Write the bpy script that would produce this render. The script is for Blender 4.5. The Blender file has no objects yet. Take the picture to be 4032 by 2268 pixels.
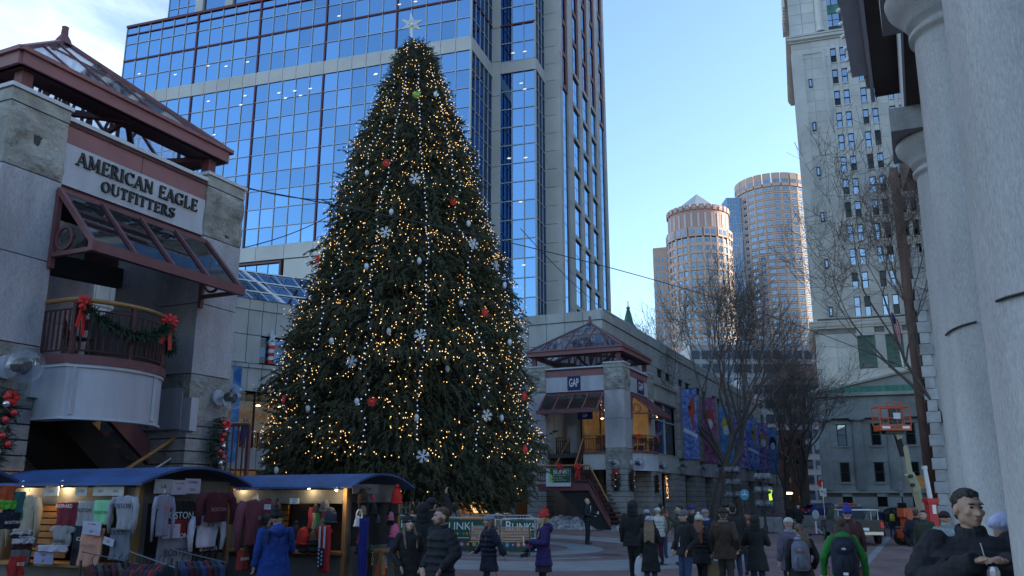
import bpy, bmesh, math, random
import numpy as np
from mathutils import Vector, Matrix, Euler
random.seed(7); np.random.seed(7)
SC = bpy.context.scene
COL = SC.collection
PI = math.pi
R = math.radians
# the place is laid out in units of 0.85 m (camera height 2.0 units); every top-level object is scaled to metres at the end
UNIT = 0.85
# ------------------------------------------------------------------ camera
FPX = 3400.0
PITCH = math.atan(831 / FPX)
cd = bpy.data.cameras.new('camera')
cam = bpy.data.objects.new('camera', cd); COL.objects.link(cam)
cd.sensor_width = 36; cd.lens = 36 * FPX / 4032
cd.clip_start = 0.1; cd.clip_end = 6000
cam.location = (0, 0, 2.0 * UNIT)
cam.rotation_euler = (PI / 2 + PITCH, 0, 0)
SC.camera = cam
# ------------------------------------------------------------------ sky, sun, exposure
SUN_AZ, SUN_EL = 78.0, 13.0           # azimuth measured from +Y towards +X
w = bpy.data.worlds.new('World'); SC.world = w; w.use_nodes = True
nt = w.node_tree; nt.nodes.clear()
def N(t, typ, **kw):
 n = t.nodes.new(typ)
 for k, v in kw.items():
  if k.startswith('i_'):
   key = k[2:]
   n.inputs[int(key) if key.isdigit() else key].default_value = v
  else: setattr(n, k, v)
 return n
sky = N(nt, 'ShaderNodeTexSky', sky_type='NISHITA', sun_disc=False)
sky.sun_elevation = R(SUN_EL); sky.sun_rotation = R(SUN_AZ); sky.altitude = 20; sky.air_density = 1.0; sky.dust_density = 1.0; sky.ozone_density = 2.6
bg = N(nt, 'ShaderNodeBackground'); bg.inputs[1].default_value = 0.15
wo = N(nt, 'ShaderNodeOutputWorld')
# thin clouds: planar mapping of the direction on a high layer
tc = N(nt, 'ShaderNodeTexCoord'); sep = N(nt, 'ShaderNodeSeparateXYZ'); nt.links.new(tc.outputs['Generated'], sep.inputs[0])
mz = N(nt, 'ShaderNodeMath', operation='MAXIMUM'); nt.links.new(sep.outputs[2], mz.inputs[0]); mz.inputs[1].default_value = 0.04
dx = N(nt, 'ShaderNodeMath', operation='DIVIDE'); dy = N(nt, 'ShaderNodeMath', operation='DIVIDE')
nt.links.new(sep.outputs[0], dx.inputs[0]); nt.links.new(mz.outputs[0], dx.inputs[1])
nt.links.new(sep.outputs[1], dy.inputs[0]); nt.links.new(mz.outputs[0], dy.inputs[1])
cmb = N(nt, 'ShaderNodeCombineXYZ'); nt.links.new(dx.outputs[0], cmb.inputs[0]); nt.links.new(dy.outputs[0], cmb.inputs[1])
n1 = N(nt, 'ShaderNodeTexNoise', i_Scale=0.95, i_Detail=8.0, i_Roughness=0.62, i_Distortion=0.5); nt.links.new(cmb.outputs[0], n1.inputs['Vector'])
# more cloud towards the left (-X) of the sky
vor = N(nt, 'ShaderNodeMapRange'); vor.inputs[1].default_value = 0.10; vor.inputs[2].default_value = -0.55; vor.inputs[3].default_value = -0.16; vor.inputs[4].default_value = 0.34
nt.links.new(sep.outputs[0], vor.inputs[0])
ad = N(nt, 'ShaderNodeMath', operation='ADD'); nt.links.new(n1.outputs[0], ad.inputs[0]); nt.links.new(vor.outputs[0], ad.inputs[1])
cr = N(nt, 'ShaderNodeMapRange', interpolation_type='SMOOTHSTEP'); cr.inputs[1].default_value = 0.50; cr.inputs[2].default_value = 0.98; nt.links.new(ad.outputs[0], cr.inputs[0])
cmix = N(nt, 'ShaderNodeMixRGB'); cmix.inputs[2].default_value = (3.6, 3.9, 4.5, 1)
fm = N(nt, 'ShaderNodeMath', operation='MULTIPLY')
fr_ = N(nt, 'ShaderNodeMapRange'); fr_.inputs[1].default_value = -.1; fr_.inputs[2].default_value = .35; fr_.inputs[3].default_value = .12; fr_.inputs[4].default_value = .9     # the cloud bank stands over the south (+Y)
nt.links.new(sep.outputs[1], fr_.inputs[0]); nt.links.new(fr_.outputs[0], fm.inputs[1])
nt.links.new(cr.outputs[0], fm.inputs[0]); nt.links.new(fm.outputs[0], cmix.inputs[0]); nt.links.new(sky.outputs[0], cmix.inputs[1])
nt.links.new(cmix.outputs[0], bg.inputs[0]); nt.links.new(bg.outputs[0], wo.inputs[0])
sd = bpy.data.lights.new('sun', 'SUN'); sd.energy = 2.6; sd.angle = R(0.5); sd.color = (1.0, 0.88, 0.72)
sun = bpy.data.objects.new('sun', sd); COL.objects.link(sun)
_el, _az = R(SUN_EL), R(SUN_AZ)
sv = Vector((math.sin(_az) * math.cos(_el), math.cos(_az) * math.cos(_el), math.sin(_el)))
sun.rotation_euler = (-sv).to_track_quat('-Z', 'Y').to_euler()
sun.location = (60, 0, 60)
SC.view_settings.view_transform = 'Standard'; SC.view_settings.look = 'None'
SC.view_settings.gamma = 1; SC.view_settings.exposure = 1.65; SC.view_settings.use_curve_mapping = False
SC.cycles.max_bounces = 6; SC.cycles.diffuse_bounces = 3; SC.cycles.glossy_bounces = 3; SC.cycles.transmission_bounces = 4; SC.cycles.transparent_max_bounces = 8
SC.cycles.caustics_reflective = False; SC.cycles.caustics_refractive = False
SC.cycles.sample_clamp_indirect = 4; SC.cycles.use_denoising = True
# ------------------------------------------------------------------ geometry of the place
MA = R(-24.8)      # market grid
TA = R(-18.09)     # tower and custom house grid
def rot2(x, y, a): return x * math.cos(a) - y * math.sin(a), x * math.sin(a) + y * math.cos(a)
def MW(x, y, z=0):
 p = rot2(x, y, MA); return Vector((p[0], p[1], z))
def TW(x, y, z=0):
 p = rot2(x, y, TA); return Vector((p[0], p[1], z))
def ray(u, v):
 a = (u - 2016) / FPX; b = (1134 - v) / FPX
 return (a, math.cos(PITCH) - b * math.sin(PITCH), math.sin(PITCH) + b * math.cos(PITCH))
def pln(u, v, axis, val, ang=MA):
 d = ray(u, v); l = rot2(d[0], d[1], -ang); t = val / l[axis]
 return (l[0] * t, l[1] * t, 2 + d[2] * t)
def ground(x, y):
 lx = x * math.cos(MA) + y * math.sin(MA)     # inverse rotation: cos(-a)x - sin(-a)y
 return max(-0.62, min(0.18, -(lx + 14.5) * 0.03))
def gm(lx): return max(-0.62, min(0.18, -(lx + 14.5) * 0.03))
def at_depth(u, v, zc):
 d = ray(u, v); return Vector((d[0] * zc, d[1] * zc, 2 + d[2] * zc))
# ------------------------------------------------------------------ mesh builder
class MB:
 def __init__(s): s.v = []; s.f = []; s.m = []
 def add(s, vs, fs, mi=0):
  o = len(s.v); s.v.extend([tuple(p) for p in vs]); s.f.extend([tuple(i + o for i in f) for f in fs]); s.m.extend([mi] * len(fs)); return s
 def box(s, x0, x1, y0, y1, z0, z1, mi=0):
  v = [(x0, y0, z0), (x1, y0, z0), (x1, y1, z0), (x0, y1, z0), (x0, y0, z1), (x1, y0, z1), (x1, y1, z1), (x0, y1, z1)]
  return s.add(v, [(0, 3, 2, 1), (4, 5, 6, 7), (0, 1, 5, 4), (1, 2, 6, 5), (2, 3, 7, 6), (3, 0, 4, 7)], mi)
 def beam(s, a, b, w, h=None, mi=0, up=(0, 0, 1)):
  a = Vector(a); b = Vector(b); h = h or w; d = (b - a).normalized(); u = Vector(up)
  if abs(d.dot(u)) > 0.99: u = Vector((1, 0, 0))
  sx = d.cross(u).normalized() * w / 2; sy = sx.cross(d).normalized() * h / 2
  v = [a - sx - sy, a + sx - sy, a + sx + sy, a - sx + sy, b - sx - sy, b + sx - sy, b + sx + sy, b - sx + sy]
  return s.add(v, [(0, 1, 2, 3), (7, 6, 5, 4), (0, 4, 5, 1), (1, 5, 6, 2), (2, 6, 7, 3), (3, 7, 4, 0)], mi)
 def tube(s, pts, r, n=8, mi=0, caps=True):
  pts = [Vector(p) for p in pts]; k = len(pts)
  rr = r if isinstance(r, (list, tuple)) else [r] * k
  vs = []; prev = None
  for i, p in enumerate(pts):
   d = (pts[min(i + 1, k - 1)] - pts[max(i - 1, 0)])
   d = d.normalized() if d.length > 1e-9 else Vector((0, 0, 1))
   if prev is None:
    q = Vector((0, 0, 1)) if abs(d.z) < 0.9 else Vector((1, 0, 0)); x = d.cross(q).normalized()
   else:
    x = prev - d * prev.dot(d); x = x.normalized() if x.length > 1e-6 else d.orthogonal().normalized()
   prev = x; y = d.cross(x)
   for j in range(n):
    a = 2 * PI * j / n; vs.append(p + (x * math.cos(a) + y * math.sin(a)) * rr[i])
  fs = [(i * n + j, i * n + (j + 1) % n, (i + 1) * n + (j + 1) % n, (i + 1) * n + j) for i in range(k - 1) for j in range(n)]
  if caps: fs += [tuple(range(n))[::-1], tuple((k - 1) * n + j for j in range(n))]
  return s.add(vs, fs, mi)
 def lathe(s, prof, n=24, c=(0, 0, 0), mi=0, a0=0, a1=2 * PI):
  full = abs(a1 - a0 - 2 * PI) < 1e-6; m = n if full else n + 1; vs = []
  for (r, z) in prof:
   for j in range(m):
    a = a0 + (a1 - a0) * j / n; vs.append((c[0] + r * math.cos(a), c[1] + r * math.sin(a), c[2] + z))
  fs = []
  for i in range(len(prof) - 1):
   for j in range(n):
    j2 = (j + 1) % m; fs.append((i * m + j, i * m + j2, (i + 1) * m + j2, (i + 1) * m + j))
  if full:
   if prof[0][0] > 1e-6: fs.append(tuple(range(m))[::-1])
   if prof[-1][0] > 1e-6: fs.append(tuple((len(prof) - 1) * m + j for j in range(m)))
  return s.add(vs, fs, mi)
 def ell(s, c, r, nu=12, nv=8, mi=0, rot=None):
  c = Vector(c); vs = [Vector((0, 0, -1))]; fs = []
  for i in range(1, nv):
   t = PI * i / nv - PI / 2
   for j in range(nu):
    a = 2 * PI * j / nu; vs.append(Vector((math.cos(t) * math.cos(a), math.cos(t) * math.sin(a), math.sin(t))))
  vs.append(Vector((0, 0, 1)))
  for j in range(nu): fs.append((0, 1 + (j + 1) % nu, 1 + j))
  for i in range(nv - 2):
   for j in range(nu):
    a = 1 + i * nu; fs.append((a + j, a + (j + 1) % nu, a + nu + (j + 1) % nu, a + nu + j))
  a = 1 + (nv - 2) * nu; L = len(vs) - 1
  for j in range(nu): fs.append((a + j, a + (j + 1) % nu, L))
  M = rot or Matrix.Identity(3)
  r = r if isinstance(r, (tuple, list)) else (r, r, r)
  return s.add([c + M @ Vector((v.x * r[0], v.y * r[1], v.z * r[2])) for v in vs], fs, mi)
 def cap(s, a, ra, b, rb, n=10):
  s.tube([a, b], [ra, rb], n); s.ell(a, ra, n, 6); s.ell(b, rb, n, 6); return s
 def loft(s, rings, n=16, mi=0):       # rings: (x, y, z, rx, ry)
  vs = []
  for (x, y, z, rx, ry) in rings:
   for j in range(n):
    a = 2 * PI * j / n; vs.append((x + rx * math.cos(a), y + ry * math.sin(a), z))
  fs = [(i * n + j, i * n + (j + 1) % n, (i + 1) * n + (j + 1) % n, (i + 1) * n + j) for i in range(len(rings) - 1) for j in range(n)]
  fs += [tuple(range(n))[::-1], tuple((len(rings) - 1) * n + j for j in range(n))]
  return s.add(vs, fs, mi)
 def prism(s, poly, a, b, axis='z', mi=0):   # poly in the two other axes
  def P(p, t):
   return (p[0], p[1], t) if axis == 'z' else ((t, p[0], p[1]) if axis == 'x' else (p[0], t, p[1]))
  n = len(poly); v = [P(p, a) for p in poly] + [P(p, b) for p in poly]
  fs = [tuple(range(n))[::-1], tuple(range(n, 2 * n))] + [(i, (i + 1) % n, n + (i + 1) % n, n + i) for i in range(n)]
  return s.add(v, fs, mi)
 def build(s, name, mat, parent=None, smooth=False, loc=None, rotz=None):
  me = bpy.data.meshes.new(name); me.from_pydata(s.v, [], s.f)
  mats = mat if isinstance(mat, (list, tuple)) else [mat]
  for m in mats: me.materials.append(m)
  if len(mats) > 1: me.polygons.foreach_set('material_index', s.m)
  if smooth: me.polygons.foreach_set('use_smooth', [True] * len(me.polygons))
  me.update()
  bm = bmesh.new(); bm.from_mesh(me); bmesh.ops.recalc_face_normals(bm, faces=bm.faces); bm.to_mesh(me); bm.free()
  o = bpy.data.objects.new(name, me); COL.objects.link(o)
  if parent: o.parent = parent
  if loc is not None: o.location = loc
  if rotz is not None: o.rotation_euler = (0, 0, rotz)
  return o
def tag(o, label, cat=None, group=None, kind=None):
 if label: o['label'] = label
 if cat: o['category'] = cat
 if group: o['group'] = group
 if kind: o['kind'] = kind
 return o
def thing(name, label, cat, loc=(0, 0, 0), rotz=0, group=None):
 o = bpy.data.objects.new(name, None); COL.objects.link(o); o.location = loc; o.rotation_euler = (0, 0, rotz); o.empty_display_size = 0.2
 return tag(o, label, cat, group)
def mthing(name, label, cat, lx, ly, z=0, group=None): return thing(name, label, cat, MW(lx, ly, z), MA, group)
_cube = {}
def cube_mesh(mat):
 if mat.name not in _cube:
  me = bpy.data.meshes.new('block'); b = MB().box(-.5, .5, -.5, .5, -.5, .5); me.from_pydata(b.v, [], b.f); me.materials.append(mat)
  bm = bmesh.new(); bm.from_mesh(me)
  bmesh.ops.recalc_face_normals(bm, faces=bm.faces); bm.to_mesh(me); bm.free(); _cube[mat.name] = me
 return _cube[mat.name]
def pieces(parent, name, boxes, mat, limit=300):
 """boxes: (cx,cy,cz,sx,sy,sz[,rotz]) in the parent's frame; the 300 that show largest are objects, the rest one stuff mesh"""
 P = Matrix.LocRotScale(parent.location, parent.rotation_euler, None); c = Vector((0, 0, 2))
 bs = sorted(boxes, key=lambda b: (P @ Vector(b[:3]) - c).length / (max(b[3], b[4]) * b[5]) ** .5) if len(boxes) > limit else boxes
 for b in bs[:limit]:
  o = bpy.data.objects.new(name, cube_mesh(mat)); COL.objects.link(o); o.parent = parent
  o.location = b[:3]; o.scale = b[3:6]
  if len(b) > 6: o.rotation_euler = (0, 0, b[6])
 if len(bs) > limit:
  m = MB()
  for b in bs[limit:]:
   a = b[6] if len(b) > 6 else 0; o = len(m.v); hx, hy, hz = b[3] / 2, b[4] / 2, b[5] / 2
   n0 = len(m.v); m.box(-hx, hx, -hy, hy, -hz, hz)
   for i in range(n0, len(m.v)):
    x, y = rot2(m.v[i][0], m.v[i][1], a); m.v[i] = (x + b[0], y + b[1], m.v[i][2] + b[2])
  q = m.build(name, mat, parent); q['kind'] = 'stuff'
# ------------------------------------------------------------------ materials
def M(name, col, rough=.7, metal=0, var=None, vs=3.0, bump=0, bs=8.0, rnd=0.0, spec=None, emit=None, es=0, speck=0, col2=None, stretch=None, coat=0, spk=34.0):
 m = bpy.data.materials.new(name); m.use_nodes = True; t = m.node_tree; b = t.nodes['Principled BSDF']
 b.inputs['Roughness'].default_value = rough; b.inputs['Metallic'].default_value = metal
 if spec is not None: b.inputs['Specular IOR Level'].default_value = spec
 if coat: b.inputs['Coat Weight'].default_value = coat
 c4 = tuple(col) + (1,); b.inputs['Base Color'].default_value = c4; out = None
 geo = N(t, 'ShaderNodeNewGeometry'); pos = geo.outputs['Position']
 if stretch:
  mp = N(t, 'ShaderNodeMapping'); mp.inputs['Scale'].default_value = stretch; t.links.new(pos, mp.inputs['Vector']); pos = mp.outputs[0]
 def noise(sc, det=5.0, ro=.6):
  n = N(t, 'ShaderNodeTexNoise', i_Scale=sc, i_Detail=det, i_Roughness=ro); t.links.new(pos, n.inputs['Vector']); return n.outputs[0]
 cur = None
 if var is not None or col2 is not None:
  mx = N(t, 'ShaderNodeMixRGB'); mx.inputs[1].default_value = c4
  c2 = col2 if col2 is not None else tuple(max(0, c * (1 - var)) for c in col)
  mx.inputs[2].default_value = tuple(c2) + (1,)
  mr = N(t, 'ShaderNodeMapRange'); mr.inputs[1].default_value = .36; mr.inputs[2].default_value = .66
  t.links.new(noise(vs), mr.inputs[0]); t.links.new(mr.outputs[0], mx.inputs[0]); cur = mx.outputs[0]
 if speck:
  mx = N(t, 'ShaderNodeMixRGB', blend_type='MULTIPLY'); mx.inputs[0].default_value = speck
  if cur: t.links.new(cur, mx.inputs[1])
  else: mx.inputs[1].default_value = c4
  mr = N(t, 'ShaderNodeMapRange'); mr.inputs[1].default_value = .3; mr.inputs[2].default_value = .7; mr.inputs[3].default_value = .45; mr.inputs[4].default_value = 1.3
  t.links.new(noise(spk, 3, .8), mr.inputs[0]); t.links.new(mr.outputs[0], mx.inputs[2]); cur = mx.outputs[0]
 if rnd:
  oi = N(t, 'ShaderNodeObjectInfo'); mr = N(t, 'ShaderNodeMapRange'); mr.inputs[3].default_value = 1 - rnd; mr.inputs[4].default_value = 1 + rnd
  t.links.new(oi.outputs['Random'], mr.inputs[0])
  mx = N(t, 'ShaderNodeMixRGB', blend_type='MULTIPLY'); mx.inputs[0].default_value = 1
  if cur: t.links.new(cur, mx.inputs[1])
  else: mx.inputs[1].default_value = c4
  t.links.new(mr.outputs[0], mx.inputs[2]); cur = mx.outputs[0]
 if cur: t.links.new(cur, b.inputs['Base Color'])
 if bump:
  bp = N(t, 'ShaderNodeBump'); bp.inputs['Strength'].default_value = 1.0; bp.inputs['Distance'].default_value = bump
  t.links.new(noise(bs, 6, .65), bp.inputs['Height']); t.links.new(bp.outputs[0], b.inputs['Normal'])
 if emit:
  b.inputs['Emission Color'].default_value = tuple(emit) + (1,); b.inputs['Emission Strength'].default_value = es
  if es and es < 30: m.cycles.emission_sampling = 'NONE'
 return m
G = {}
def mk(k, *a, **kw): G[k] = M(k, *a, **kw); return G[k]
mk('granite_smooth', (.44, .43, .46), .75, var=.34, vs=1.3, stretch=(1, 1, .3), speck=.5, bump=.004, bs=30, rnd=.05)
mk('granite_rock', (.38, .37, .34), .9, var=.45, vs=1.6, speck=.5, bump=.16, bs=2.2, rnd=.06)
mk('granite_course', (.38, .37, .37), .9, var=.35, vs=2.5, speck=.4, bump=.05, bs=7, rnd=.10)
mk('stone_panel', (.45, .45, .43), .85, var=.25, vs=.8, speck=.2, bump=.01, bs=8, rnd=.07, stretch=(1, 1, .35))
mk('stone_rough', (.38, .38, .35), .9, var=.4, vs=2.0, bump=.06, bs=5, rnd=.06)
mk('cap_stone', (.5, .52, .56), .7, var=.1)
mk('joint', (.05, .05, .05), .95)
mk('red_metal', (.17, .062, .068), .55, var=.25, vs=2.0, bump=.002)
mk('red_dark', (.075, .022, .024), .6, var=.3, vs=2)
mk('fascia_pink', (.26, .115, .12), .6, var=.15, vs=1.5)
mk('sign_grey', (.45, .46, .51), .6, var=.22, vs=2.2, stretch=(1, 1, .25))
mk('letter_dark', (.02, .02, .02), .5)
mk('wood_rail', (.34, .17, .05), .4, var=.3, vs=8, stretch=(1, 1, 6))
mk('dark_int', (.02, .02, .022), .9)
mk('dark_ceiling', (.05, .05, .05), .9, var=.3)
mk('tower_stone', (.58, .58, .56), .85, var=.14, vs=.35, speck=.15, rnd=.04)
mk('tower_joint', (.14, .14, .14), .9)
mk('mullion', (.42, .47, .53), .5)
mk('mullion_red', (.13, .014, .02), .5)
mk('office_light', (1, 1, .95), emit=(1, .97, .9), es=.22)
mk('custom_stone', (.72, .71, .66), .9, var=.22, vs=.25, speck=.15, rnd=.08, bump=.01, bs=3)
mk('custom_dark', (.38, .39, .38), .9, var=.35, vs=.3, rnd=.05, bump=.02, bs=2)
mk('custom_frame', (.02, .05, .05), .6)
mk('patina', (.10, .30, .22), .8, var=.45, vs=1.2, stretch=(1, 1, .3))
mk('ip_pink', (.48, .36, .30), .7, var=.08, vs=.05, rnd=.03)
mk('ip_rose', (.40, .26, .23), .7, var=.08, vs=.05)
mk('ip_white', (.46, .47, .50), .6); mk('ip_pale', (.36, .40, .44), .6)
mk('lead_roof', (.45, .46, .46), .5, var=.1)
mk('brick_wall', (.16, .07, .05), .9, var=.3, vs=2, bump=.01, bs=10)
mk('shop_glow', (.8, .5, .2), emit=(1, .62, .25), es=.30)
mk('lamp_hot', (1, .8, .5), emit=(1, .75, .38), es=9)
mk('white_metal', (.7, .7, .72), .4, var=.1)
mk('blue_roof', (.030, .085, .25), .6, var=.45, vs=2.2, bump=.012, bs=3)
mk('stall_grey', (.13, .13, .12), .7, var=.2, vs=4)
mk('stall_wood', (.35, .19, .07), .6, var=.3, vs=6, stretch=(1, 1, .2))
mk('slat_orange', (.42, .2, .05), .6, var=.3, vs=4)
mk('chrome', (.6, .6, .6), .25, metal=1)
mk('black_metal', (.02, .02, .022), .5)
mk('bark', (.11, .09, .078), .9, var=.4, vs=8, bump=.02, bs=14)
mk('twig', (.12, .09, .075), .9)
mk('concrete', (.25, .25, .25), .9, var=.25, vs=4, bump=.01)
mk('brown_pole', (.17, .10, .08), .85, var=.4, vs=6, stretch=(1, 1, .15), bump=.01)
mk('soffit', (.075, .058, .048), .8, var=.3, vs=3)
mk('portico_granite', (.46, .47, .48), .85, var=.36, vs=1.1, stretch=(1, 1, .22), speck=.5, bump=.002, bs=90, spk=95)
mk('wreath', (.03, .06, .03), .8, var=.5, vs=20)
mk('bow_red', (.55, .02, .015), .5)
mk('silver', (.7, .7, .72), .15, metal=.9)
mk('snow', (.40, .41, .44), .8, col2=(.09, .085, .08), vs=5, bump=.05, bs=6)
def glass_mat(name, tint, rough=.02, refl=.9, base=(.01, .02, .04), wav=0.0, wsc=.6):
 m = bpy.data.materials.new(name); m.use_nodes = True; t = m.node_tree; t.nodes.clear()
 o = N(t, 'ShaderNodeOutputMaterial'); g = N(t, 'ShaderNodeBsdfGlossy'); g.inputs[0].default_value = tuple(tint) + (1,); g.inputs[1].default_value = rough
 d = N(t, 'ShaderNodeBsdfDiffuse'); d.inputs[0].default_value = tuple(base) + (1,)
 mx = N(t, 'ShaderNodeMixShader'); fr = N(t, 'ShaderNodeFresnel'); fr.inputs[0].default_value = 1.5
 mr = N(t, 'ShaderNodeMapRange'); mr.inputs[3].default_value = refl; mr.inputs[4].default_value = 1.0
 t.links.new(fr.outputs[0], mr.inputs[0]); t.links.new(mr.outputs[0], mx.inputs[0]); t.links.new(d.outputs[0], mx.inputs[1]); t.links.new(g.outputs[0], mx.inputs[2]); t.links.new(mx.outputs[0], o.inputs[0])
 oi = N(t, 'ShaderNodeObjectInfo'); hs = N(t, 'ShaderNodeMixRGB', blend_type='MULTIPLY'); hs.inputs[0].default_value = 1; hs.inputs[1].default_value = tuple(tint) + (1,)
 m2 = N(t, 'ShaderNodeMapRange'); m2.inputs[3].default_value = .82; m2.inputs[4].default_value = 1.1; t.links.new(oi.outputs['Random'], m2.inputs[0]); t.links.new(m2.outputs[0], hs.inputs[2]); t.links.new(hs.outputs[0], g.inputs[0])
 if wav:
  geo = N(t, 'ShaderNodeNewGeometry'); n = N(t, 'ShaderNodeTexNoise', i_Scale=wsc, i_Detail=2.0); t.links.new(geo.outputs['Position'], n.inputs['Vector'])
  bp = N(t, 'ShaderNodeBump'); bp.inputs['Distance'].default_value = wav; t.links.new(n.outputs[0], bp.inputs['Height']); t.links.new(bp.outputs[0], g.inputs[2])
 G[name] = m; return m
glass_mat('tower_glass', (.18, .33, .52), refl=.9, wav=.06, wsc=.45)
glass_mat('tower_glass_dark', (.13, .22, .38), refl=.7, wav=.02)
glass_mat('window_sky', (.50, .58, .70), refl=.6, wav=.03, wsc=2)
glass_mat('window_dark', (.25, .25, .25), refl=.10, base=(.012, .011, .010), wav=.01)
glass_mat('skylight_glass', (.35, .42, .5), refl=.35, base=(.02, .03, .04))
glass_mat('ip_glass', (.30, .42, .56), refl=.45, base=(.05, .08, .12))
def clear_glass(name, tint=(.9, .95, 1), op=.35, milk=(.75, .8, .85)):
 m = bpy.data.materials.new(name); m.use_nodes = True; t = m.node_tree; t.nodes.clear()
 o = N(t, 'ShaderNodeOutputMaterial'); g = N(t, 'ShaderNodeBsdfGlossy'); g.inputs[1].default_value = .03; g.inputs[0].default_value = (.9, .9, .9, 1)
 tr = N(t, 'ShaderNodeBsdfTransparent'); tr.inputs[0].default_value = tuple(tint) + (1,)
 df = N(t, 'ShaderNodeBsdfTranslucent'); df.inputs[0].default_value = tuple(milk) + (1,)
 m0 = N(t, 'ShaderNodeMixShader'); m0.inputs[0].default_value = op; t.links.new(tr.outputs[0], m0.inputs[1]); t.links.new(df.outputs[0], m0.inputs[2])
 lw = N(t, 'ShaderNodeLayerWeight'); pw = N(t, 'ShaderNodeMath', operation='POWER'); pw.inputs[1].default_value = 3.5; t.links.new(lw.outputs['Facing'], pw.inputs[0]); fr = N(t, 'ShaderNodeMath', operation='MULTIPLY_ADD'); fr.inputs[1].default_value = .7; fr.inputs[2].default_value = .06; t.links.new(pw.outputs[0], fr.inputs[0])
 mx = N(t, 'ShaderNodeMixShader'); t.links.new(fr.outputs[0], mx.inputs[0]); t.links.new(m0.outputs[0], mx.inputs[1]); t.links.new(g.outputs[0], mx.inputs[2]); t.links.new(mx.outputs[0], o.inputs[0])
 G[name] = m; return m
clear_glass('roof_glass', op=.30)
clear_glass('canopy_glass', tint=(.45, .5, .52), op=.40, milk=(.42, .46, .50))
clear_glass('shop_glass', tint=(.8, .82, .8), op=0.0)
clear_glass('globe_glass', tint=(.95, .97, 1), op=.12)
def text(body, size, mat, parent, loc, rot, name='lettering', ext=.004, sx=1, off=0, align='CENTER'):
 c = bpy.data.curves.new(name, 'FONT'); c.body = body; c.size = size; c.extrude = ext; c.align_x = align; c.align_y = 'CENTER'; c.offset = off; c.resolution_u = 3
 c.materials.append(mat); o = bpy.data.objects.new(name, c); COL.objects.link(o); o.parent = parent; o.location = loc; o.rotation_euler = rot; o.scale = (sx, 1, 1); return o
FX = (PI / 2, 0, PI / 2)      # text standing upright, facing +x of its parent
FY = (PI / 2, 0, 0)           # text standing upright, facing -y of its parent
# ================================================================== GROUND
def gmat():
 m = bpy.data.materials.new('plaza_brick'); m.use_nodes = True; t = m.node_tree; b = t.nodes['Principled BSDF']; b.inputs['Roughness'].default_value = .85
 tc = N(t, 'ShaderNodeTexCoord'); br = N(t, 'ShaderNodeTexBrick', i_Scale=1.0); br.inputs['Brick Width'].default_value = .26; br.inputs['Row Height'].default_value = .12; br.inputs['Mortar Size'].default_value = .008
 br.inputs['Color1'].default_value = (.20, .125, .12, 1); br.inputs['Color2'].default_value = (.145, .088, .086, 1); br.inputs['Mortar'].default_value = (.10, .085, .085, 1)
 t.links.new(tc.outputs['Object'], br.inputs['Vector'])
 n = N(t, 'ShaderNodeTexNoise', i_Scale=.5, i_Detail=8.0, i_Roughness=.7); t.links.new(tc.outputs['Object'], n.inputs['Vector'])
 mr = N(t, 'ShaderNodeMapRange'); mr.inputs[1].default_value = .3; mr.inputs[2].default_value = .7; mr.inputs[3].default_value = .6; mr.inputs[4].default_value = 1.35; t.links.new(n.outputs[0], mr.inputs[0])
 mx = N(t, 'ShaderNodeMixRGB', blend_type='MULTIPLY'); mx.inputs[0].default_value = 1; t.links.new(br.outputs[0], mx.inputs[1]); t.links.new(mr.outputs[0], mx.inputs[2])
 t.links.new(mx.outputs[0], b.inputs['Base Color'])
 bp = N(t, 'ShaderNodeBump'); bp.inputs['Distance'].default_value = .004; t.links.new(br.outputs['Fac'], bp.inputs['Height']); bp.invert = True; t.links.new(bp.outputs[0], b.inputs['Normal'])
 return m
G['plaza_brick'] = gmat()
mk('plaza_grey', (.26, .28, .29), .85, var=.3, vs=.9, speck=.6, bump=.003, bs=20)
mk('asphalt', (.055, .055, .06), .9, var=.3, vs=1, speck=.3)
mk('kerb_stone', (.26, .26, .27), .85, var=.2, vs=2)
xs = [-900, -200, -60, -40, -24.5] + [-24.5 + .5 * i for i in range(1, 75)] + [20, 40, 80, 250, 900]
ys = [-300, -40, -5, 20, 40, 60, 80, 110, 140, 300, 1500]
b = MB(); nx = len(xs)
b.v = [(x, y, gm(x)) for y in ys for x in xs]
b.f = [(j * nx + i, j * nx + i + 1, (j + 1) * nx + i + 1, (j + 1) * nx + i) for j in range(len(ys) - 1) for i in range(nx - 1)]; b.m = [0] * len(b.f)
o = b.build('ground', G['plaza_brick'], loc=(0, 0, 0), rotz=MA); o['kind'] = 'structure'
CX, CY = rot2(-1.5, 38.3, -MA)            # centre of the rings in market coordinates
def ring(name, r0, r1, dz, n=96, a0=0, a1=2 * PI, mat='plaza_grey', cx=CX, cy=CY):
 vs = []; k = max(1, int((r1 - r0) / .5));
 for i in range(k + 1):
  r = r0 + (r1 - r0) * i / k
  for j in range(n + 1):
   a = a0 + (a1 - a0) * j / n; x = cx + r * math.cos(a); y = cy + r * math.sin(a); vs.append((x, y, gm(x) + dz))
 m = n + 1; f = [(i * m + j, i * m + j + 1, (i + 1) * m + j + 1, (i + 1) * m + j) for i in range(k) for j in range(n)]
 b = MB(); b.v = vs; b.f = f; b.m = [0] * len(f); o = b.build(name, G[mat], rotz=MA); o['kind'] = 'structure'; return o
ring('pavement_ring', 7.9, 11.1, .005); ring('pavement_ring', 3.9, 5.35, .005); ring('pavement_ring', 6.55, 6.95, .005, a0=-2.6, a1=-.35); ring('pavement_ring', 1.0, 2.6, .005)
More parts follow.
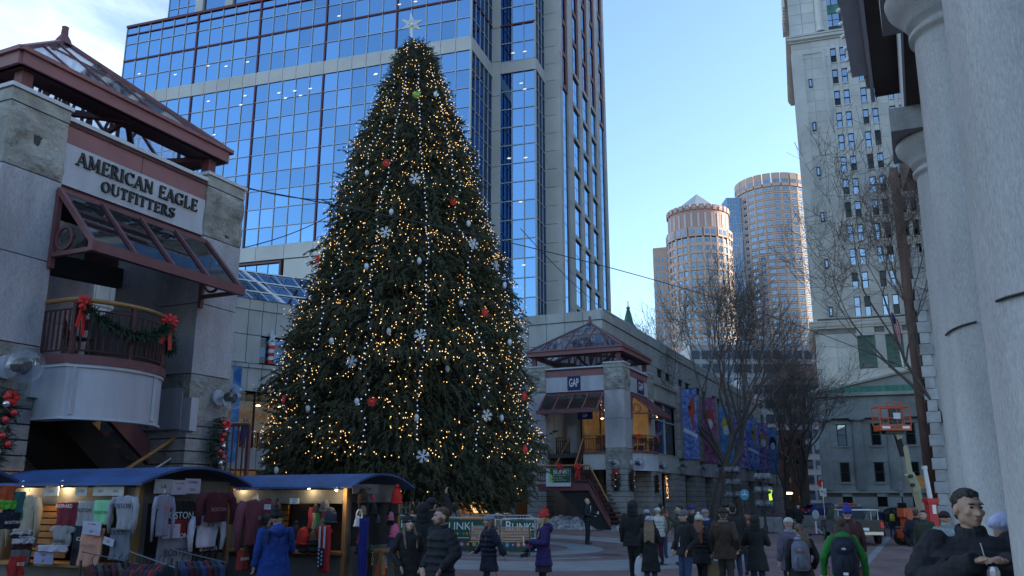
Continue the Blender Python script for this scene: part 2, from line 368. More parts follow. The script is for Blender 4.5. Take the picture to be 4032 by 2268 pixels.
# granite strip set in the brick
b = MB(); a = (-2.2, 34.8); c = (-2.15, 60)
for i in range(20):
 y0 = 27 + i * 1.8; b.add([(-2.35, y0, gm(-2.35) + .005), (-2.05, y0, gm(-2.05) + .005), (-2.05, y0 + 1.75, gm(-2.05) + .005), (-2.35, y0 + 1.75, gm(-2.35) + .005)], [(0, 1, 2, 3)])
b.build('granite_strip', G['plaza_grey'], rotz=MA)['kind'] = 'structure'
for (cx, cy, r) in [(-14.1, 32.5, .5), (-11.2, 33.3, .45), (-8.6, 30.2, .5), (-6.2, 37.0, .45)]:    # drain and well covers
 ring('drain_cover', .02, r, .010, n=24, mat='joint', cx=cx, cy=cy)
# cross street and raised walk in front of the market
b = MB(); b.box(-8.2, 30, 62, 84, -.64, gm(0) + .055);
# street (asphalt) sheet
vs = []; f = []
b = MB(); X = [-8.0 + i * 1.0 for i in range(50)]; b.v = [(x, y, gm(x) + .006) for y in (96, 124) for x in X]; b.f = [(i, i + 1, len(X) + i + 1, len(X) + i) for i in range(len(X) - 1)]; b.m = [0] * len(b.f)
b.build('street', G['asphalt'], rotz=MA)['kind'] = 'structure'
b = MB()
for i in range(60):
 y0 = 64 + i * 1.0; b.box(-9.0, -8.72, y0, y0 + .985, gm(-8.86) - .3, gm(-8.86) + .13)
b.build('kerb', G['kerb_stone'], rotz=MA)['kind'] = 'structure'
b = MB(); b.v = [(x, y, gm(x) + (.125)) for y in (64, 124) for x in [-17.2 + .82 * i for i in range(11)]]; b.f = [(i, i + 1, 12 + i, 11 + i) for i in range(10)]; b.m = [0] * 10
b.build('pavement', G['plaza_brick'], rotz=MA)['kind'] = 'structure'
# ================================================================== GLASS OFFICE TOWER
def tower():
 T = thing('office_tower', 'blue mirror glass office tower with stone bands and red mullions behind the Christmas tree', 'building', (0, 0, 0), TA)
 x0, x1, yA = -73.6, -28.93, 75.12; st = G['tower_stone']
 core = MB(); core.box(x0 + .3, x1 - .3, yA + .45, 108, 0, 57.6); core.box(-55, -22.8, 86.0, 109.8, 0, 96); core.box(-30, -24.4, 82.2, 96, 0, 96); core.box(-70.5, -31, yA + 5, 108, 57, 90)
 core.build('core', G['joint'], T)
 panes = []; dark = []; mull = MB(); red = MB(); stone = []
 pw, ph, z0 = 1.72, 2.095, 27.95
 nrow = 14; zrow = [z0 + ph * i for i in range(nrow + 2)]
 def band(z): return 45.95 < z < 48.4
 ztop = 57.6
 # rows: from 27.95 up to 46.9 (9 rows), stone band 46.9-48.4, rows above to 57.3
 rows = [(27.95 + i * 2.105, 27.95 + (i + 1) * 2.105) for i in range(9)] + [(48.45 + i * 2.25, 48.45 + (i + 1) * 2.25) for i in range(4)]
 def face_y(xa, xb, y, rr, cols, out=panes, side=None):
  n = cols; wd = (xb - xa) / n
  for (za, zb) in rr:
   for i in range(n):
    out.append((xa + wd * (i + .5), y + .12, (za + zb) / 2, wd - .09, .1, zb - za - .09))
  for i in range(n + 1): mull.box(xa + wd * i - .045, xa + wd * i + .045, y - .02, y + .16, rr[0][0], rr[-1][1])
  for (za, zb) in rr: mull.box(xa, xb, y - .01, y + .15, za - .045, za + .045)
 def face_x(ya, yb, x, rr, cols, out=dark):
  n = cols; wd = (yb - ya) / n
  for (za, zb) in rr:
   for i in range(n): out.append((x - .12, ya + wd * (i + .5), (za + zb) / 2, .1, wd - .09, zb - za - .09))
  for i in range(n + 1): mull.box(x - .16, x + .02, ya + wd * i - .045, ya + wd * i + .045, rr[0][0], rr[-1][1])
  for (za, zb) in rr: mull.box(x - .15, x + .01, ya, yb, za - .045, za + .045)
 face_y(x0, x1, yA, rows[:9], 26); face_y(x0, x1, yA, rows[9:], 26)
 # stone band
 for i in range(26): stone.append((x0 + (x1 - x0) / 26 * (i + .5), yA + .1, 47.66, (x1 - x0) / 26 - .05, .3, 1.50))
 # red verticals and horizontals, proud of the mullions
 wd = (x1 - x0) / 26
 for k in (6, 11, 16, 21):
  red.box(x0 + wd * k - .09, x0 + wd * k + .09, yA - .07, yA + .0, 27.95, 46.9); red.box(x0 + wd * k - .09, x0 + wd * k + .09, yA - .07, yA, 48.45, 57.6)
 for z in (53.0,): red.box(x0, x1, yA - .075, yA - .005, z - .08, z + .08)
 red.box(x0 - .05, x1 + .05, yA - .12, yA + .4, 57.45, 57.75); red.box(x0, x1, yA - .072, yA - .006, 56.4, 56.52)
 # left return and right return of the main wing
 face_x(yA, yA + 6.5, x1, [(15.3 + i * 2.1, 15.3 + (i + 1) * 2.1) for i in range(6)] + rows[:9], 5); face_x(yA, yA + 6.5, x1, [(48.45 + i * 2.25, 48.45 + (i + 1) * 2.25) for i in range(13)], 5)
 stone.append((x1 - .1, yA + 3.25, 47.66, .3, 6.5, 1.5)); red.box(x1 - .2, x1 + .03, yA, yA + 6.5, 52.9, 53.1)
 # main wing over the roof line on the right part (taller block)
 up = [(57.8 + i * 2.2, 57.8 + (i + 1) * 2.2) for i in range(9)]
 face_y(x1 - wd * 10, x1, yA, up, 10)
 core2 = MB(); core2.box(x1 - wd * 10 + .1, x1 - .3, yA + .3, 100, 57, 78); core2.build('core', G['joint'], T)
 # setback storey at the left, stone with windows
 yB = yA + 4.5
 for i in range(7):
  xa = -67.5 + i * 4.4; stone.append((xa + .55, yB - .1, 66, 1.1, .4, 18)); panes.append((xa + 2.75, yB + .1, 61.6, 3.2, .1, 2.2)); stone.append((xa + 2.75, yB - .05, 59.4, 3.3, .3, 2.0)); stone.append((xa + 2.75, yB - .05, 64, 3.3, .3, 2.2))
 face_y(-71.8, -67.5, yB, [(57.8 + i * 2.2, 57.8 + (i + 1) * 2.2) for i in range(5)], 3)
 # base of stone below the main glass
 for i in range(13):
  xa = x0 + i * wd * 2; stone.append((xa + wd, yA + .1, 27.1, wd * 2 - .06, .5, 1.5))
  if i not in (5, 6): stone.append((xa + wd, yA + .15, 24.4, wd * 2 - .06, .4, 3.7))
  stone.append((xa + wd, yA + .12, 20.5, wd * 2 - .06, .46, 3.9))
 f = MB(); fx0, fx1 = x0 + wd * 10 + .5, x0 + wd * 14 - .3
 f.box(fx0, fx1, yA - .1, yA + .2, 26.0, 26.22); f.box(fx0, fx0 + .22, yA - .1, yA + .2, 22.6, 26); f.box(fx1 - .22, fx1, yA - .1, yA + .2, 22.6, 26)
 f.build('window_frame', G['red_metal'], T)
 for i in range(4): panes.append((fx0 + .25 + (fx1 - fx0 - .5) / 4 * (i + .5), yA + .14, 24.3, (fx1 - fx0 - .5) / 4 - .12, .1, 3.2))
 # pier, glass bay B, side, pier C
 yB2, yC = 81.67, 85.30
 full = [(15.6 + i * 2.1, 15.6 + (i + 1) * 2.1) for i in range(15)]; full2 = [(48.6 + i * 2.2, 48.6 + (i + 1) * 2.2) for i in range(18)]
 for k in range(19): stone.append((-28.5, yB2 + .2, 18 + k * 4.1, .95, .5, 4.03))
 face_y(-28.02, -24.0, yB2, full, 3); face_y(-28.02, -24.0, yB2, full2, 3); stone.append((-26, yB2 + .1, 47.85, 4.0, .3, 1.3))
 red.box(-28.0, -24.0, yB2 - .07, yB2, 52.9, 53.1)
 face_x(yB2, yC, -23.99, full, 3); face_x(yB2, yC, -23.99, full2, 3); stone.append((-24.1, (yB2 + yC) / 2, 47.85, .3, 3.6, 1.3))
 for k in range(40): stone.append((-23.13, yC + .25, 17 + k * 2.1, 1.70, .5, 2.05))
 # right face: x = -22.28
 X = -22.28
 bays = [(86.4, 89.0, 'strip'), (91.3, 94.6, 'win'), (96.2, 99.4, 'win'), (100.9, 104.0, 'win'), (106.0, 109.2, 'strip')]
 zt = 49.3; pit = 4.10; edges = [85.3] + [e for bb in bays for e in bb[:2]] + [110.4]
 for i in range(0, len(edges), 2):
  ya, yb = edges[i], edges[i + 1]
  for k in range(19): stone.append((X - .2, (ya + yb) / 2, 18 + k * pit + pit / 2, .5, yb - ya - .02, pit - .05))
 for bi, (ya, yb, kind) in enumerate(bays):
  for k in range(19):
   zb = 18.95 + k * pit; isred = (kind == 'win' and zb > zt - 1) or (kind == 'strip' and zb > zt + (-4 if bi == 0 else 0))
   hh = pit if (kind == 'strip' or isred) else 3.6
   nn = 2
   for q in range(nn):
    w_ = (yb - ya) / nn
    for (zz, h2) in ((zb + hh * .25, hh * .5), (zb + hh * .75, hh * .5)):
     panes.append((X - .20, ya + w_ * (q + .5), zz, .08, w_ - .08, h2 - .08))
   if kind == 'win' and not isred: stone.append((X - .2, (ya + yb) / 2, zb + hh + .25, .5, yb - ya - .02, .46))
   if isred:
    red.box(X - .15, X - .04, ya, yb, zb - .30, zb + .30); red.box(X - .14, X + .015, ya - .02, ya + .45, zb, zb + pit); red.box(X - .15, X - .03, yb - .75, yb + .02, zb, zb + pit)
 mull.build('mullion', G['mullion'], T)['kind'] = 'stuff'; red.build('mullion_red', G['mullion_red'], T)
 pieces(T, 'stone_panel', stone, st)
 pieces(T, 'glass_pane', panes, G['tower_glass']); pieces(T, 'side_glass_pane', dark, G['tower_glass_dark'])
 # ceiling lights seen through the glass
 for (u, v) in [(548, 290), (690, 293), (820, 258), (890, 260), (975, 243), (690, 383), (820, 398), (965, 376), (1098, 365), (1160, 357), (1222, 348), (1124, 385), (843, 530), (1335, 62), (1478, 292), (2020, 208), (2066, 202), (2052, 327), (2066, 350), (2070, 620), (2004, 622), (2050, 794), (2062, 1043), (948, 412), (1183, 375), (1572, 17), (1636, 5), (1480, 290)]:
  yy = yA if u < 1850 else yB2; p = pln(u, v, 1, yy - .03, TA)
  q = MB(); q.add([(-.25, 0, -.06), (.12, 0, -.11), (.25, 0, .02), (-.10, 0, .07)], [(0, 1, 2, 3)])
  q.build('ceiling_light', G['office_light'], T, loc=p)
tower()
# ================================================================== CUSTOM HOUSE TOWER
def custom():
 T = thing('stone_tower', 'pale granite clock tower shaft with paired sash windows rising above a pedimented temple front', 'building', (0, 0, 0), TA)
 y0 = 148.4; xl, xr = 4.0, 33.0
 b = MB(); b.box(xl + .5, xr - .5, y0 + .5, y0 + 26, 0, 120); b.build('core', G['custom_dark'], T)
 wins = []; cols = []
 for c in range(5):
  for d in (0, 1.55): cols.append(10.45 + 4.25 * c + d)
 rowz = [34.2 - 3.3] + [38.2 - 2.65 + 4.08 * k for k in range(11)]
 rowh = [3.3] + [2.75] * 11
 stones = []; fr = MB(); pan = []; pan2 = []
 Wd = .93
 # wall between columns of windows built as course blocks round the openings
 segs = []; px = xl
 for cx in cols: segs.append((px, cx)); px = cx + Wd
 segs.append((px, xr))
 zlo, zhi = 30.8, 81.0
 for (a, c) in segs:
  n = max(1, round((c - a) / 2.6)); w_ = (c - a) / n; z = zlo; k = 0
  while z < zhi - .1:
   h = min(2.04, zhi - z)
   for q in range(n): stones.append((a + w_ * (q + .5), y0 + .25, z + h / 2, w_ - .03, .5, h - .035))
   z += h; k += 1
 for ri, (z, h) in enumerate(zip(rowz, rowh)):
  nz = rowz[ri + 1] if ri + 1 < len(rowz) else zhi
  for cx in cols:
   stones.append((cx + Wd / 2, y0 + .25, (z + h + nz) / 2, Wd - .02, .5, nz - z - h - .03))
   stones.append((cx + Wd / 2, y0 + .12, z - .09, Wd + .16, .56, .16))
   fr.box(cx, cx + .09, y0 + .2, y0 + .42, z, z + h); fr.box(cx + Wd - .09, cx + Wd, y0 + .2, y0 + .42, z, z + h); fr.box(cx + .09, cx + Wd - .09, y0 + .2, y0 + .42, z + h - .1, z + h); fr.box(cx + .09, cx + Wd - .09, y0 + .18, y0 + .40, z + h / 2 - .07, z + h / 2 + .05); fr.box(cx + .09, cx + Wd - .09, y0 + .2, y0 + .42, z, z + .09)
   (pan2 if random.random() < .22 else pan).append((cx + Wd / 2, y0 + .36, z + h * .25, Wd - .18, .06, h / 2 - .14)); (pan2 if random.random() < .12 else pan).append((cx + Wd / 2, y0 + .30, z + h * .75 - .02, Wd - .18, .06, h / 2 - .14))
 fr.build('window_frame', G['custom_frame'], T)
 # corner strips (pilaster) slightly proud, slit windows
 cs = MB(); cs.box(xl - .12, xl + 1.9, y0 - .22, y0 - .002, 30.8, 79); cs.box(xl + 5.0, xl + 5.5, y0 - .14, y0 - .003, 30.8, 79.3); cs.box(xl + 1.9, xl + 5.0, y0 - .14, y0 - .003, 78.6, 79.3); cs.build('pilaster', G['custom_stone'], T)
 for z in (31.9, 40.1, 48.3, 56.5, 64.8, 73.0):
  s = MB(); s.box(6.45, 7.05, y0 - .1, y0 - .001, z - .85, z + .85); o = s.build('slit_window', G['custom_frame'], T)
  s = MB(); s.box(6.6, 6.9, y0 - .13, y0 - .101, z - .6, z + .6); s.build('pane', G['window_sky'], o)
 # cornices
 def cornice(z, h, out, name='cornice', m='custom_stone'):
  c = MB()
  for k, (dz, dh, o_) in enumerate([(0, .18, .35), (.18, .12, .55), (.3, .3, .8), (.6, .16, 1.0)]):
   c.box(xl - out * o_, xr + out * o_, y0 - out * o_, y0 + 26, z + h * dz, z + h * (dz + dh))
  for i in range(70): c.box(xl + i * .42, xl + i * .42 + .2, y0 - out * .8 - .05, y0 - out * .4, z + h * .2, z + h * .3)
  c.build(name, G[m], T)
 cornice(81.0, 1.6, .8); cornice(29.1, 1.6, .8)
 # upper order above the cornice
 st = [(xl + 2.9, y0 + .25, 93, 5.6, .5, 20.9), (xl + 16.5, y0 + .6, 93, 21, .3, 20.9)]
 stones += [(xl + 1.1 + 2.2 * (k % 3), y0 + .1, 83.6 + 2 * (k // 3), 2.15, .5, 1.95) for k in range(24)]
 ub = MB()
 for i in range(6):
  cx = 9.2 + i * 4.3
  ub.lathe([(.75, 82.6), (.75, 82.9), (.62, 83.1), (.60, 96)], 14, (cx, y0 - .1, 0))
 ub.build('column', G['custom_stone'], T, smooth=False)
 for i in range(5):
  cx = 9.95 + i * 4.3
  g_ = MB(); g_.box(cx, cx + 2.8, y0 + .3, y0 + .42, 83.2, 96); o = g_.build('bay_frame', G['custom_frame'], T)
  for (za, zb) in ((83.4, 85.9), (87.6, 91.5)):
   for q in (0, 1):
    for h2 in (0, 1):
     s = MB(); hh = (zb - za) / 2; s.box(cx + .25 + q * 1.2, cx + 1.3 + q * 1.2, y0 + .24, y0 + .29, za + h2 * hh + .08, za + h2 * hh + hh - .05); s.build('pane', G['window_sky'], o)
  s = MB(); s.box(cx + .1, cx + 2.7, y0 + .15, y0 + .29, 85.95, 87.5)
  for q in range(5): s.lathe([(.0, -.02), (.24, 0), (.2, .1), (.0, .12)], 8, (0, 0, 0))
  s.build('spandrel', G['patina'], T)
 pieces(T, 'stone_block', stones, G['custom_stone'])
 pieces(T, 'window_pane', pan, G['window_sky']); pieces(T, 'blind_pane', pan2, G['window_dark'])
 s = MB(); s.box(-.2 + 3.4, 4.4, y0 - 1.2, y0 + 20, 93.5, 97);
 for k in range(9): s.box(3.15, 3.5, y0 - 1.1 + k * 1.1, y0 - .5 + k * 1.1, 88 + 0, 93.5)
 s.build('upper_cornice', G['custom_stone'], T)
 # base stage with the three bronze grilles
 bb = []
 gx = [(10.35, 13.05), (14.55, 17.15), (18.7, 21.3), (22.9, 25.5)]
 segs = [(xl, gx[0][0])] + [(gx[i][1], gx[i + 1][0]) for i in range(3)] + [(gx[3][1], xr)]
 for (a, c) in segs:
  n = max(1, round((c - a) / 3.0)); w_ = (c - a) / n
  for k in range(5):
   for q in range(n): bb.append((a + w_ * (q + .5), y0 + .15, 19.35 + k * 1.95 + .02, w_ - .03, .6, 1.92))
 for (a, c) in gx:
  bb.append(((a + c) / 2, y0 + .15, 28.38, c - a - .02, .6, 1.3)); bb.append(((a + c) / 2, y0 + .15, 20.2, c - a - .02, .6, 4.2))
 pieces(T, 'base_block', bb, G['custom_stone'])
 for i, (a, c) in enumerate(gx):
  g_ = MB(); z0, z1 = 22.4, 27.7; y = y0 + .1; t = .085
  g_.box(a, a + .2, y - .05, y + .2, z0, z1); g_.box(c - .2, c, y - .05, y + .2, z0, z1); g_.box(a + .2, c - .2, y - .05, y + .2, z0, z0 + .15)
  rows = 3; hh = (z1 - z0 - .9) / rows; mx_ = (a + c) / 2
  for r in range(rows):
   zc = z0 + .8 + hh * (r + .5)
   for (dx, dz) in ((-.75, 0), (0, hh / 2), (.75, 0), (0, -hh / 2), (.75, hh / 2), (-.75, hh / 2), (.75, -hh / 2), (-.75, -hh / 2)):
    g_.beam((mx_, y - .02 + .003 * r, zc), (mx_ + dx, y - .02, zc + dz), t, t)
  for dx in (-.78, .78): g_.beam((mx_ + dx, y + .03, z0), (mx_ + dx, y + .03, z1), t, t)
  for r in range(rows + 1): g_.beam((a, y + .06, z0 + .8 + hh * r), (c, y + .06, z0 + .8 + hh * r), t * 1.1, t)
  g_.build('bronze_grille', G['patina'], T)
 # ---------------- temple front
 P = thing('temple_front', 'grey granite temple front with low pediment and half columns below the pale tower', 'building', (0, 0, 0), TA)
 yp = 130.4; xl, xr = 2.2, 28.6
 b = MB(); b.box(xl + 1.0, xr - 1.0, yp + 1.15, y0 + 2, 0, 17); b.build('core', G['custom_dark'], P)
 bl = []; wz = [(9.25, 12.25), (4.28, 6.95)]; wx = [5.3 + 4.43 * k for k in range(6)]; ww = 1.28
 segs = []; px = xl + .9
 for x in wx: segs.append((px, x)); px = x + ww
 segs.append((px, xr - .9))
 for (a, c) in segs:
  for (za, zb) in ((3.2, 5.2), (5.2, 7.2), (7.2, 9.2), (9.2, 11.1), (11.1, 13.0)): bl.append(((a + c) / 2, yp + .95, (za + zb) / 2, c - a - .01, .3, zb - za - .03))
 for x in wx:
  for (za, zb) in ((3.2, 4.28), (6.95, 9.25), (12.25, 13.0)): bl.append((x + ww / 2, yp + .95, (za + zb) / 2, ww - .01, .3, zb - za - .02))
  for k, (za, zb) in enumerate(wz):
   f = MB(); f.box(x, x + .13, yp + .85, yp + 1.0, za, zb); f.box(x + ww - .13, x + ww, yp + .85, yp + 1.0, za, zb); f.box(x + .13, x + ww - .13, yp + .85, yp + 1.0, zb - .12, zb); f.box(x + .13, x + ww - .13, yp + .85, yp + 1.0, za, za + .1); f.box(x + .13, x + ww - .13, yp + .84, yp + .99, (za + zb) / 2 - .04, (za + zb) / 2 + .04)
   o = f.build('window', G['custom_frame'], P)
   s = MB(); s.box(x + .13, x + ww - .13, yp + .92, yp + .98, za + .1, (za + zb) / 2 - .04); s.box(x + .13, x + ww - .13, yp + .93, yp + .99, (za + zb) / 2 + .04, zb - .12); s.build('pane', G['window_sky'] if (k == 0 and x < 6) else G['window_dark'], o)
   for (pz0, pz1, dy) in ((zb, zb + .3, .16), (za - .25, za, .2)):
    s = MB(); s.box(x - .3, x + ww + .3, yp + .8 - dy, yp + .799, pz0, pz1); s.build('window_sill', G['custom_dark'], P)
 # ground storey
 gw = MB()
 px = xl + .4
 gs = []
 for x in wx: gs.append((px, x)); px = x + ww
 gs.append((px, xr - .4))
 for (a, c) in gs:
  for k in range(2): bl.append(((a + c) / 2, yp + .55, .75 + k * 1.28 - .4, c - a - .01, .5, 1.25))
 for x in wx:
  bl.append((x + ww / 2, yp + .55, 2.6 - .05, ww - .01, .5, .45)); bl.append((x + ww / 2, yp + .55, .45, ww - .01, .5, 1.05))
  f = MB(); f.box(x, x + ww, yp + .65, yp + .72, .97, 2.34); o = f.build('window', G['custom_frame'], P)
  s = MB(); s.box(x + .1, x + ww - .1, yp + .6, yp + .649, 1.05, 2.25); s.build('pane', G['window_dark'], o)
 pieces(P, 'stone_block', bl, G['custom_dark'])
 b = MB(); b.box(xl + .1, xr - .1, yp + .1, yp + 1.1, 2.80, 3.02); b.box(xl + .3, xr - .3, yp + .2, yp + 1.1, 3.02, 3.2); b.build('string_course', G['custom_dark'], P)
 for i in range(7):      # fluted half columns
  cx = 3.6 + i * 4.43; n = 40; prof = []
  c = MB()
  for (z, r) in ((3.2, .84), (12.5, .70)):
   for j in range(n):
    a = 2 * PI * j / n; rr = r * (1 - (.10 if j % 2 else 0)); c.v.append((cx + rr * math.cos(a), yp + .75 + rr * math.sin(a), z))
  c.f = [(j, (j + 1) % n, n + (j + 1) % n, n + j) for j in range(n)]; c.m = [0] * n
  c.lathe([(.74, 12.5), (.95, 12.75), (.95, 12.76)], 20, (cx, yp + .75, 0)); c.box(cx - 1, cx + 1, yp - .25, yp + 1.0, 12.76, 13.0)
  c.build('column', G['custom_dark'], P)
 b = MB(); b.box(xl + .2, xr - .2, yp - .2, yp + 2, 13.0, 14.3); b.box(xl + .15, xr - .15, yp - .25, yp + 2, 14.3, 14.5); b.box(xl + .2, xr - .2, yp - .15, yp + 2, 14.5, 16.0)
 for i in range(25):
  x = xl + .5 + i * 1.1
  for d in (0, .18, .36): b.box(x + d, x + d + .11, yp - .22, yp - .151, 14.55, 15.8)
 b.build('entablature', G['custom_dark'], P)
 b = MB(); b.box(xl - .5, xr + .5, yp - .9, yp + 3, 16.0, 16.35); b.box(xl - .3, xr + .3, yp - .6, yp + 3, 16.35, 16.5); b.build('cornice', G['custom_dark'], P)
 b = MB(); mx_ = (xl + xr) / 2
 b.prism([(xl + 1.6, 16.5), (xr - 1.6, 16.5), (xr - 3.2, 17.35), (xl + 3.2, 17.35)], yp - .45, yp - .1, 'y'); b.build('copper_flashing', G['patina'], P)
 b = MB(); b.prism([(xl + .5, 16.5), (xr - .5, 16.5), (mx_, 19.3)], yp, yp + 18, 'y'); b.build('pediment', G['custom_dark'], P)
 b = MB()
 for s_ in (-1, 1):
  for (o_, t0, t1) in ((-.75, .0, .22), (-.55, -.2, .0), (-.4, .22, .42)):
   xe = mx_ + s_ * (mx_ - xl + .5); b.prism([(xe, 16.5 + t0), (mx_, 19.4 + t0), (mx_, 19.4 + t1), (xe, 16.5 + t1)], yp + o_, yp + 18, 'y')
 b.build('raking_cornice', G['custom_stone'], P)
custom()
# flag on its pole before the tower
Fp = at_depth(3566, 1440, 126); F_ = thing('flagpole', 'white flagpole with a furled red, white and blue flag above the temple front', 'flag', (Fp[0], Fp[1], 17.2))
b = MB(); b.tube([(0, 0, 0), (-1.1, 0, 12.3)], [.17, .09], 8); b.ell((-1.1, 0, 12.4), .2); b.build('pole', G['white_metal'], F_)
mk('flag_red', (.4, .04, .06), .8); mk('flag_navy', (.02, .03, .12), .8); mk('flag_white', (.55, .5, .5), .8)
for i in range(6):
 b = MB(); b.tube([(-1.1 - .15 + .12 * i, -.05 * i, 10.8 - .05 * i), (-1.0 + .12 * i, -.05 * i, 9.2), (-.8 + .10 * i, -.05, 7.4 - .1 * i)], [.1, .13, .07], 6); b.build('flag_fold', G['flag_red'] if i % 2 else G['flag_white'], F_)
b = MB(); b.tube([(-1.25, -.1, 11.6), (-1.1, -.15, 10.6), (-1.0, -.1, 9.9)], [.12, .32, .2], 8); b.build('flag_canton', G['flag_navy'], F_)
# ================================================================== FAR TOWERS
def far_towers():
 T = thing('round_office_tower', 'tall round pink granite office tower with a flat crown, farthest right of the far pair', 'building', (161, 505, 0), TA)
 Rr = 21.5; zt = 188; n = 26; flo = 4.05
 m = MB(); m.lathe([(Rr - .7, 0), (Rr - .7, zt - 3)], 52); m.build('core', G['ip_glass'], T)
 bl = []; wh = []; fl = []
 for k in range(42):
  zz = zt - 9 - k * flo * 1.04
  for j in range(n):
   a = 2 * PI * j / n; vis = math.sin(a) < .35
   if not vis: continue
   wd = 2 * PI * Rr / n
   bl.append((Rr * math.cos(a), Rr * math.sin(a), zz - .1, .8, wd * 1.0, .95, a))
   am = a + PI / n; bl2 = ((Rr + .05) * math.cos(am), (Rr + .05) * math.sin(am), zz + 2.1, .8, 1.1, 3.3, am); bl.append(bl2)
   wh.append(((Rr - .15) * math.cos(a), (Rr - .15) * math.sin(a), zz + 2.1, .5, 3.9, 2.7, a))
   fl.append(((Rr + .12) * math.cos(a), (Rr + .12) * math.sin(a), zz + 2.1, .1, 1.4, 1.7, a + .0))
 # windows: white surround with two dark lights
 fl2 = []
 for f in fl:
  a = f[6]
  for s_ in (-.78, .78): fl2.append((f[0] - s_ * math.sin(a), f[1] + s_ * math.cos(a), f[2], .12, 1.3, 1.7, a))
 for k in range(n):
  a = 2 * PI * (k + .0) / n; bl.append(((Rr + .2) * math.cos(a), (Rr + .2) * math.sin(a), zt - 1.2, 1.4, 4.7, 8.2, a))
  for s_ in (-1.3, 0, 1.3): fl2.append(((Rr + .95) * math.cos(a) - s_ * math.sin(a), (Rr + .95) * math.sin(a) + s_ * math.cos(a), zt - 2.2, .12, .85, 2.4, a))
 pieces(T, 'spandrel', bl, G['ip_pink'], 120); pieces(T, 'window_surround', wh, G['ip_white'], 120); pieces(T, 'window', fl2, G['ip_glass'], 300)
 # pyramid topped tower
 T = thing('pyramid_topped_tower', 'pink granite round tower with a shallow pyramid roof, left of the far pair', 'building', (101, 447, 0), TA)
 Rr = 16.6; zt = 139.5
 m = MB(); m.lathe([(Rr - .6, 0), (Rr - .6, zt)], 48); m.box(-24.5, 2, -2, 24, 0, 133.2); m.build('core', G['ip_glass'], T)
 bl = []; fl2 = []; wh = []; n = 14
 for k in range(25):
  zz = zt - 8.5 - k * 4.45;
  for j in range(n * 2):
   a = 2 * PI * (j + .5) / (n * 2)
   if math.sin(a) > .3: continue
   wd = 2 * PI * Rr / (n * 2)
   bl.append((Rr * math.cos(a), Rr * math.sin(a), zz - .1, .9, wd, 1.2 if k % 2 else 1.9, a)); am = a + PI / (n * 2)
   bl.append(((Rr + (.2 if j % 2 else .0)) * math.cos(am), (Rr + (.2 if j % 2 else .0)) * math.sin(am), zz + 2.2, 1.0, 1.2 if j % 2 else .7, 3.9, am))
   wh.append(((Rr - .2) * math.cos(a), (Rr - .2) * math.sin(a), zz + 2.0, .5, 2.8, 3.1, a)); fl2.append(((Rr + .1) * math.cos(a), (Rr + .1) * math.sin(a), zz + 2.0, .12, 1.7, 2.1, a))
 for j in range(n):
  a = 2 * PI * (j + .5) / n; bl.append(((Rr + .2) * math.cos(a), (Rr + .2) * math.sin(a), zt - 1.8, 1.1, 7.2, 4.9, a))
  for s_ in (-1.6, 1.6): fl2.append(((Rr + .8) * math.cos(a) - s_ * math.sin(a), (Rr + .8) * math.sin(a) + s_ * math.cos(a), zt - 1.9, .12, 2.0, 2.5, a))
 # flat wing on the left
 for k in range(30):
  zz = 128 - k * 4.45
  for j in range(5):
   fl2.append((-23.6 + j * 1.7 + (.9 if j > 2 else 0), -2.36, zz, .8, .14, 2.5, 0))
 bl.append((-16, -2.15, 67, 17.3, .3, 133.9, 0)); bl.append((-16, -2.0, 134.3, 17.4, .8, 1.2, 0)); bl.append((-24.7, 11, 67, .3, 26, 133.9, 0))
 pieces(T, 'spandrel', bl, G['ip_pink'], 120); pieces(T, 'window_surround', wh, G['ip_white'], 120); pieces(T, 'window', fl2, G['ip_glass'], 300)
 m = MB(); R2 = 16.0; m.lathe([(R2, zt), (R2, zt + 12.5), (R2 - .8, zt + 12.5), (R2 - .8, zt + 11)], 56)
 m.build('drum', G['ip_rose'], T); mm = []; ww = []
 for j in range(28):
  a = 2 * PI * j / 28; mm.append(((R2 + .35) * math.cos(a), (R2 + .35) * math.sin(a), zt + 12.0, .9, 2.6, 2.8, a)); ww.append(((R2 + .85) * math.cos(a), (R2 + .85) * math.sin(a), zt + 12.0, .1, .9, .9, a))
  a2 = a + PI / 28; ww.append(((R2 + .05) * math.cos(a2), (R2 + .05) * math.sin(a2), zt + 5.0, .3, .95, 7.5, a2))
 pieces(T, 'merlon', mm, G['ip_rose']); pieces(T, 'light_slot', ww, G['ip_white'])
 m = MB(); m.lathe([(13.5, zt + 11.2), (14.2, zt + 13.4), (.2, zt + 24.5)], 8); m.build('roof', G['lead_roof'], T)
 # glass slab between the two
 T = thing('glass_slab_tower', 'pale blue glass slab tower between the two pink towers', 'building', (0, 0, 0), 0)
 m = MB(); m.box(131, 146, 500, 518, 0, 181); m.box(119, 129.3, 465, 480, 0, 148); m.build('core', G['ip_glass'], T)
 g_ = MB()
 for i in range(45): g_.box(130.9, 146, 499.8, 499.99, i * 4, i * 4 + .35)
 for i in range(10): g_.box(131 + i * 1.6, 131.2 + i * 1.6, 499.7, 499.95, 0, 181)
 for i in range(37): g_.box(118.9, 129.3, 464.8, 464.99, i * 4, i * 4 + .35)
 for i in range(9): g_.box(119 + i * 1.3, 119.2 + i * 1.3, 464.7, 464.95, 0, 148)
 g_.build('mullion', G['mullion'], T)
 # lower pale building between the trees and the towers
 T = thing('terraced_glass_building', 'lower white and glass terraced building seen through the bare trees', 'building', (0, 0, 0), 0)
 m = MB(); g_ = [];
 m.box(52, 92, 250, 270, 0, 46); m.box(62, 100, 235, 250, 0, 34); m.build('core', G['ip_pale'], T)
 for k in range(11):
  for j in range(13): g_.append((53.6 + j * 3.0, 249.9, 3 + k * 4.0, 2.2, .2, 2.4, 0))
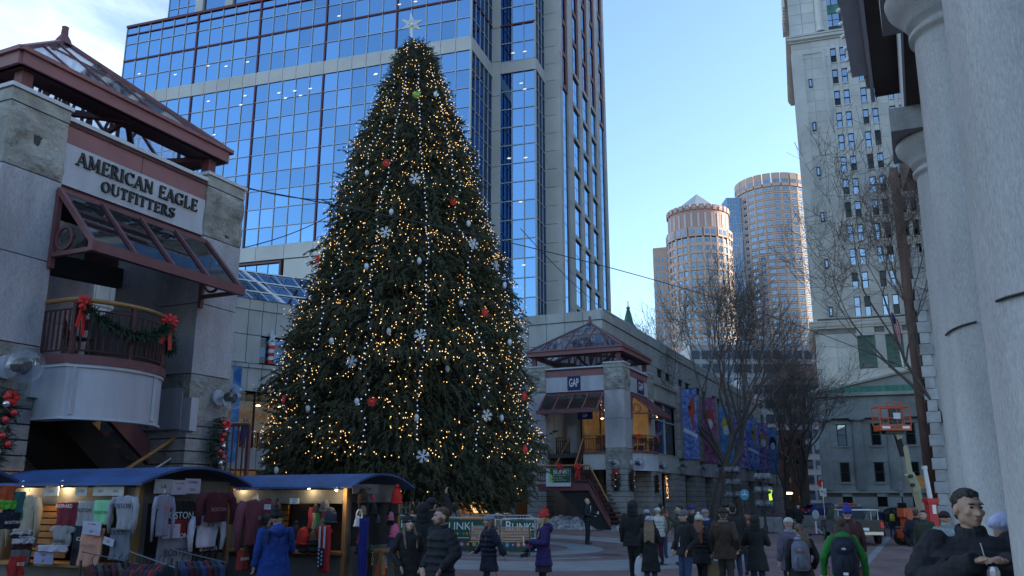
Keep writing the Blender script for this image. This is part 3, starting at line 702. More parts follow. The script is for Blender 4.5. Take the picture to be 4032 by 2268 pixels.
 for k in range(8):
  for j in range(12): g_.append((63.6 + j * 3.1, 234.9, 3 + k * 4.0, 2.3, .2, 2.4, 0))
 pieces(T, 'window', g_, G['ip_glass'], 240)
 m = MB(); m.box(76, 101, 234, 251, 34, 37.2); m.build('parapet', G['ip_rose'], T)
 T = thing('brick_side_building', 'dark brick building in the gap left of the temple front', 'building', (0, 0, 0), TA)
 m = MB(); m.box(-6.5, 1.2, 150, 165, 0, 13); m.build('wall', G['brick_wall'], T); g_ = []
 for k in range(4):
  for j in range(4): g_.append((-5.5 + j * 1.8, 149.95, 2 + k * 3, .8, .1, 1.0, 0))
 pieces(T, 'window', g_, G['window_dark'])
 # green spire
 sp = at_depth(2476, 1300, 150); T = thing('church_spire', 'slim green copper spire peeping over the market parapet', 'spire', (sp[0], sp[1], 0))
 m = MB(); zz = sp[2]; m.lathe([(5.2, zz - 22), (3.4, zz - 4), (2.0, zz - .4), (.9, zz + 1.2), (.55, zz + 2.6), (.35, zz + 3.4), (.28, zz + 3.6)], 8); m.build('roof', G['patina'], T); m = MB(); m.ell((0, 0, zz + 3.9), .35); m.tube([(0, 0, zz + 3.6), (0, 0, zz + 5.2)], .08, 6); m.build('finial', G['custom_dark'], T)
far_towers()
# unseen downtown office blocks right of the square, placed and sized to shade it
def shade_blocks():
 mk('block_stone', (.33, .32, .31), .85, var=.15, vs=.1); k = 0
 for (x, y, wx, wy, h, lb) in [(112, 2, 26, 34, 98, 'unseen grey downtown shade block nearest the portico side'), (118, 42, 28, 36, 108, 'second unseen grey downtown shade block behind the portico'), (116, 84, 26, 38, 104, 'third unseen grey downtown shade block beyond the portico'), (130, 132, 30, 50, 118, 'tall unseen downtown shade block to the right of the clock tower'), (140, 190, 30, 56, 112, 'last unseen downtown shade block far right of the clock tower')]:
  T = thing('shade_block', lb, 'building', (x, y, 0)); b = MB(); b.box(-wx / 2, wx / 2, -wy / 2, wy / 2, 0, h); b.box(-wx / 2 - .4, wx / 2 + .4, -wy / 2 - .4, wy / 2 + .4, h, h + 1.6); b.build('wall', G['block_stone'], T)
  q = MB()
  for f in range(int(h // 4) - 1):
   q.box(-wx / 2 - .05, -wx / 2 - .01, -wy / 2 + 1, wy / 2 - 1, 4 + f * 4, 6.2 + f * 4)
  q.build('window_band', G['ip_glass'], T)
shade_blocks()
# ================================================================== MARKET HALL: pavilions, crescent, side wing
def course_pier(bx, wall, x0, x1, y0, y1, z0, z1, h=.345):
 """rock faced courses round a pier core"""
 n = max(1, round((z1 - z0) / h)); h = (z1 - z0) / n
 for k in range(n): bx.append(((x0 + x1) / 2, (y0 + y1) / 2, z0 + h * (k + .5), x1 - x0, y1 - y0, h - .035))
def pier(T, x0, x1, y0, y1, sx=1, zb=0):
 """one granite pier of a pavilion: courses, rough band, smooth slabs, rock block, cap"""
 c = MB(); i = .05; c.box(x0 + i, x1 - i, y0 + i, y1 - i, zb, 10.9); c.build('pier_core', G['joint'], T)
 bl = []; course_pier(bl, T, x0, x1, y0, y1, zb, 3.9); pieces(T, 'stone_course', bl, G['granite_course'])
 def slab(nm, za, zb_, m, o=0):
  b = MB(); b.box(x0 - o, x1 + o, y0 - o, y1 + o, za + .012, zb_ - .012); return b.build(nm, G[m], T)
 def rough(nm, za, zb_, amp=.05):
  bm = bmesh.new(); bmesh.ops.create_cube(bm, size=1); bmesh.ops.subdivide_edges(bm, edges=bm.edges, cuts=14, use_grid_fill=True)
  sx_, sy_, sz_ = x1 - x0, y1 - y0, zb_ - za - .03
  for v in bm.verts:
   e = max(abs(v.co.x), abs(v.co.y)); edge = min(1, max(0, (.5 - abs(v.co.z)) * 8))
   p = Vector((v.co.x * sx_ + (x0 + x1) / 2, v.co.y * sy_ + (y0 + y1) / 2, v.co.z * sz_ + (za + zb_) / 2))
   from mathutils import noise as mn
   d = (mn.fractal(p * 1.7, 1.0, 2.0, 5) + .25 * mn.noise(p * 7)) * amp * 2 + amp * .6
   cx = min(1, max(0, (.5 - abs(v.co.x)) * 10)); cy = min(1, max(0, (.5 - abs(v.co.y)) * 10))
   n_ = Vector((math.copysign(1, v.co.x) if abs(v.co.x) > .499 else 0, math.copysign(1, v.co.y) if abs(v.co.y) > .499 else 0, 0))
   v.co = p + n_ * d * edge * (cy if n_.x and not n_.y else 1) * (cx if n_.y and not n_.x else 1) * (0.25 if n_.x and n_.y else 1)
  me = bpy.data.meshes.new(nm); bm.to_mesh(me); bm.free(); me.materials.append(G['granite_rock']); o = bpy.data.objects.new(nm, me); COL.objects.link(o); o.parent = T; return o
 rough('rough_block', 3.9, 5.28, .035)
 slab('granite_slab', 5.28, 7.22, 'granite_smooth'); slab('granite_slab', 7.22, 9.14, 'granite_smooth')
 rough('rock_block', 9.14, 10.62, .06); slab('granite_slab', 10.62, 10.93, 'stone_rough', .01)
 b = MB(); b.box(x0 - .06, x1 + .06, y0 - .06, y1 + .06, 10.935, 11.03); b.build('cap', G['cap_stone'], T)
def serif(parent, word, x0, width, z, hgt, plane, mat, dirn='y', depth=.05):
 """raised roman capitals; each letter an object"""
 L = {
  'A': (.74, [((.06, 0), (.37, 1), .07), ((.37, 1), (.68, 0), .17), ((.18, .33), (.56, .33), .06)], [.06, .68]),
  'M': (.95, [((.14, 0), (.17, 1), .07), ((.17, 1), (.47, .12), .16), ((.47, .12), (.76, 1), .07), ((.76, 1), (.80, 0), .17)], [.14, .80]),
  'E': (.62, [((.17, 0), (.17, 1), .16), ((.12, .965), (.56, .965), .07), ((.12, .035), (.58, .035), .07), ((.2, .52), (.45, .52), .06), ((.55, .80), (.55, 1), .05), ((.57, 0), (.57, .2), .05), ((.45, .42), (.45, .62), .05)], [.17]),
  'F': (.58, [((.17, 0), (.17, 1), .16), ((.12, .965), (.54, .965), .07), ((.2, .52), (.43, .52), .06), ((.53, .80), (.53, 1), .05), ((.43, .42), (.43, .62), .05)], [.17]),
  'R': (.72, [((.17, 0), (.17, 1), .16), ((.36, .48), (.66, 0), .17), ('arc', .32, .735, .17, .235, -90, 90, .13), ((.17, .965), (.34, .965), .07), ((.17, .5), (.34, .5), .07)], [.17, .66]),
  'P': (.64, [((.17, 0), (.17, 1), .16), ('arc', .32, .72, .2, .25, -90, 90, .13), ((.17, .965), (.34, .965), .07), ((.17, .47), (.34, .47), .07)], [.17]),
  'I': (.34, [((.17, 0), (.17, 1), .17)], [.17]),
  'C': (.72, [('arc', .40, .5, .32, .46, 45, 315, .13), ((.64, .68), (.64, .98), .05)], []),
  'G': (.78, [('arc', .40, .5, .32, .46, 45, 315, .13), ((.64, .68), (.64, .98), .05), ((.62, .06), (.62, .42), .15), ((.50, .42), (.74, .42), .05)], []),
  'N': (.80, [((.15, 0), (.15, 1), .07), ((.13, .97), (.66, .03), .17), ((.66, 0), (.66, 1), .07)], [.15]),
  'L': (.60, [((.17, 0), (.17, 1), .16), ((.12, .035), (.55, .035), .07), ((.55, 0), (.55, .26), .05)], [.17]),
  'O': (.80, [('arc', .40, .5, .31, .46, 0, 360, .14)], []),
  'U': (.78, [((.17, .32), (.17, 1), .16), ((.64, .32), (.64, 1), .07), ('arc', .405, .34, .235, .31, 180, 360, .10)], []),
  'T': (.66, [((.33, 0), (.33, 1), .16), ((.04, .965), (.62, .965), .07), ((.05, .78), (.05, 1), .05), ((.61, .78), (.61, 1), .05)], [.33]),
  'S': (.58, [('arc', .30, .72, .19, .24, 40, 270, .10), ('arc', .28, .27, .21, .25, -140, 90, .12), ((.50, .74), (.50, .98), .04), ((.07, .02), (.07, .26), .04)], []),
 }
 sp = .06; tot = sum((L[c][0] + sp if c != ' ' else .42) for c in word); sc = width / tot; x = x0
 for c in word:
  if c == ' ': x += .42 * sc; continue
  adv, st, feet = L[c]; b = MB(); k = 0
  def quad(p, q, w_):
   nonlocal k
   p = Vector(p); q = Vector(q); d = (q - p).normalized(); nn = Vector((-d.y, d.x)) * w_ / 2
   if abs(d.y) > .3 and abs(d.x) > .02: nn = Vector((w_ / 2 / max(.5, abs(d.y)), 0))
   dp = depth + .0012 * k; k += 1
   pts = [p - nn, p + nn, q + nn, q - nn]
   co = [(x + t.x * sc, z + t.y * hgt) for t in pts]
   vs = [((plane, a, bb) if dirn == 'y' else (a, plane, bb)) for a, bb in co] + [((plane + dp, a, bb) if dirn == 'y' else (a, plane - dp, bb)) for a, bb in co]
   b.add(vs, [(0, 1, 2, 3), (4, 5, 6, 7), (0, 1, 5, 4), (1, 2, 6, 5), (2, 3, 7, 6), (3, 0, 4, 7)])
  for s_ in st:
   if s_[0] == 'arc':
    _, cx, cy, rx, ry, a0, a1, w_ = s_; n = 14
    for i in range(n):
     t0 = R(a0 + (a1 - a0) * i / n); t1 = R(a0 + (a1 - a0) * (i + 1.05) / n); tm = (t0 + t1) / 2; ww = w_ * (.55 + .65 * abs(math.cos(tm)))
     quad((cx + rx * math.cos(t0), cy + ry * math.sin(t0)), (cx + rx * math.cos(t1), cy + ry * math.sin(t1)), ww)
   else: quad(*s_)
  for fx in feet: quad((fx - .15, .03), (fx + .15, .03), .055)
  if c in 'ANMRUIT' and c not in 'AT': quad((.03, .975), (.27, .975), .05)
  b.build('letter', G[mat], parent); x += (adv + sp) * sc
def bow(parent, loc, s=.2, yaw=0, tails=True, name='bow', label='', group=None):
 b = MB()
 for a in range(0, 360, 45):
  dx, dz = math.cos(R(a)), math.sin(R(a)) * .8; b.ell((dx * s * .62, -.06 * s, dz * s * .62), (s * .42, s * .24, s * .24), 8, 5, rot=Matrix.Rotation(-R(a), 3, 'Y'))
 b.ell((0, -.2 * s, 0), s * .28, 8, 5)
 if tails:
  b.beam((-.1 * s, 0, -.2 * s), (-.7 * s, 0, -2.6 * s), .42 * s, .06 * s, up=(0, 1, 0)); b.beam((.1 * s, 0.02, -.2 * s), (.35 * s, .02, -3.2 * s), .42 * s, .06 * s, up=(0, 1, 0))
 o = b.build(name, G['bow_red'], smooth=False); o.location = loc; o.rotation_euler = (0, 0, yaw); tag(o, label, 'bow', group); return o
def garland(pts, r=.16, label='', cat='garland', name='garland', group=None, n=260, seed=1, hang=.25):
 """fir garland: tufts of needles along a curve, built in world units"""
 rg = random.Random(seed); vs = []; fs = []; P = [Vector(p) for p in pts]; c = P[0].copy()
 for i in range(n):
  t = rg.random() * (len(P) - 1); k = int(t); p = P[k].lerp(P[min(k + 1, len(P) - 1)], t - k)
  d = Vector((rg.gauss(0, 1), rg.gauss(0, 1), rg.gauss(-hang * 2, 1))).normalized(); L = r * rg.uniform(.7, 1.5); s_ = d.orthogonal().normalized() * r * .16
  o = len(vs); q = p - c + d * r * .1; vs += [q - s_, q + s_, q + d * L + s_ * .3, q + d * L - s_ * .3]; fs.append((o, o + 1, o + 2, o + 3))
  s2 = d.cross(s_).normalized() * r * .16; o = len(vs); vs += [q - s2, q + s2, q + d * L * .9]; fs.append((o, o + 1, o + 2))
 me = bpy.data.meshes.new(name); me.from_pydata([tuple(v) for v in vs], [], fs); me.materials.append(G['wreath']); o = bpy.data.objects.new(name, me); COL.objects.link(o); o.location = c
 tag(o, label, cat, group); return o
def wreath(loc, yaw, label, s=1.0, seed=0):
 """teardrop swag with baubles on a pier"""
 rg = random.Random(seed); T = thing('swag', label, 'swag', loc, yaw, 'Christmas swags on the granite piers')
 vs = []; fs = []
 for i in range(420):
  z = rg.uniform(-.75, .55); wd = .30 * math.sqrt(max(0, 1 - (z / .8) ** 2)); p = Vector((rg.uniform(-wd, wd), rg.uniform(-.16, 0), z)) * s
  d = Vector((rg.gauss(0, .8), rg.gauss(-.6, .5), rg.gauss(-.5, .6))).normalized(); L = .2 * s; q = d.orthogonal().normalized() * .025 * s; o = len(vs)
  vs += [p - q, p + q, p + d * L]; fs.append((o, o + 1, o + 2))
 me = bpy.data.meshes.new('greenery'); me.from_pydata([tuple(v) for v in vs], [], fs); me.materials.append(G['wreath']); o = bpy.data.objects.new('greenery', me); COL.objects.link(o); o.parent = T
 for i in range(8):
  b = MB(); b.ell((rg.uniform(-.16, .18) * s, -.26 * s, (.38 - i * .13) * s), .065 * s, 10, 7); b.build('bauble', G['silver'] if i % 3 == 1 else G['bauble_red'], T, smooth=True)
 b = MB()
 for a in range(0, 360, 60): b.ell((.1 + .08 * math.cos(R(a)) * s, -.27 * s, .36 * s + .08 * math.sin(R(a)) * s), (.07 * s, .05 * s, .05 * s), 8, 5)
 b.build('ribbon', G['bow_red'], T)
 return T
mk('bauble_red', (.5, .02, .02), .15, coat=.5)
def globe_lamp(loc, yaw, label, s=1.0):
 T = thing('globe_lamp', label, 'wall lamp', loc, yaw, 'clear globe lamps on the market walls')
 b = MB(); b.tube([(0, 0, 0), (0, -.06 * s, 0)], .2 * s, 14); b.tube([(0, -.05 * s, 0), (0, -.3 * s, .0)], .05 * s, 8); b.build('wall_plate', G['cap_stone'], T)
 b = MB(); b.tube([(0, -.28 * s, 0), (0, -.52 * s, 0)], [.11 * s, .13 * s], 10); b.ell((0, -.5 * s, -.08 * s), .08 * s, 8, 6); b.build('lamp_holder', G['black_metal'], T)
 b = MB(); b.ell((0, -.5 * s, 0), .31 * s, 20, 14); b.build('globe', G['globe_glass'], T, smooth=True)
 return T
def roof_truss(T, cx, cy, hw, z0, za):
 """open hipped glass roof: fascia, hips, ribs, panes, bow trusses, posts, finial"""
 f = MB(); o = hw
 for (a, b_) in (((-o, -o), (o, -o)), ((o, -o), (o, o)), ((o, o), (-o, o)), ((-o, o), (-o, -o))):
  f.beam((cx + a[0], cy + a[1], z0 + .14), (cx + b_[0], cy + b_[1], z0 + .14), .16, .32)
  f.beam((cx + a[0] * 1.03, cy + a[1] * 1.03, z0 + .33), (cx + b_[0] * 1.03, cy + b_[1] * 1.03, z0 + .33), .12, .10)
 f.build('eave_beam', G['fascia_pink'], T)
 s_ = MB()
 for (a, b_) in (((-1, -1), (1, -1)), ((1, -1), (1, 1)), ((1, 1), (-1, 1)), ((-1, 1), (-1, -1))):
  v = [(cx + a[0] * hw, cy + a[1] * hw, z0 - .02), (cx + b_[0] * hw, cy + b_[1] * hw, z0 - .02), (cx + b_[0] * (hw - .75), cy + b_[1] * (hw - .75), z0 - .02), (cx + a[0] * (hw - .75), cy + a[1] * (hw - .75), z0 - .02)]
  s_.add(v + [(p[0], p[1], p[2] + .05) for p in v], [(0, 1, 2, 3), (4, 5, 6, 7), (0, 1, 5, 4), (2, 3, 7, 6)])
 s_.build('eave_soffit', G['red_dark'], T)
 zr = z0 + .38; hips = MB(); ribs = MB(); g = []
 for (a, b_) in (((-1, -1), (1, -1)), ((1, -1), (1, 1)), ((1, 1), (-1, 1)), ((-1, 1), (-1, -1))):
  A = Vector((cx + a[0] * hw, cy + a[1] * hw, zr)); B = Vector((cx + b_[0] * hw, cy + b_[1] * hw, zr)); P = Vector((cx, cy, za))
  hips.beam(A, P, .13, .14)
  def pt(s, t): return A.lerp(B, s).lerp(A.lerp(B, .5 + (s - .5)).lerp(P, 1), 0) if False else None
  # coordinate on face: s along eave (0..1), t up slope (0..1); at height t face spans t/2..1-t/2
  def Q(s, t):
   base = A.lerp(B, s); up = (P - A.lerp(B, .5)); return base + up * t
  cuts = [0, .2, .4, .6, .8, 1]; tm = .5
  for s in cuts[1:-1]:
   tmax = min(s, 1 - s) * 2; ribs.beam(Q(s, 0), Q(s, tmax), .07, .09)
  ribs.beam(Q(tm / 2, tm), Q(1 - tm / 2, tm), .06, .08)
  for i in range(5):
   s0, s1 = cuts[i], cuts[i + 1]
   for (t0, t1) in ((0, tm), (tm, 1)):
    def clip(poly):
     for sgn in (1, -1):      # t <= 2s  and t <= 2(1-s)
      out = []
      for k in range(len(poly)):
       p, q = poly[k], poly[(k + 1) % len(poly)]
       fp = (2 * p[0] - p[1]) if sgn > 0 else (2 * (1 - p[0]) - p[1]); fq = (2 * q[0] - q[1]) if sgn > 0 else (2 * (1 - q[0]) - q[1])
       if fp >= -1e-9: out.append(p)
       if (fp > 1e-9) != (fq > 1e-9) and abs(fp - fq) > 1e-9:
        tt = fp / (fp - fq); out.append((p[0] + (q[0] - p[0]) * tt, p[1] + (q[1] - p[1]) * tt))
      poly = out
      if len(poly) < 3: return []
     r = []
     for p in poly:
      if not r or (abs(p[0] - r[-1][0]) + abs(p[1] - r[-1][1])) > 1e-4: r.append(p)
     if len(r) > 2 and (abs(r[0][0] - r[-1][0]) + abs(r[0][1] - r[-1][1])) < 1e-4: r.pop()
     return r
    poly = clip([(s0, t0), (s1, t0), (s1, t1), (s0, t1)])
    if len(poly) > 2:
     m = MB(); nrm = (B - A).cross(P - A).normalized() * .02; vs = [Q(*p) for p in poly]; k = len(vs)
     m.add(vs + [v + nrm for v in vs], [tuple(range(k)), tuple(range(k, 2 * k))] + [(j, (j + 1) % k, k + (j + 1) % k, k + j) for j in range(k)]); m.build('roof_pane', G['roof_glass'], T)
 hips.build('hip_rafter', G['red_metal'], T); ribs.build('roof_rib', G['red_metal'], T)
 # posts and bow trusses
 for sx in (-1, 1):
  for sy in (-1, 1):
   b = MB(); b.box(cx + sx * (hw - .35) - .14, cx + sx * (hw - .35) + .14, cy + sy * (hw - .35) - .14, cy + sy * (hw - .35) + .14, 11.02, z0 - .02); b.build('roof_post', G['red_metal'], T)
 tr = MB(); h2 = hw - .35
 for (a, b_) in (((-1, -1), (1, 1)), ((1, -1), (-1, 1)), ((0, -1), (0, 1)), ((-1, 0), (1, 0))):
  A = Vector((cx + a[0] * h2, cy + a[1] * h2, z0 + .1)); B = Vector((cx + b_[0] * h2, cy + b_[1] * h2, z0 + .1)); pr = None
  for i in range(11):
   t = i / 10; p = A.lerp(B, t); p.z = z0 + .05 - .95 * 4 * t * (1 - t) * .55; top = A.lerp(B, t); top.z = z0 + .3 + (za - z0 - .5) * (1 - abs(2 * t - 1))
   if pr: tr.beam(pr[0], p, .11, .13)
   if pr and i % 2 == 0: tr.beam(pr[0], top, .07, .07)
   if 0 < i < 10 and i % 2 == 1: tr.beam(p, top, .07, .07)
   pr = (p, top)
 for (a, b_) in (((-1, 0), (0, -1)), ((0, -1), (1, 0)), ((1, 0), (0, 1)), ((0, 1), (-1, 0))): tr.beam((cx + a[0] * h2, cy + a[1] * h2, z0 + .02), (cx + b_[0] * h2, cy + b_[1] * h2, z0 + .02), .14, .16)
 tr.build('roof_truss', G['red_dark'], T)
 b = MB(); b.lathe([(.26, za - .12), (.2, za + .05), (.1, za + .22), (.09, za + .42), (.1, za + .47), (.0, za + .48)], 12, (cx, cy, 0)); b.build('finial', G['red_metal'], T)
def canopy(T, ax, plane, a0, a1, z1, z0, out, sgn=1):
 """slanting glass awning: ax 'x' means the wall is x=plane and it reaches to +x ; 'y' wall is y=plane reaching to -y"""
 def P(along, o, z): return (plane + o, along, z) if ax == 'x' else (along, plane - o, z)
 f = MB()
 f.beam(P(a0, .03, z1), P(a1, .03, z1), .12, .12); f.beam(P(a0 - .1, out, z0), P(a1 + .1, out, z0), .14, .24)
 for k in range(5):
  t = a0 + (a1 - a0) * k / 4; f.beam(P(t, .05, z1), P(t, out - .02, z0 + .08), .10 if k in (0, 4) else .07, .12)
 f.build('awning_frame', G['red_metal'], T)
 for t in (a0 + .02, a1 - .02):
  b = MB()
  b.beam(P(t, .03, z0 - .05), P(t, out, z0 - .05), .10, .10); b.beam(P(t, .06, z0 - .35), P(t, .06, z1), .12, .10)
  n = 16; rr = .26; cz = z0 + .32; co = .42
  for i in range(n):
   p = (co + rr * math.cos(2 * PI * i / n), cz + rr * math.sin(2 * PI * i / n)); q = (co + rr * math.cos(2 * PI * (i + 1) / n), cz + rr * math.sin(2 * PI * (i + 1) / n)); b.beam(P(t, p[0], p[1]), P(t, q[0], q[1]), .06, .06)
  b.build('awning_bracket', G['red_metal'], T)
 for k in range(4):
  u0 = a0 + (a1 - a0) * k / 4 + .06; u1 = a0 + (a1 - a0) * (k + 1) / 4 - .06
  m = MB(); v = [P(u0, .1, z1 - .05), P(u1, .1, z1 - .05), P(u1, out - .08, z0 + .14), P(u0, out - .08, z0 + .14)]; v2 = [(p[0], p[1], p[2] - .025) for p in v]
  m.add(v + v2, [(0, 1, 2, 3), (7, 6, 5, 4), (0, 1, 5, 4), (1, 2, 6, 5), (2, 3, 7, 6), (3, 0, 4, 7)]); m.build('awning_pane', G['canopy_glass'], T)
def sign_bay(T, ax, plane, a0, a1, inward):
 """fascia between two piers: white cap, pink fascia, grey sign board, dark soffit"""
 def bx(m, u0, u1, d0, d1, z0, z1):
  if ax == 'x': m.box(plane - d1, plane - d0, u0, u1, z0, z1)
  else: m.box(u0, u1, plane + d0, plane + d1, z0, z1)
  return m
 bx(MB(), a0, a1, -.02, .5, 10.72, 10.82).build('coping', G['cap_stone'], T)
 bx(MB(), a0, a1, .02, .3, 10.62, 10.72).build('fascia_lip', G['red_dark'], T)
 mid = (a0 + a1) / 2
 for (u0, u1) in ((a0, mid - .01), (mid + .01, a1)): bx(MB(), u0, u1, .06, .35, 10.17, 10.62).build('fascia_panel', G['fascia_pink'], T)
 bx(MB(), a0, a1, .04, .36, 9.14, 10.165).build('sign_board', G['sign_grey'], T)
 bx(MB(), a0, a1, .1, .4, 9.0, 9.14).build('sign_sill', G['red_dark'], T)
 bx(MB(), a0, a1, .36, inward, 8.94, 10.6).build('lintel', G['dark_ceiling'], T)
def railing(T, pts, z0, z1, rail='wood_rail', posts=(), n=None, name='railing'):
 """iron balusters under a wood handrail following pts (x,y)"""
 P = [Vector((p[0], p[1], 0)) for p in pts]; L = [0]
 for i in range(len(P) - 1): L.append(L[-1] + (P[i + 1] - P[i]).length)
 def at(s):
  for i in range(len(P) - 1):
   if s <= L[i + 1] + 1e-9: t = (s - L[i]) / max(1e-6, L[i + 1] - L[i]); return P[i].lerp(P[i + 1], t)
  return P[-1]
 hs = MB(); m = 24; hs.tube([at(L[-1] * i / m) + Vector((0, 0, z1)) for i in range(m + 1)], .055, 8); hs.build('handrail', G[rail], T)
 lo = MB()
 for zz in (z0 + .1, z1 - .22): lo.tube([at(L[-1] * i / m) + Vector((0, 0, zz)) for i in range(m + 1)], .022, 5)
 lo.build('rail_bar', G['red_dark'], T)
 k = n or int(L[-1] / .155)
 for i in range(k + 1):
  p = at(L[-1] * i / k); b = MB(); big = i % 8 == 0; w_ = .045 if big else .016; b.box(p.x - w_, p.x + w_, p.y - w_, p.y + w_, z0 if big else z0 + .1, z1 - .02 if big else z1 - .22); b.build('newel' if big else 'baluster', G['red_dark'], T)
def balcony(T, cx_pts, zf=5.0, zb=3.74, wallx=None):
 """curved balcony front: grey panel drum with red deck edge; cx_pts = outline (x,y)"""
 n = len(cx_pts)
 def strip(name, mat, off, za, zb_, pts=cx_pts):
  P = [Vector(p) for p in pts]; m = MB()
  c = sum(P, Vector((0, 0))) / len(P); q = []
  for i, p in enumerate(P):
   d = (P[min(i + 1, n - 1)] - P[max(0, i - 1)]).normalized(); nn = Vector((d.y, -d.x)); q.append(p + nn * off)
  inner = [p + (c - p) * .25 for p in P]
  vs = [(p.x, p.y, za) for p in q] + [(p.x, p.y, zb_) for p in q] + [(p.x, p.y, za) for p in inner] + [(p.x, p.y, zb_) for p in inner]; fs = []
  for i in range(n - 1): fs += [(i, i + 1, n + i + 1, n + i), (i, 2 * n + i, 2 * n + i + 1, i + 1), (n + i, n + i + 1, 3 * n + i + 1, 3 * n + i), (2 * n + i, 3 * n + i, 3 * n + i + 1, 2 * n + i + 1)]
  fs += [(0, n, 3 * n, 2 * n), (n - 1, 3 * n - 1, 4 * n - 1, 2 * n - 1)]
  m.add(vs, fs); return m.build(name, G[mat], T)
 strip('balcony_front', 'sign_grey', 0, zb, zf - .2); strip('balcony_lip', 'cap_stone', .04, zf - .2, zf - .13); strip('balcony_edge', 'red_metal', .07, zf - .13, zf + .07); strip('balcony_lip', 'cap_stone', .04, zb - .05, zb)
 P = [Vector(p) for p in cx_pts]; m = MB(); k = len(P); m.add([(p.x, p.y, zf - .05) for p in P] + [(p.x, p.y, zf) for p in P], [tuple(range(k)), tuple(range(k, 2 * k))]); m.build('balcony_deck', G['dark_ceiling'], T)
 m = MB()
 for t in (.12, .62, .97):
  i = min(n - 2, int(t * (n - 1))); p = P[i].lerp(P[i + 1], t * (n - 1) - i); d = (P[i + 1] - P[i]).normalized(); nn = Vector((d.y, -d.x)); q = p + nn * .0
  m.beam((q.x, q.y, zb + .05), (q.x, q.y, zf - .2), .09, .09)
 m.build('balcony_mullion', G['sign_grey'], T)
def arc3(p, q, r_, n=14):
 """points on the circle through three points"""
 ax, ay = p; bx_, by = q; cx, cy = r_; d = 2 * (ax * (by - cy) + bx_ * (cy - ay) + cx * (ay - by))
 ux = ((ax * ax + ay * ay) * (by - cy) + (bx_ ** 2 + by ** 2) * (cy - ay) + (cx * cx + cy * cy) * (ay - by)) / d; uy = ((ax * ax + ay * ay) * (cx - bx_) + (bx_ ** 2 + by ** 2) * (ax - cx) + (cx * cx + cy * cy) * (bx_ - ax)) / d
 R_ = math.hypot(ax - ux, ay - uy); a0 = math.atan2(ay - uy, ax - ux); a1 = math.atan2(cy - uy, cx - ux)
 return [(ux + R_ * math.cos(a0 + (a1 - a0) * i / n), uy + R_ * math.sin(a0 + (a1 - a0) * i / n)) for i in range(n + 1)]
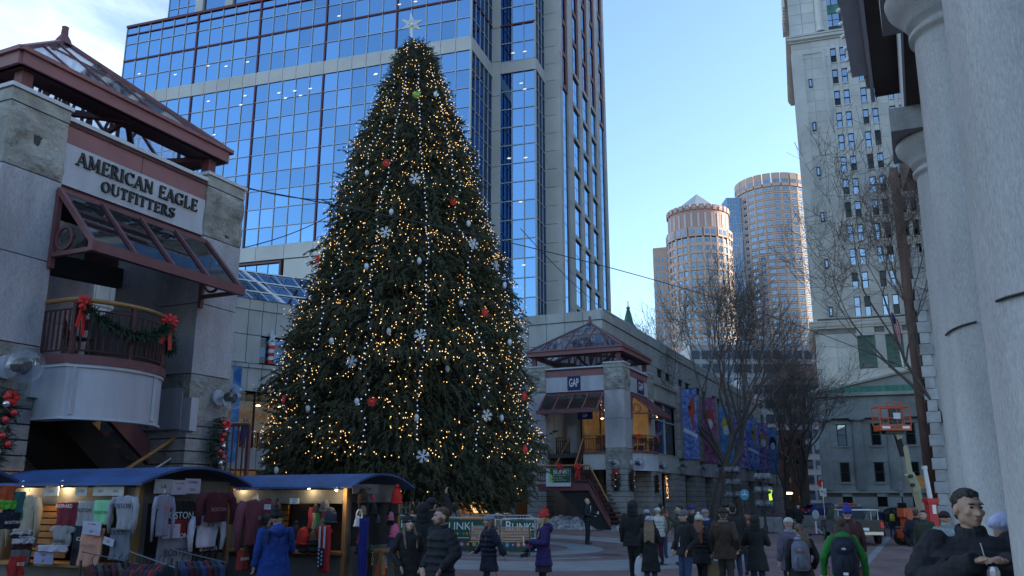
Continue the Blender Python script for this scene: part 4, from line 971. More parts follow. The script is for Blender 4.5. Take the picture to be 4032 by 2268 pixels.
# ---------------- near pavilion (left)
def pavilion_near():
 T = thing('entrance_pavilion', 'granite entrance pavilion with red hipped glass roof and raised roman shop lettering', 'pavilion', (0, 0, 0), MA)
 X = -17.45; Y0, Y1 = 11.32, 18.76
 pier(T, X - 1.45, X, Y0, Y0 + 1.47, zb=-.1); pier(T, X - 1.45, X, Y1 - 1.47, Y1, zb=-.1)
 pier(T, -24.85, -23.4, Y0, Y0 + 1.47); pier(T, -24.85, -23.4, Y1 - 1.47, Y1)
 b = MB(); b.box(X - 3.3, X - 1.5, Y1 - 1.40, Y1 - .06, -.1, 10.6); b.box(X - 3.3, X - 1.5, Y0 + .06, Y0 + 1.40, -.1, 10.6); b.build('inner_wall', G['granite_smooth'], T)
 sign_bay(T, 'x', X, Y0 + 1.48, Y1 - 1.48, 1.9); sign_bay(T, 'y', Y0, -23.38, X - 1.46, 1.3)
 b = MB(); b.box(-23.4, X - 1.5, Y1 - .5, Y1 - .1, 9.0, 10.8); b.box(-24.7, -24.3, Y0 + 1.4, Y1 - 1.4, 9.9, 10.6); b.build('rear_beam', G['red_dark'], T)
 b = MB(); b.beam((X - 3.2, Y0 + 1.4, 8.0), (X - 3.2, Y1 - 1.4, 8.25), .3, .55); b.beam((X - 3.4, Y0 + 1.5, 5.0), (X - 3.4, Y0 + 1.5, 8.9), .3, .3); b.build('cross_beam', G['joint'], T)
 roof_truss(T, -21.1, 14.95, 3.32, 11.72, 14.75)
 canopy(T, 'x', X, Y0 + 1.40, Y1 - 1.40, 8.95, 7.42, 1.42)
 # lettering
 serif(T, 'AMERICAN EAGLE', 13.12, 3.88, 9.72, .34, X - .038, 'letter_dark'); serif(T, 'OUTFITTERS', 13.86, 2.35, 9.30, .28, X - .038, 'letter_dark')
 # balcony
 pts = [(X - .3, Y0 + 1.5), (-16.55, Y0 + 1.5)] + arc3((-16.5, 12.95), (-16.06, 14.1), (-17.3, 15.98), 16)
 balcony(T, pts, 5.0, 3.72)
 railing(T, pts, 5.07, 6.30)
 for q in ((X - 2.8, X - .2, Y1 - 1.52, Y1 - 1.475, 3.8, 4.9), (X - .19, X + .12, Y1 - 1.5, Y1 - 1.25, 3.75, 4.62), (X - .1, X + .12, Y0 + 1.30, Y0 + 1.52, 4.15, 4.92)): MB().box(*q).build('balcony_bracket', G['sign_grey'], T)
 for (z, y) in ((7.22, Y0 + .6), (7.22, Y1 - .6)): MB().box(X + .001, X + .006, y - .9 if False else y - .55, y + .55, z - .006, z + .006).build('joint_line', G['joint'], T)
 b = MB(); b.box(-23.4, X - .4, Y0 + 1.5, Y0 + 4.4, 4.7, 4.98); b.build('floor_deck', G['dark_int'], T)
 # stair and the wall behind it
 st = MB(); st.prism([(13.6, 4.6), (14.6, 4.6), (19.4, 1.0), (19.4, .0)], -21.2, -18.9, 'x'); st.build('stair_soffit', G['dark_int'], T)
 st = MB(); st.prism([(14.5, 5.0), (15.35, 5.0), (20.0, 1.5), (20.0, .9)], -18.85, -18.7, 'x'); st.build('stair_stringer', G['red_metal'], T)
 for i in range(12): s2 = MB(); s2.box(-21.2, -18.9, 14.4 + i * .42, 14.85 + i * .42, 4.5 - i * .3, 4.58 - i * .3); s2.build('step', G['red_dark'], T)
 b = MB(); b.tube([(-17.9, 13.6, 1.4), (-17.9, 17.4, 3.6)], .05, 8); b.build('handrail', G['wood_rail'], T)
 b = MB(); b.tube([(-17.9, 14.0, 1.25), (-17.9, 17.4, 3.1)], .025, 6); b.build('handrail', G['cap_stone'], T)
 bl = []; course_pier(bl, T, -21.8, -21.4, 13.0, 17.1, 0, 4.6, .42); pieces(T, 'stone_course', bl, G['granite_course'])
 b = MB(); b.box(-24.4, -24.1, 17.5, 23, 2.75, 3.75); b.build('inner_panel', G['sign_grey'], T)
 # truss seen through the opening
 t = MB()
 for i in range(4): t.beam((-24.0, 13.2 + i * 1.3, 9.6), (-23.0, 14.6 + i * 1.3, 5.4), .16, .16)
 t.beam((-24.2, 13, 6.3), (-24.2, 18, 7.0), .14, .14); t.build('stair_truss', G['red_dark'], T)
 # dark covered table on the balcony and the small chair
 c = thing('covered_table', 'round balcony table under a dark cloth behind the garlanded railing', 'table', MW(-17.6, 15.2, 5.0), MA)
 b = MB(); b.loft([(0, 0, 0, .9, .95), (0, 0, .9, .85, .9), (0, 0, 1.25, .7, .8), (0, 0, 1.5, .35, .5)], 18); b.build('cloth', G['joint'], c)
 c = thing('cafe_chair', 'small dark metal chair near the left end of the balcony railing', 'chair', MW(-17.0, 13.35, 5.0), MA)
 for (x, y) in ((-.2, -.2), (.2, -.2), (.2, .2), (-.2, .2)): b = MB(); b.tube([(x, y, 0), (x * .9, y * .9, .5 if y < 0 else 1.0)], .022, 6); b.build('leg', G['black_metal'], c)
 b = MB(); b.box(-.22, .22, -.22, .22, .5, .54); b.build('seat', G['black_metal'], c); b = MB(); b.box(-.2, .2, .17, .2, .75, 1.0); b.build('backrest', G['black_metal'], c)
 return T
pavilion_near()
Z0 = 0
# bows and garlands of the near balcony
def near_pt(i, off=.1, z=6.25):
 pts = [(-16.55, 12.82)] + arc3((-16.5, 12.95), (-16.06, 14.1), (-17.3, 15.98), 16); return pts[i]
A_ = arc3((-16.42, 12.90), (-15.98, 14.1), (-17.2, 16.02), 20)
for (i, lb) in ((0, 'large red bow at the left end of the near balcony rail'), (13, 'red bow on the near balcony rail at the end of the garland swoop'), (19, 'small red bow at the right end of the near balcony rail')):
 p = A_[i]; bow(None, MW(p[0] + .08, p[1], 6.2), .22 if i < 19 else .16, MA + PI / 2 + (.2 if i < 10 else -.5), label=lb, group='bows on the near balcony')
def swoop(i0, i1, z, dip, off=.08):
 return [MW(A_[i][0] + off, A_[i][1], z - dip * 4 * ((i - i0) / (i1 - i0)) * (1 - (i - i0) / (i1 - i0))) for i in range(i0, i1 + 1)]
garland(swoop(0, 13, 6.15, .50), .15, 'long fir garland swooping between the two bigger bows of the near balcony', n=700, seed=3)
garland(swoop(13, 20, 6.1, .5), .15, 'short fir garland at the right end of the near balcony', n=420, seed=4)
wreath(MW(-17.45 + .12, 18.2, 3.55), MA + PI / 2, 'fir swag with red baubles on the right pier of the near pavilion', 1.15, 5)
wreath(MW(-17.45 + .12, 11.86, 3.6), MA + PI / 2, 'fir swag with red and silver baubles on the left pier of the near pavilion', 1.25, 6)
globe_lamp(MW(-17.4, 18.28, 4.72), MA + PI / 2 + .0, 'clear globe lamp on the right pier of the near pavilion', 1.1)
globe_lamp(MW(-17.4, 12.0, 4.72), MA + PI / 2, 'clear globe lamp on the left pier of the near pavilion', 1.25)
# ---------------- far pavilion
def pavilion_far():
 T = thing('corner_pavilion', 'granite corner pavilion with red hipped glass roof and navy square shop sign', 'pavilion', (0, 0, 0), MA)
 X = -17.35; Y = 55.3; XL = -24.4
 pier(T, X - 1.38, X, Y, Y + 1.45, zb=.05); pier(T, XL, XL + 1.40, Y, Y + 1.45, zb=.1); pier(T, X - 1.38, X, 61.15, 62.6, zb=.05)
 b = MB(); b.box(X - 1.3, X - .05, Y + 1.5, Y + 2.0, 4, 9); b.build('inner_wall', G['granite_smooth'], T)
 sign_bay(T, 'y', Y, XL + 1.41, X - 1.39, 1.3); sign_bay(T, 'x', X, Y + 1.46, 61.14, 1.3)
 roof_truss(T, -20.9, 58.85, 3.45, 11.75, 14.55)
 canopy(T, 'y', Y, XL + 1.45, X - 1.42, 8.95, 7.66, 1.5); canopy(T, 'x', X, Y + 1.5, 61.1, 8.95, 7.66, 1.5)
 # navy square signs
 for (ax, a0, a1, z0, z1) in (('y', -21.36, -20.42, 9.22, 10.2), ('x', 58.55, 60.1, 9.22, 10.2)):
  b = MB()
  if ax == 'y': b.box(a0, a1, Y + .0, Y + .035, z0, z1)
  else: b.box(X - .035, X + .0, a0, a1, z0, z1)
  b.build('sign_plate', G['navy_sign'], T)
  mid = (a0 + a1) / 2
  if ax == 'y': text('GAP', .80, G['sign_white'], T, (mid, Y - .006, 9.71), FY, sx=.46)
  else: text('GAP', .80, G['sign_white'], T, (X + .006, mid, 9.71), FX, sx=.75)
 b = MB(); b.box(-21.0, -19.9, Y + .9, Y + .95, 7.3, 7.8); b.build('hanging_sign', G['navy_sign'], T)
 text('GAP', .3, G['sign_white'], T, (-20.45, Y + .895, 7.55), FY, sx=.6)
 # recess: side wall, shop glazing with warm light
 b = MB(); b.box(-23.0, -21.6, Y + 3.4, Y + 3.7, 0, 9); b.box(-23.05, -22.9, Y + 1.45, Y + 3.4, 0, 9); b.build('recess_wall', G['stone_panel'], T)
 b = MB(); b.box(-21.6, -17.4, 61.0, 61.15, 5, 9); b.box(-21.6, -21.45, 58.7, 61.0, 5, 9); b.build('shop_wall', G['shop_wall_glow'], T)
 b = MB(); b.box(-21.55, -17.5, 58.7, 61, 8.82, 8.92); b.build('shop_ceiling', G['shop_wall_glow'], T)
 for i, (x, z, w_) in enumerate([(-20.6, 8.5, .2), (-20.2, 8.2, .3), (-19.2, 8.75, .25), (-20.5, 7.6, .25), (-18.6, 8.4, .25)]):
  b = MB(); b.box(x, x + w_, 59.4, 59.5, z, z + .04); b.build('ceiling_light', G['lamp_hot'], T)
 b = MB(); b.box(-20.4, -18.6, 60.9, 60.95, 6.72, 6.9); b.build('shelf_light', G['lamp_warm'], T)
 b = MB(); b.ell((-19.3, 58.3, 7.75), .09); b.tube([(-19.3, 58.3, 7.8), (-19.3, 58.3, 8.9)], .01, 4); b.build('pendant_lamp', G['lamp_hot'], T)
 for i in range(14):
  b = MB(); x = -21.1 + (i % 7) * .52; z = 5.1 + (i // 7) * .75; b.box(x, x + .34, 60.2, 60.5, z, z + .6); b.build('stock', G[random.choice(['stall_wood', 'wood_rail', 'sign_grey', 'dark_ceiling'])], T)
 b = MB()
 for x in (-21.55, -20.15, -18.78): b.box(x, x + .09, Y + 3.0, Y + 3.1, 5, 8.95)
 b.box(-21.5, -18.7, Y + 3.0, Y + 3.1, 8.3, 8.4); b.build('shop_frame', G['red_dark'], T)
 for (a, c) in ((-21.46, -20.15), (-20.06, -18.78)):
  b = MB(); b.box(a, c, Y + 3.03, Y + 3.06, 5, 8.3); b.build('shop_pane', G['shop_glass'], T)
 b = MB(); b.box(-22.3, -21.6, Y + 2.2, Y + 2.26, 5.15, 7.0); b.build('glass_door', G['sign_grey'], T)
 # floor, balcony front with panel
 b = MB(); b.box(-23.0, X - 1.4, Y + .2, 61, 4.7, 5.0); b.build('floor_deck', G['dark_ceiling'], T)
 b = MB(); b.box(-20.35, X - 1.4, Y + .1, Y + .3, 3.9, 4.95); b.build('floor_panel', G['stone_panel'], T)
 b = MB(); b.box(-20.3, X - 1.4, Y + .0, Y + .35, 4.95, 5.1); b.build('floor_edge', G['red_metal'], T)
 railing(T, [(-20.3, Y + .15), (X - 1.42, Y + .15)], 5.1, 6.15)
 railing(T, [(-22.9, Y + 1.6), (-21.9, Y + 1.6)], 5.0, 6.15)
 pts = [(X - .2, Y + 1.55)] + arc3((X + .35, Y + 1.7), (X + 1.0, 59.0), (X + .35, 61.0), 14) + [(X - .2, 61.1)]
 balcony(T, pts, 5.1, 3.9); railing(T, pts, 5.2, 6.2)
 # lower storey: recess walls and warm shop window
 b = MB(); b.box(-23.0, -19.5, 58.8, 59.0, 0, 4.7); b.box(X - 1.6, X - 1.3, Y + 1.5, 61, 0, 3.8); b.build('lower_wall', G['granite_course'], T)
 b = MB(); b.box(-19.5, X - 1.42, 58.0, 58.1, .1, 3.8); b.build('lower_shop', G['shop_wall_glow'], T)
 for (x, z) in ((-18.95, 3.05), (-19.05, 2.7)): b = MB(); b.ell((x, 57.9, z), .07, 8, 6); b.build('shop_lamp', G['lamp_hot'], T)
 b = MB(); b.box(-19.5, -19.35, 57.0, 57.1, 0, 3.9); b.build('shop_frame', G['dark_int'], T)
 # stair: landing, two flights, railings
 yf = 52.5
 b = MB(); b.box(-22.4, -18.95, yf, yf + 2.6, 2.52, 2.95); b.build('landing', G['red_metal'], T)
 b = MB(); b.prism([(-18.95, 2.95), (-17.6, .75), (-17.6, .25), (-18.95, 2.45)], yf, yf + .12, 'y'); b.build('stringer', G['red_metal'], T)
 b = MB(); b.prism([(-21.0, 2.5), (-18.98, 2.5), (-17.6, .2), (-18.6, .2)], yf + .14, yf + 2.6, 'y'); b.build('stair_soffit', G['dark_int'], T)
 for i in range(9): b = MB(); b.box(-18.95 + i * .15, -18.6 + i * .15, yf + .1, yf + 2.5, 2.75 - i * .27, 2.83 - i * .27); b.build('step', G['red_dark'], T)
 for i in range(10): b = MB(); b.box(-22.0, -20.4, yf + 2.6 + i * .22, yf + 2.9 + i * .22, 3.1 + i * .2, 3.17 + i * .2); b.build('step', G['dark_ceiling'], T)
 def slope(p, q, n, nm='handrail'):
  p = Vector(p); q = Vector(q); h = MB(); h.tube([p, q], .055, 8); h.build(nm, G['wood_rail'], T); h = MB(); h.tube([p - Vector((0, 0, .95)), q - Vector((0, 0, .95))], .05, 6); h.build('rail_bar', G['red_dark'], T)
  for i in range(n + 1):
   c = p.lerp(q, i / n); k = MB(); k.box(c.x - .018, c.x + .018, c.y - .018, c.y + .018, c.z - .95, c.z - .04); k.build('baluster', G['red_dark'], T)
 slope((-22.4, yf, 4.08), (-18.9, yf, 4.08), 22); slope((-18.9, yf, 4.08), (-17.68, yf, 1.85), 12); slope((-22.2, yf + 2.4, 4.08), (-21.95, yf + 4.6, 6.15), 12); slope((-20.75, yf + 2.3, 4.08), (-20.3, yf + 3.0, 6.15), 14)
 bow(None, MW(-20.85, yf - .12, 3.98), .24, MA, False, label='red bow on the stair landing rail above the green banner', group='bows on the stair rail'); bow(None, MW(-19.62, yf - .12, 3.98), .26, MA, True, label='red bow with long tails beside the green banner on the stair', group='bows on the stair rail')
 # garland, bow on the side balcony
 a = pts
 garland([MW(p[0] + .12, p[1], 6.05 - .45 * math.sin(PI * i / (len(a) - 1))) for i, p in enumerate(a)], .16, 'fir garland on the side balcony of the far pavilion', n=260, seed=8)
 bow(None, MW(X + .45, Y + 1.65, 6.1), .25, MA + PI / 2 - .6, False, label='red bow at the near end of the far pavilion side balcony', group='bows on the far balcony'); bow(None, MW(X + .55, 61.1, 6.1), .3, MA + PI / 2, True, label='red bow with tails at the far end of the side balcony', group='bows on the far balcony')
mk('navy_sign', (.012, .014, .09), .4); mk('sign_white', (.8, .8, .8), .5); mk('shop_wall_glow', (.32, .20, .09), .7, var=.6, vs=1.5, emit=(1, .55, .2), es=.026); mk('lamp_warm', (1, .8, .5), emit=(1, .66, .30), es=1.3)  # shop walls get a faint warm emission in place of lamplight inside
pavilion_far()
wreath(MW(-18.0, 55.25, 3.35), MA, 'fir swag with baubles on the front of the far corner pier', 1.05, 11)
wreath(MW(-17.28, 55.9, 3.3), MA + PI / 2, 'fir swag on the side of the far corner pier', 1.0, 12)
wreath(MW(-17.28, 62.0, 3.2), MA + PI / 2, 'fir swag on the rear pier of the far pavilion', .95, 13)
globe_lamp(MW(-18.05, 55.28, 4.28), MA, 'clear globe lamp on the front of the far corner pier', 1.15)
globe_lamp(MW(-17.33, 56.3, 4.3), MA + PI / 2, 'clear globe lamp on the side of the far corner pier', 1.15)
globe_lamp(MW(-17.33, 62.2, 4.25), MA + PI / 2, 'clear globe lamp on the rear pier of the far pavilion', 1.15)
# banner tied to the stair rail
def blink_banner(T, w_, h_, y=0):
 pass
mk('banner_green', (.018, .085, .05), .6, var=.3, vs=3); mk('banner_white', (.55, .6, .66), .6); mk('txt_white', (.7, .75, .75), .6)
for nm, c in (('yellow', (.6, .5, .05)), ('orange', (.65, .2, .04)), ('purple', (.14, .03, .22)), ('blue', (.05, .25, .5)), ('red', (.5, .03, .03)), ('pink', (.6, .12, .3)), ('lime', (.3, .6, .1))): mk('p_' + nm, c, .6)
T = thing('stair_banner', 'green and white festival banner reading BLINK! hung on the red stair landing', 'banner', MW(-20.95, 52.36, 3.34), MA)
b = MB(); b.box(-.85, .85, 0, .02, -.56, .55); b.build('sheet', G['banner_white'], T); b = MB(); b.prism([(-.62, .54), (.84, .54), (.84, -.33), (-.42, -.33), (-.5, .1)], -.006, -.001, 'y'); b.build('print', G['banner_green'], T)
b = MB(); b.prism([(-.60, .52), (-.36, -.05), (-.52, -.03), (-.30, -.3), (-.62, -.3)], -.012, -.007, 'y'); b.build('tree_print', G['p_lime'], T)
text('BLINK!', .36, G['txt_white'], T, (.2, -.015, .34), FY, ext=.002, sx=1.0)
for i in range(9): b = MB(); b.box(-.35 + i * .125, -.27 + i * .125, -.013, -.008, .08, .17); b.build('bulb_print', G['p_' + ['yellow', 'orange', 'blue', 'lime', 'pink', 'orange', 'yellow', 'red', 'blue'][i]], T)
text('NOV. 22 - JAN. 1', .11, G['txt_white'], T, (-.05, -.015, -.04), FY, ext=.001); text('FANEUIL HALL MARKETPLACE', .07, G['txt_white'], T, (.1, -.015, -.17), FY, ext=.001)
# ---------------- the long side wing with banners
def wing():
 T = thing('market_wing', 'long granite market wing with stone piers and tall shop windows receding beyond the far pavilion', 'building', (0, 0, 0), MA)
 X = -18.0; ys = 62.6; ye = 130.8; pitch = 7.57; P0 = 72.3
 b = MB(); b.box(-30, X - .9, ys + .2, ye, 0, 11.0); b.box(-36, -20.6, 60.5, ye - .2, 10, 15.3); b.build('core', G['dark_int'], T)
 piers = [P0 + pitch * k for k in range(8)] ; blk = []; pan = []; win = []; fr = MB(); up = []
 edges = [62.6] + piers + [ye]
 for i in range(len(edges) - 1):
  a, c = edges[i], edges[i + 1]
  a2 = a + (.65 if i else 0); c2 = c - .65
  # wall above windows with vertical joints
  n = 3; w_ = (c2 - a2) / n
  for k in range(n): pan.append((X - .2, a2 + w_ * (k + .5), 10.0, .4, w_ - .04, 1.25))
  for k in range(n): pan.append((X - .16, a2 + w_ * (k + .5), 4.65, .5, w_ - .04, 1.3))
  # big window
  wn = 3; ww = (c2 - a2) / wn
  for k in range(wn):
   for (za, zb) in ((5.4, 8.0), (8.05, 9.35)):
    win.append((X - .35, a2 + ww * (k + .5), (za + zb) / 2, .06, ww - .1, zb - za - .08))
   fr.box(X - .42, X - .2, a2 + ww * k - .05, a2 + ww * k + .05, 5.35, 9.4)
  fr.box(X - .42, X - .2, a2, c2, 7.97, 8.06)
  # ground piers and opening
  oa = (66.1 if i == 0 else a + 2.0 - 1.6);
 gp = []
 op = [(66.1 + pitch * k * .985, 69.85 + pitch * k * .985) for k in range(8)]; px = 62.6
 for (a, c) in op: gp.append((px, a)); px = c
 gp.append((px, ye))
 for (a, c) in gp: course_pier(blk, T, X - .8, X + .05, a, c - .0, .05, 3.95, .43)
 for k, (a, c) in enumerate(op):
  m = MB(); m.box(X - 1.5, X - 1.4, a, c, 0, 3.9); m.build('shop_front', G['shop_wall_glow'] if k in (0, 4) else G['dark_int'], T)
  m = MB(); m.box(X - 1.2, X - .2, a + .1, a + .2, 0, 3.9); m.box(X - 1.3, X - 1.2, (a + c) / 2 - .05, (a + c) / 2 + .05, 0, 3.9); m.build('shop_frame', G['black_metal'], T)
 # banded head over the openings, ledges, parapet
 for i in range(len(edges) - 1):
  a, c = edges[i], edges[i + 1]
 lg = MB(); lg.box(X - .9, X + .16, ys, ye, 10.62, 10.80); lg.box(X - .6, X + .05, ys, ye, 9.38, 9.5); lg.box(X - .5, X + .12, ys, ye, 5.28, 5.4); lg.build('ledge', G['stone_rough'], T)
 rb = MB(); rb.box(X - .8, X + .02, ys, ye, 3.96, 4.0); rb.build('head_strip', G['stone_rough'], T)
 for y in piers:
  for k in range(4): blk.append((X + .02, y, 5.3 + k * 1.5 + .5 + .25, .5, 1.2, 1.46))
  blk.append((X + .02, y, 4.5, .5, 1.2, 1.0))
 # upper wall
 Xu = -20.4; wins = []
 yy = 75.4; wl = []
 for k in range(8): wl += [(75.4 + pitch * k - .3, 77.3 + pitch * k - .3), (78.15 + pitch * k - .3, 80.1 + pitch * k - .3)]
 wl = [q for q in wl if q[1] < ye - 1]; wl = [(64.6, 66.6), (67.4, 69.4)] + wl
 y = 60.2; seg = [60.2] + [e for q in wl for e in q] + [ye]
 for i in range(0, len(seg), 2):
  a, c = seg[i], seg[i + 1]
  n = max(1, round((c - a) / 2.2)); w_ = (c - a) / n
  for k in range(n): up.append((Xu - .2, a + w_ * (k + .5), 13.0 - .95, .4, w_ - .045, 2.6))
 n = int((ye - 60.2) / 2.25); w_ = (ye - 60.2) / n
 for k in range(n): up.append((Xu - .2, 60.2 + w_ * (k + .5), 14.2, .4, w_ - .045, 1.65)); up.append((Xu - .15, 60.2 + w_ * (k + .5), 15.42, .5, w_ - .03, .72))
 for (a, c) in wl:
  up.append((Xu - .2, (a + c) / 2, 11.7, .4, c - a - .02, 1.8))
  m = MB(); m.box(Xu - .4, Xu - .25, a, c, 12.62, 13.36); m.box(Xu - .35, Xu - .2, (a + c) / 2 - .06, (a + c) / 2 + .06, 12.62, 13.36); o = m.build('clerestory_window', G['black_metal'], T);
  for h in (0, 1): m = MB(); m.box(Xu - .24, Xu - .22, a + .12 + h * (c - a) / 2, a + (c - a) / 2 * (h + 1) - .12, 12.7, 13.28); m.build('pane', G['window_dark'], o)
 c = MB(); c.box(Xu - .5, Xu + .1, 60.2, ye, 15.8, 15.9); c.build('coping', G['cap_stone'], T)
 # front return of the upper block, facing the plaza
 for k in range(4):
  for (za, zb) in ((11.2, 13.3), (13.34, 15.02)): up.append((-21.15 - 1.5 * k, 60.2 + .2, (za + zb) / 2, 1.46, .4, zb - za))
  up.append((-21.15 - 1.5 * k, 60.2 + .15, 15.42, 1.46, .5, .72))
 pieces(T, 'stone_panel', up + pan, G['stone_panel']); pieces(T, 'stone_course', blk, G['granite_course']); pieces(T, 'window_pane', win, G['window_wing']); fr.build('window_frame', G['mullion'], T)
 for k, yy in enumerate((70.9, 78.4, 86.0, 93.6)): globe_lamp(MW(X + .08, yy, 4.65), MA + PI / 2, 'clear globe lamp on the market wing, number %s counted from the pavilion' % ('one', 'two', 'three', 'four')[k], 1.15)
 m = MB(); m.box(X + .06, X + .1, 64.4, 65.15, 2.5, 3.0); o = m.build('notice_plate', G['p_blue'], T); m = MB(); m.box(X + .101, X + .105, 64.5, 64.85, 2.72, 2.98); m.build('notice_print', G['p_red'], T)
 # interior glow in first window
 for (y, z) in ((66.6, 8.2), (75.2, 6.5)): m = MB(); m.box(X - .3, X - .29, y, y + .25, z, z + .3); m.build('window_light', G['lamp_warm'], T)
glass_mat('window_wing', (.45, .5, .58), refl=.42, base=(.03, .028, .03), wav=.02, wsc=1)
wing()
mk('bn_blue', (.02, .06, .34), .7, col2=(.22, .32, .6), vs=3.5); mk('bn_purple', (.06, .02, .22), .7, col2=(.34, .30, .5), vs=3.5); mk('bn_sky', (.02, .12, .36), .7, col2=(.14, .32, .55), vs=2.5); mk('bn_bird_red', (.36, .05, .03), .7); mk('bn_gold', (.6, .4, .06), .7, var=.3); mk('bn_brown', (.35, .22, .1), .7, var=.4, vs=6); mk('bn_white', (.6, .6, .68), .7, var=.2); mk('bn_magenta', (.26, .02, .08), .7, col2=(.3, .18, .36), vs=3)
bird = {'cardinal': [(-.1, .62), (.05, .95), (.12, 1.25), (.42, 1.55), (.38, .9), (.42, .2), (.3, -.6), (.36, -1.4), (.2, -1.4), (.05, -.5), (-.12, .1)], 'oval': [(.4 * math.cos(R(a)), .75 * math.sin(R(a))) for a in range(0, 360, 24)]}
specs = [('bn_blue', 'bn_bird_red', 'cardinal', 'blue snowy banner with a red cardinal'), ('bn_magenta', 'bn_bird_red', 'oval', 'crimson and gold banner with pale lettering, second from the far pavilion'), ('bn_sky', 'bn_gold', 'oval', 'sky blue banner with a yellow bird'), ('bn_purple', 'bn_blue', 'oval', 'magenta banner with a large blue bird'), ('bn_blue', 'bn_brown', 'cardinal', 'deep blue banner with a brown bird, partly behind a trunk'), ('bn_purple', 'bn_brown', 'oval', 'purple snowy banner with a round brown bird'), ('bn_sky', 'dark_int', 'oval', 'blue banner with a dark pied bird, last before the red awning')]
for k, (bg_, fg, sh, lb) in enumerate(specs):
 y = 72.3 + 7.57 * k; T = thing('bird_banner', lb, 'banner', MW(-17.62, y, 8.1), MA, 'winter bird banners along the market wing')
 b = MB(); b.box(0, 1.25, -.02, .02, -2.9, 2.9); b.build('cloth', G[bg_], T)
 b = MB(); b.prism([(.62 + p[0] * 1.1, p[1] * (1.2 if sh == 'oval' else 1.0) + .9) for p in bird[sh]], -.028, -.022, 'y'); b.build('bird_print', G[fg], T)
 if sh == 'cardinal': b = MB(); b.prism([(.5, 1.5), (.78, 1.45), (.72, 1.2), (.55, 1.15)], -.034, -.029, 'y'); b.build('mask_print', G['dark_int'], T); b = MB(); b.prism([(0, -.6), (.1, -.3), (1.2, -.9), (1.2, -1.2)], -.033, -.029, 'y'); b.build('branch_print', G['bn_white'], T)
 else: b = MB(); b.prism([(.62 + .3 * math.cos(R(a)), .55 + .5 * math.sin(R(a))) for a in range(0, 360, 30)], -.034, -.029, 'y'); b.build('breast_print', G['bn_white'], T)
 b = MB(); b.tube([(-.3, 0, 2.95), (1.3, 0, 2.95)], .035, 6); b.tube([(-.3, 0, -2.95), (1.3, 0, -2.95)], .035, 6); b.build('bracket', G['black_metal'], T)
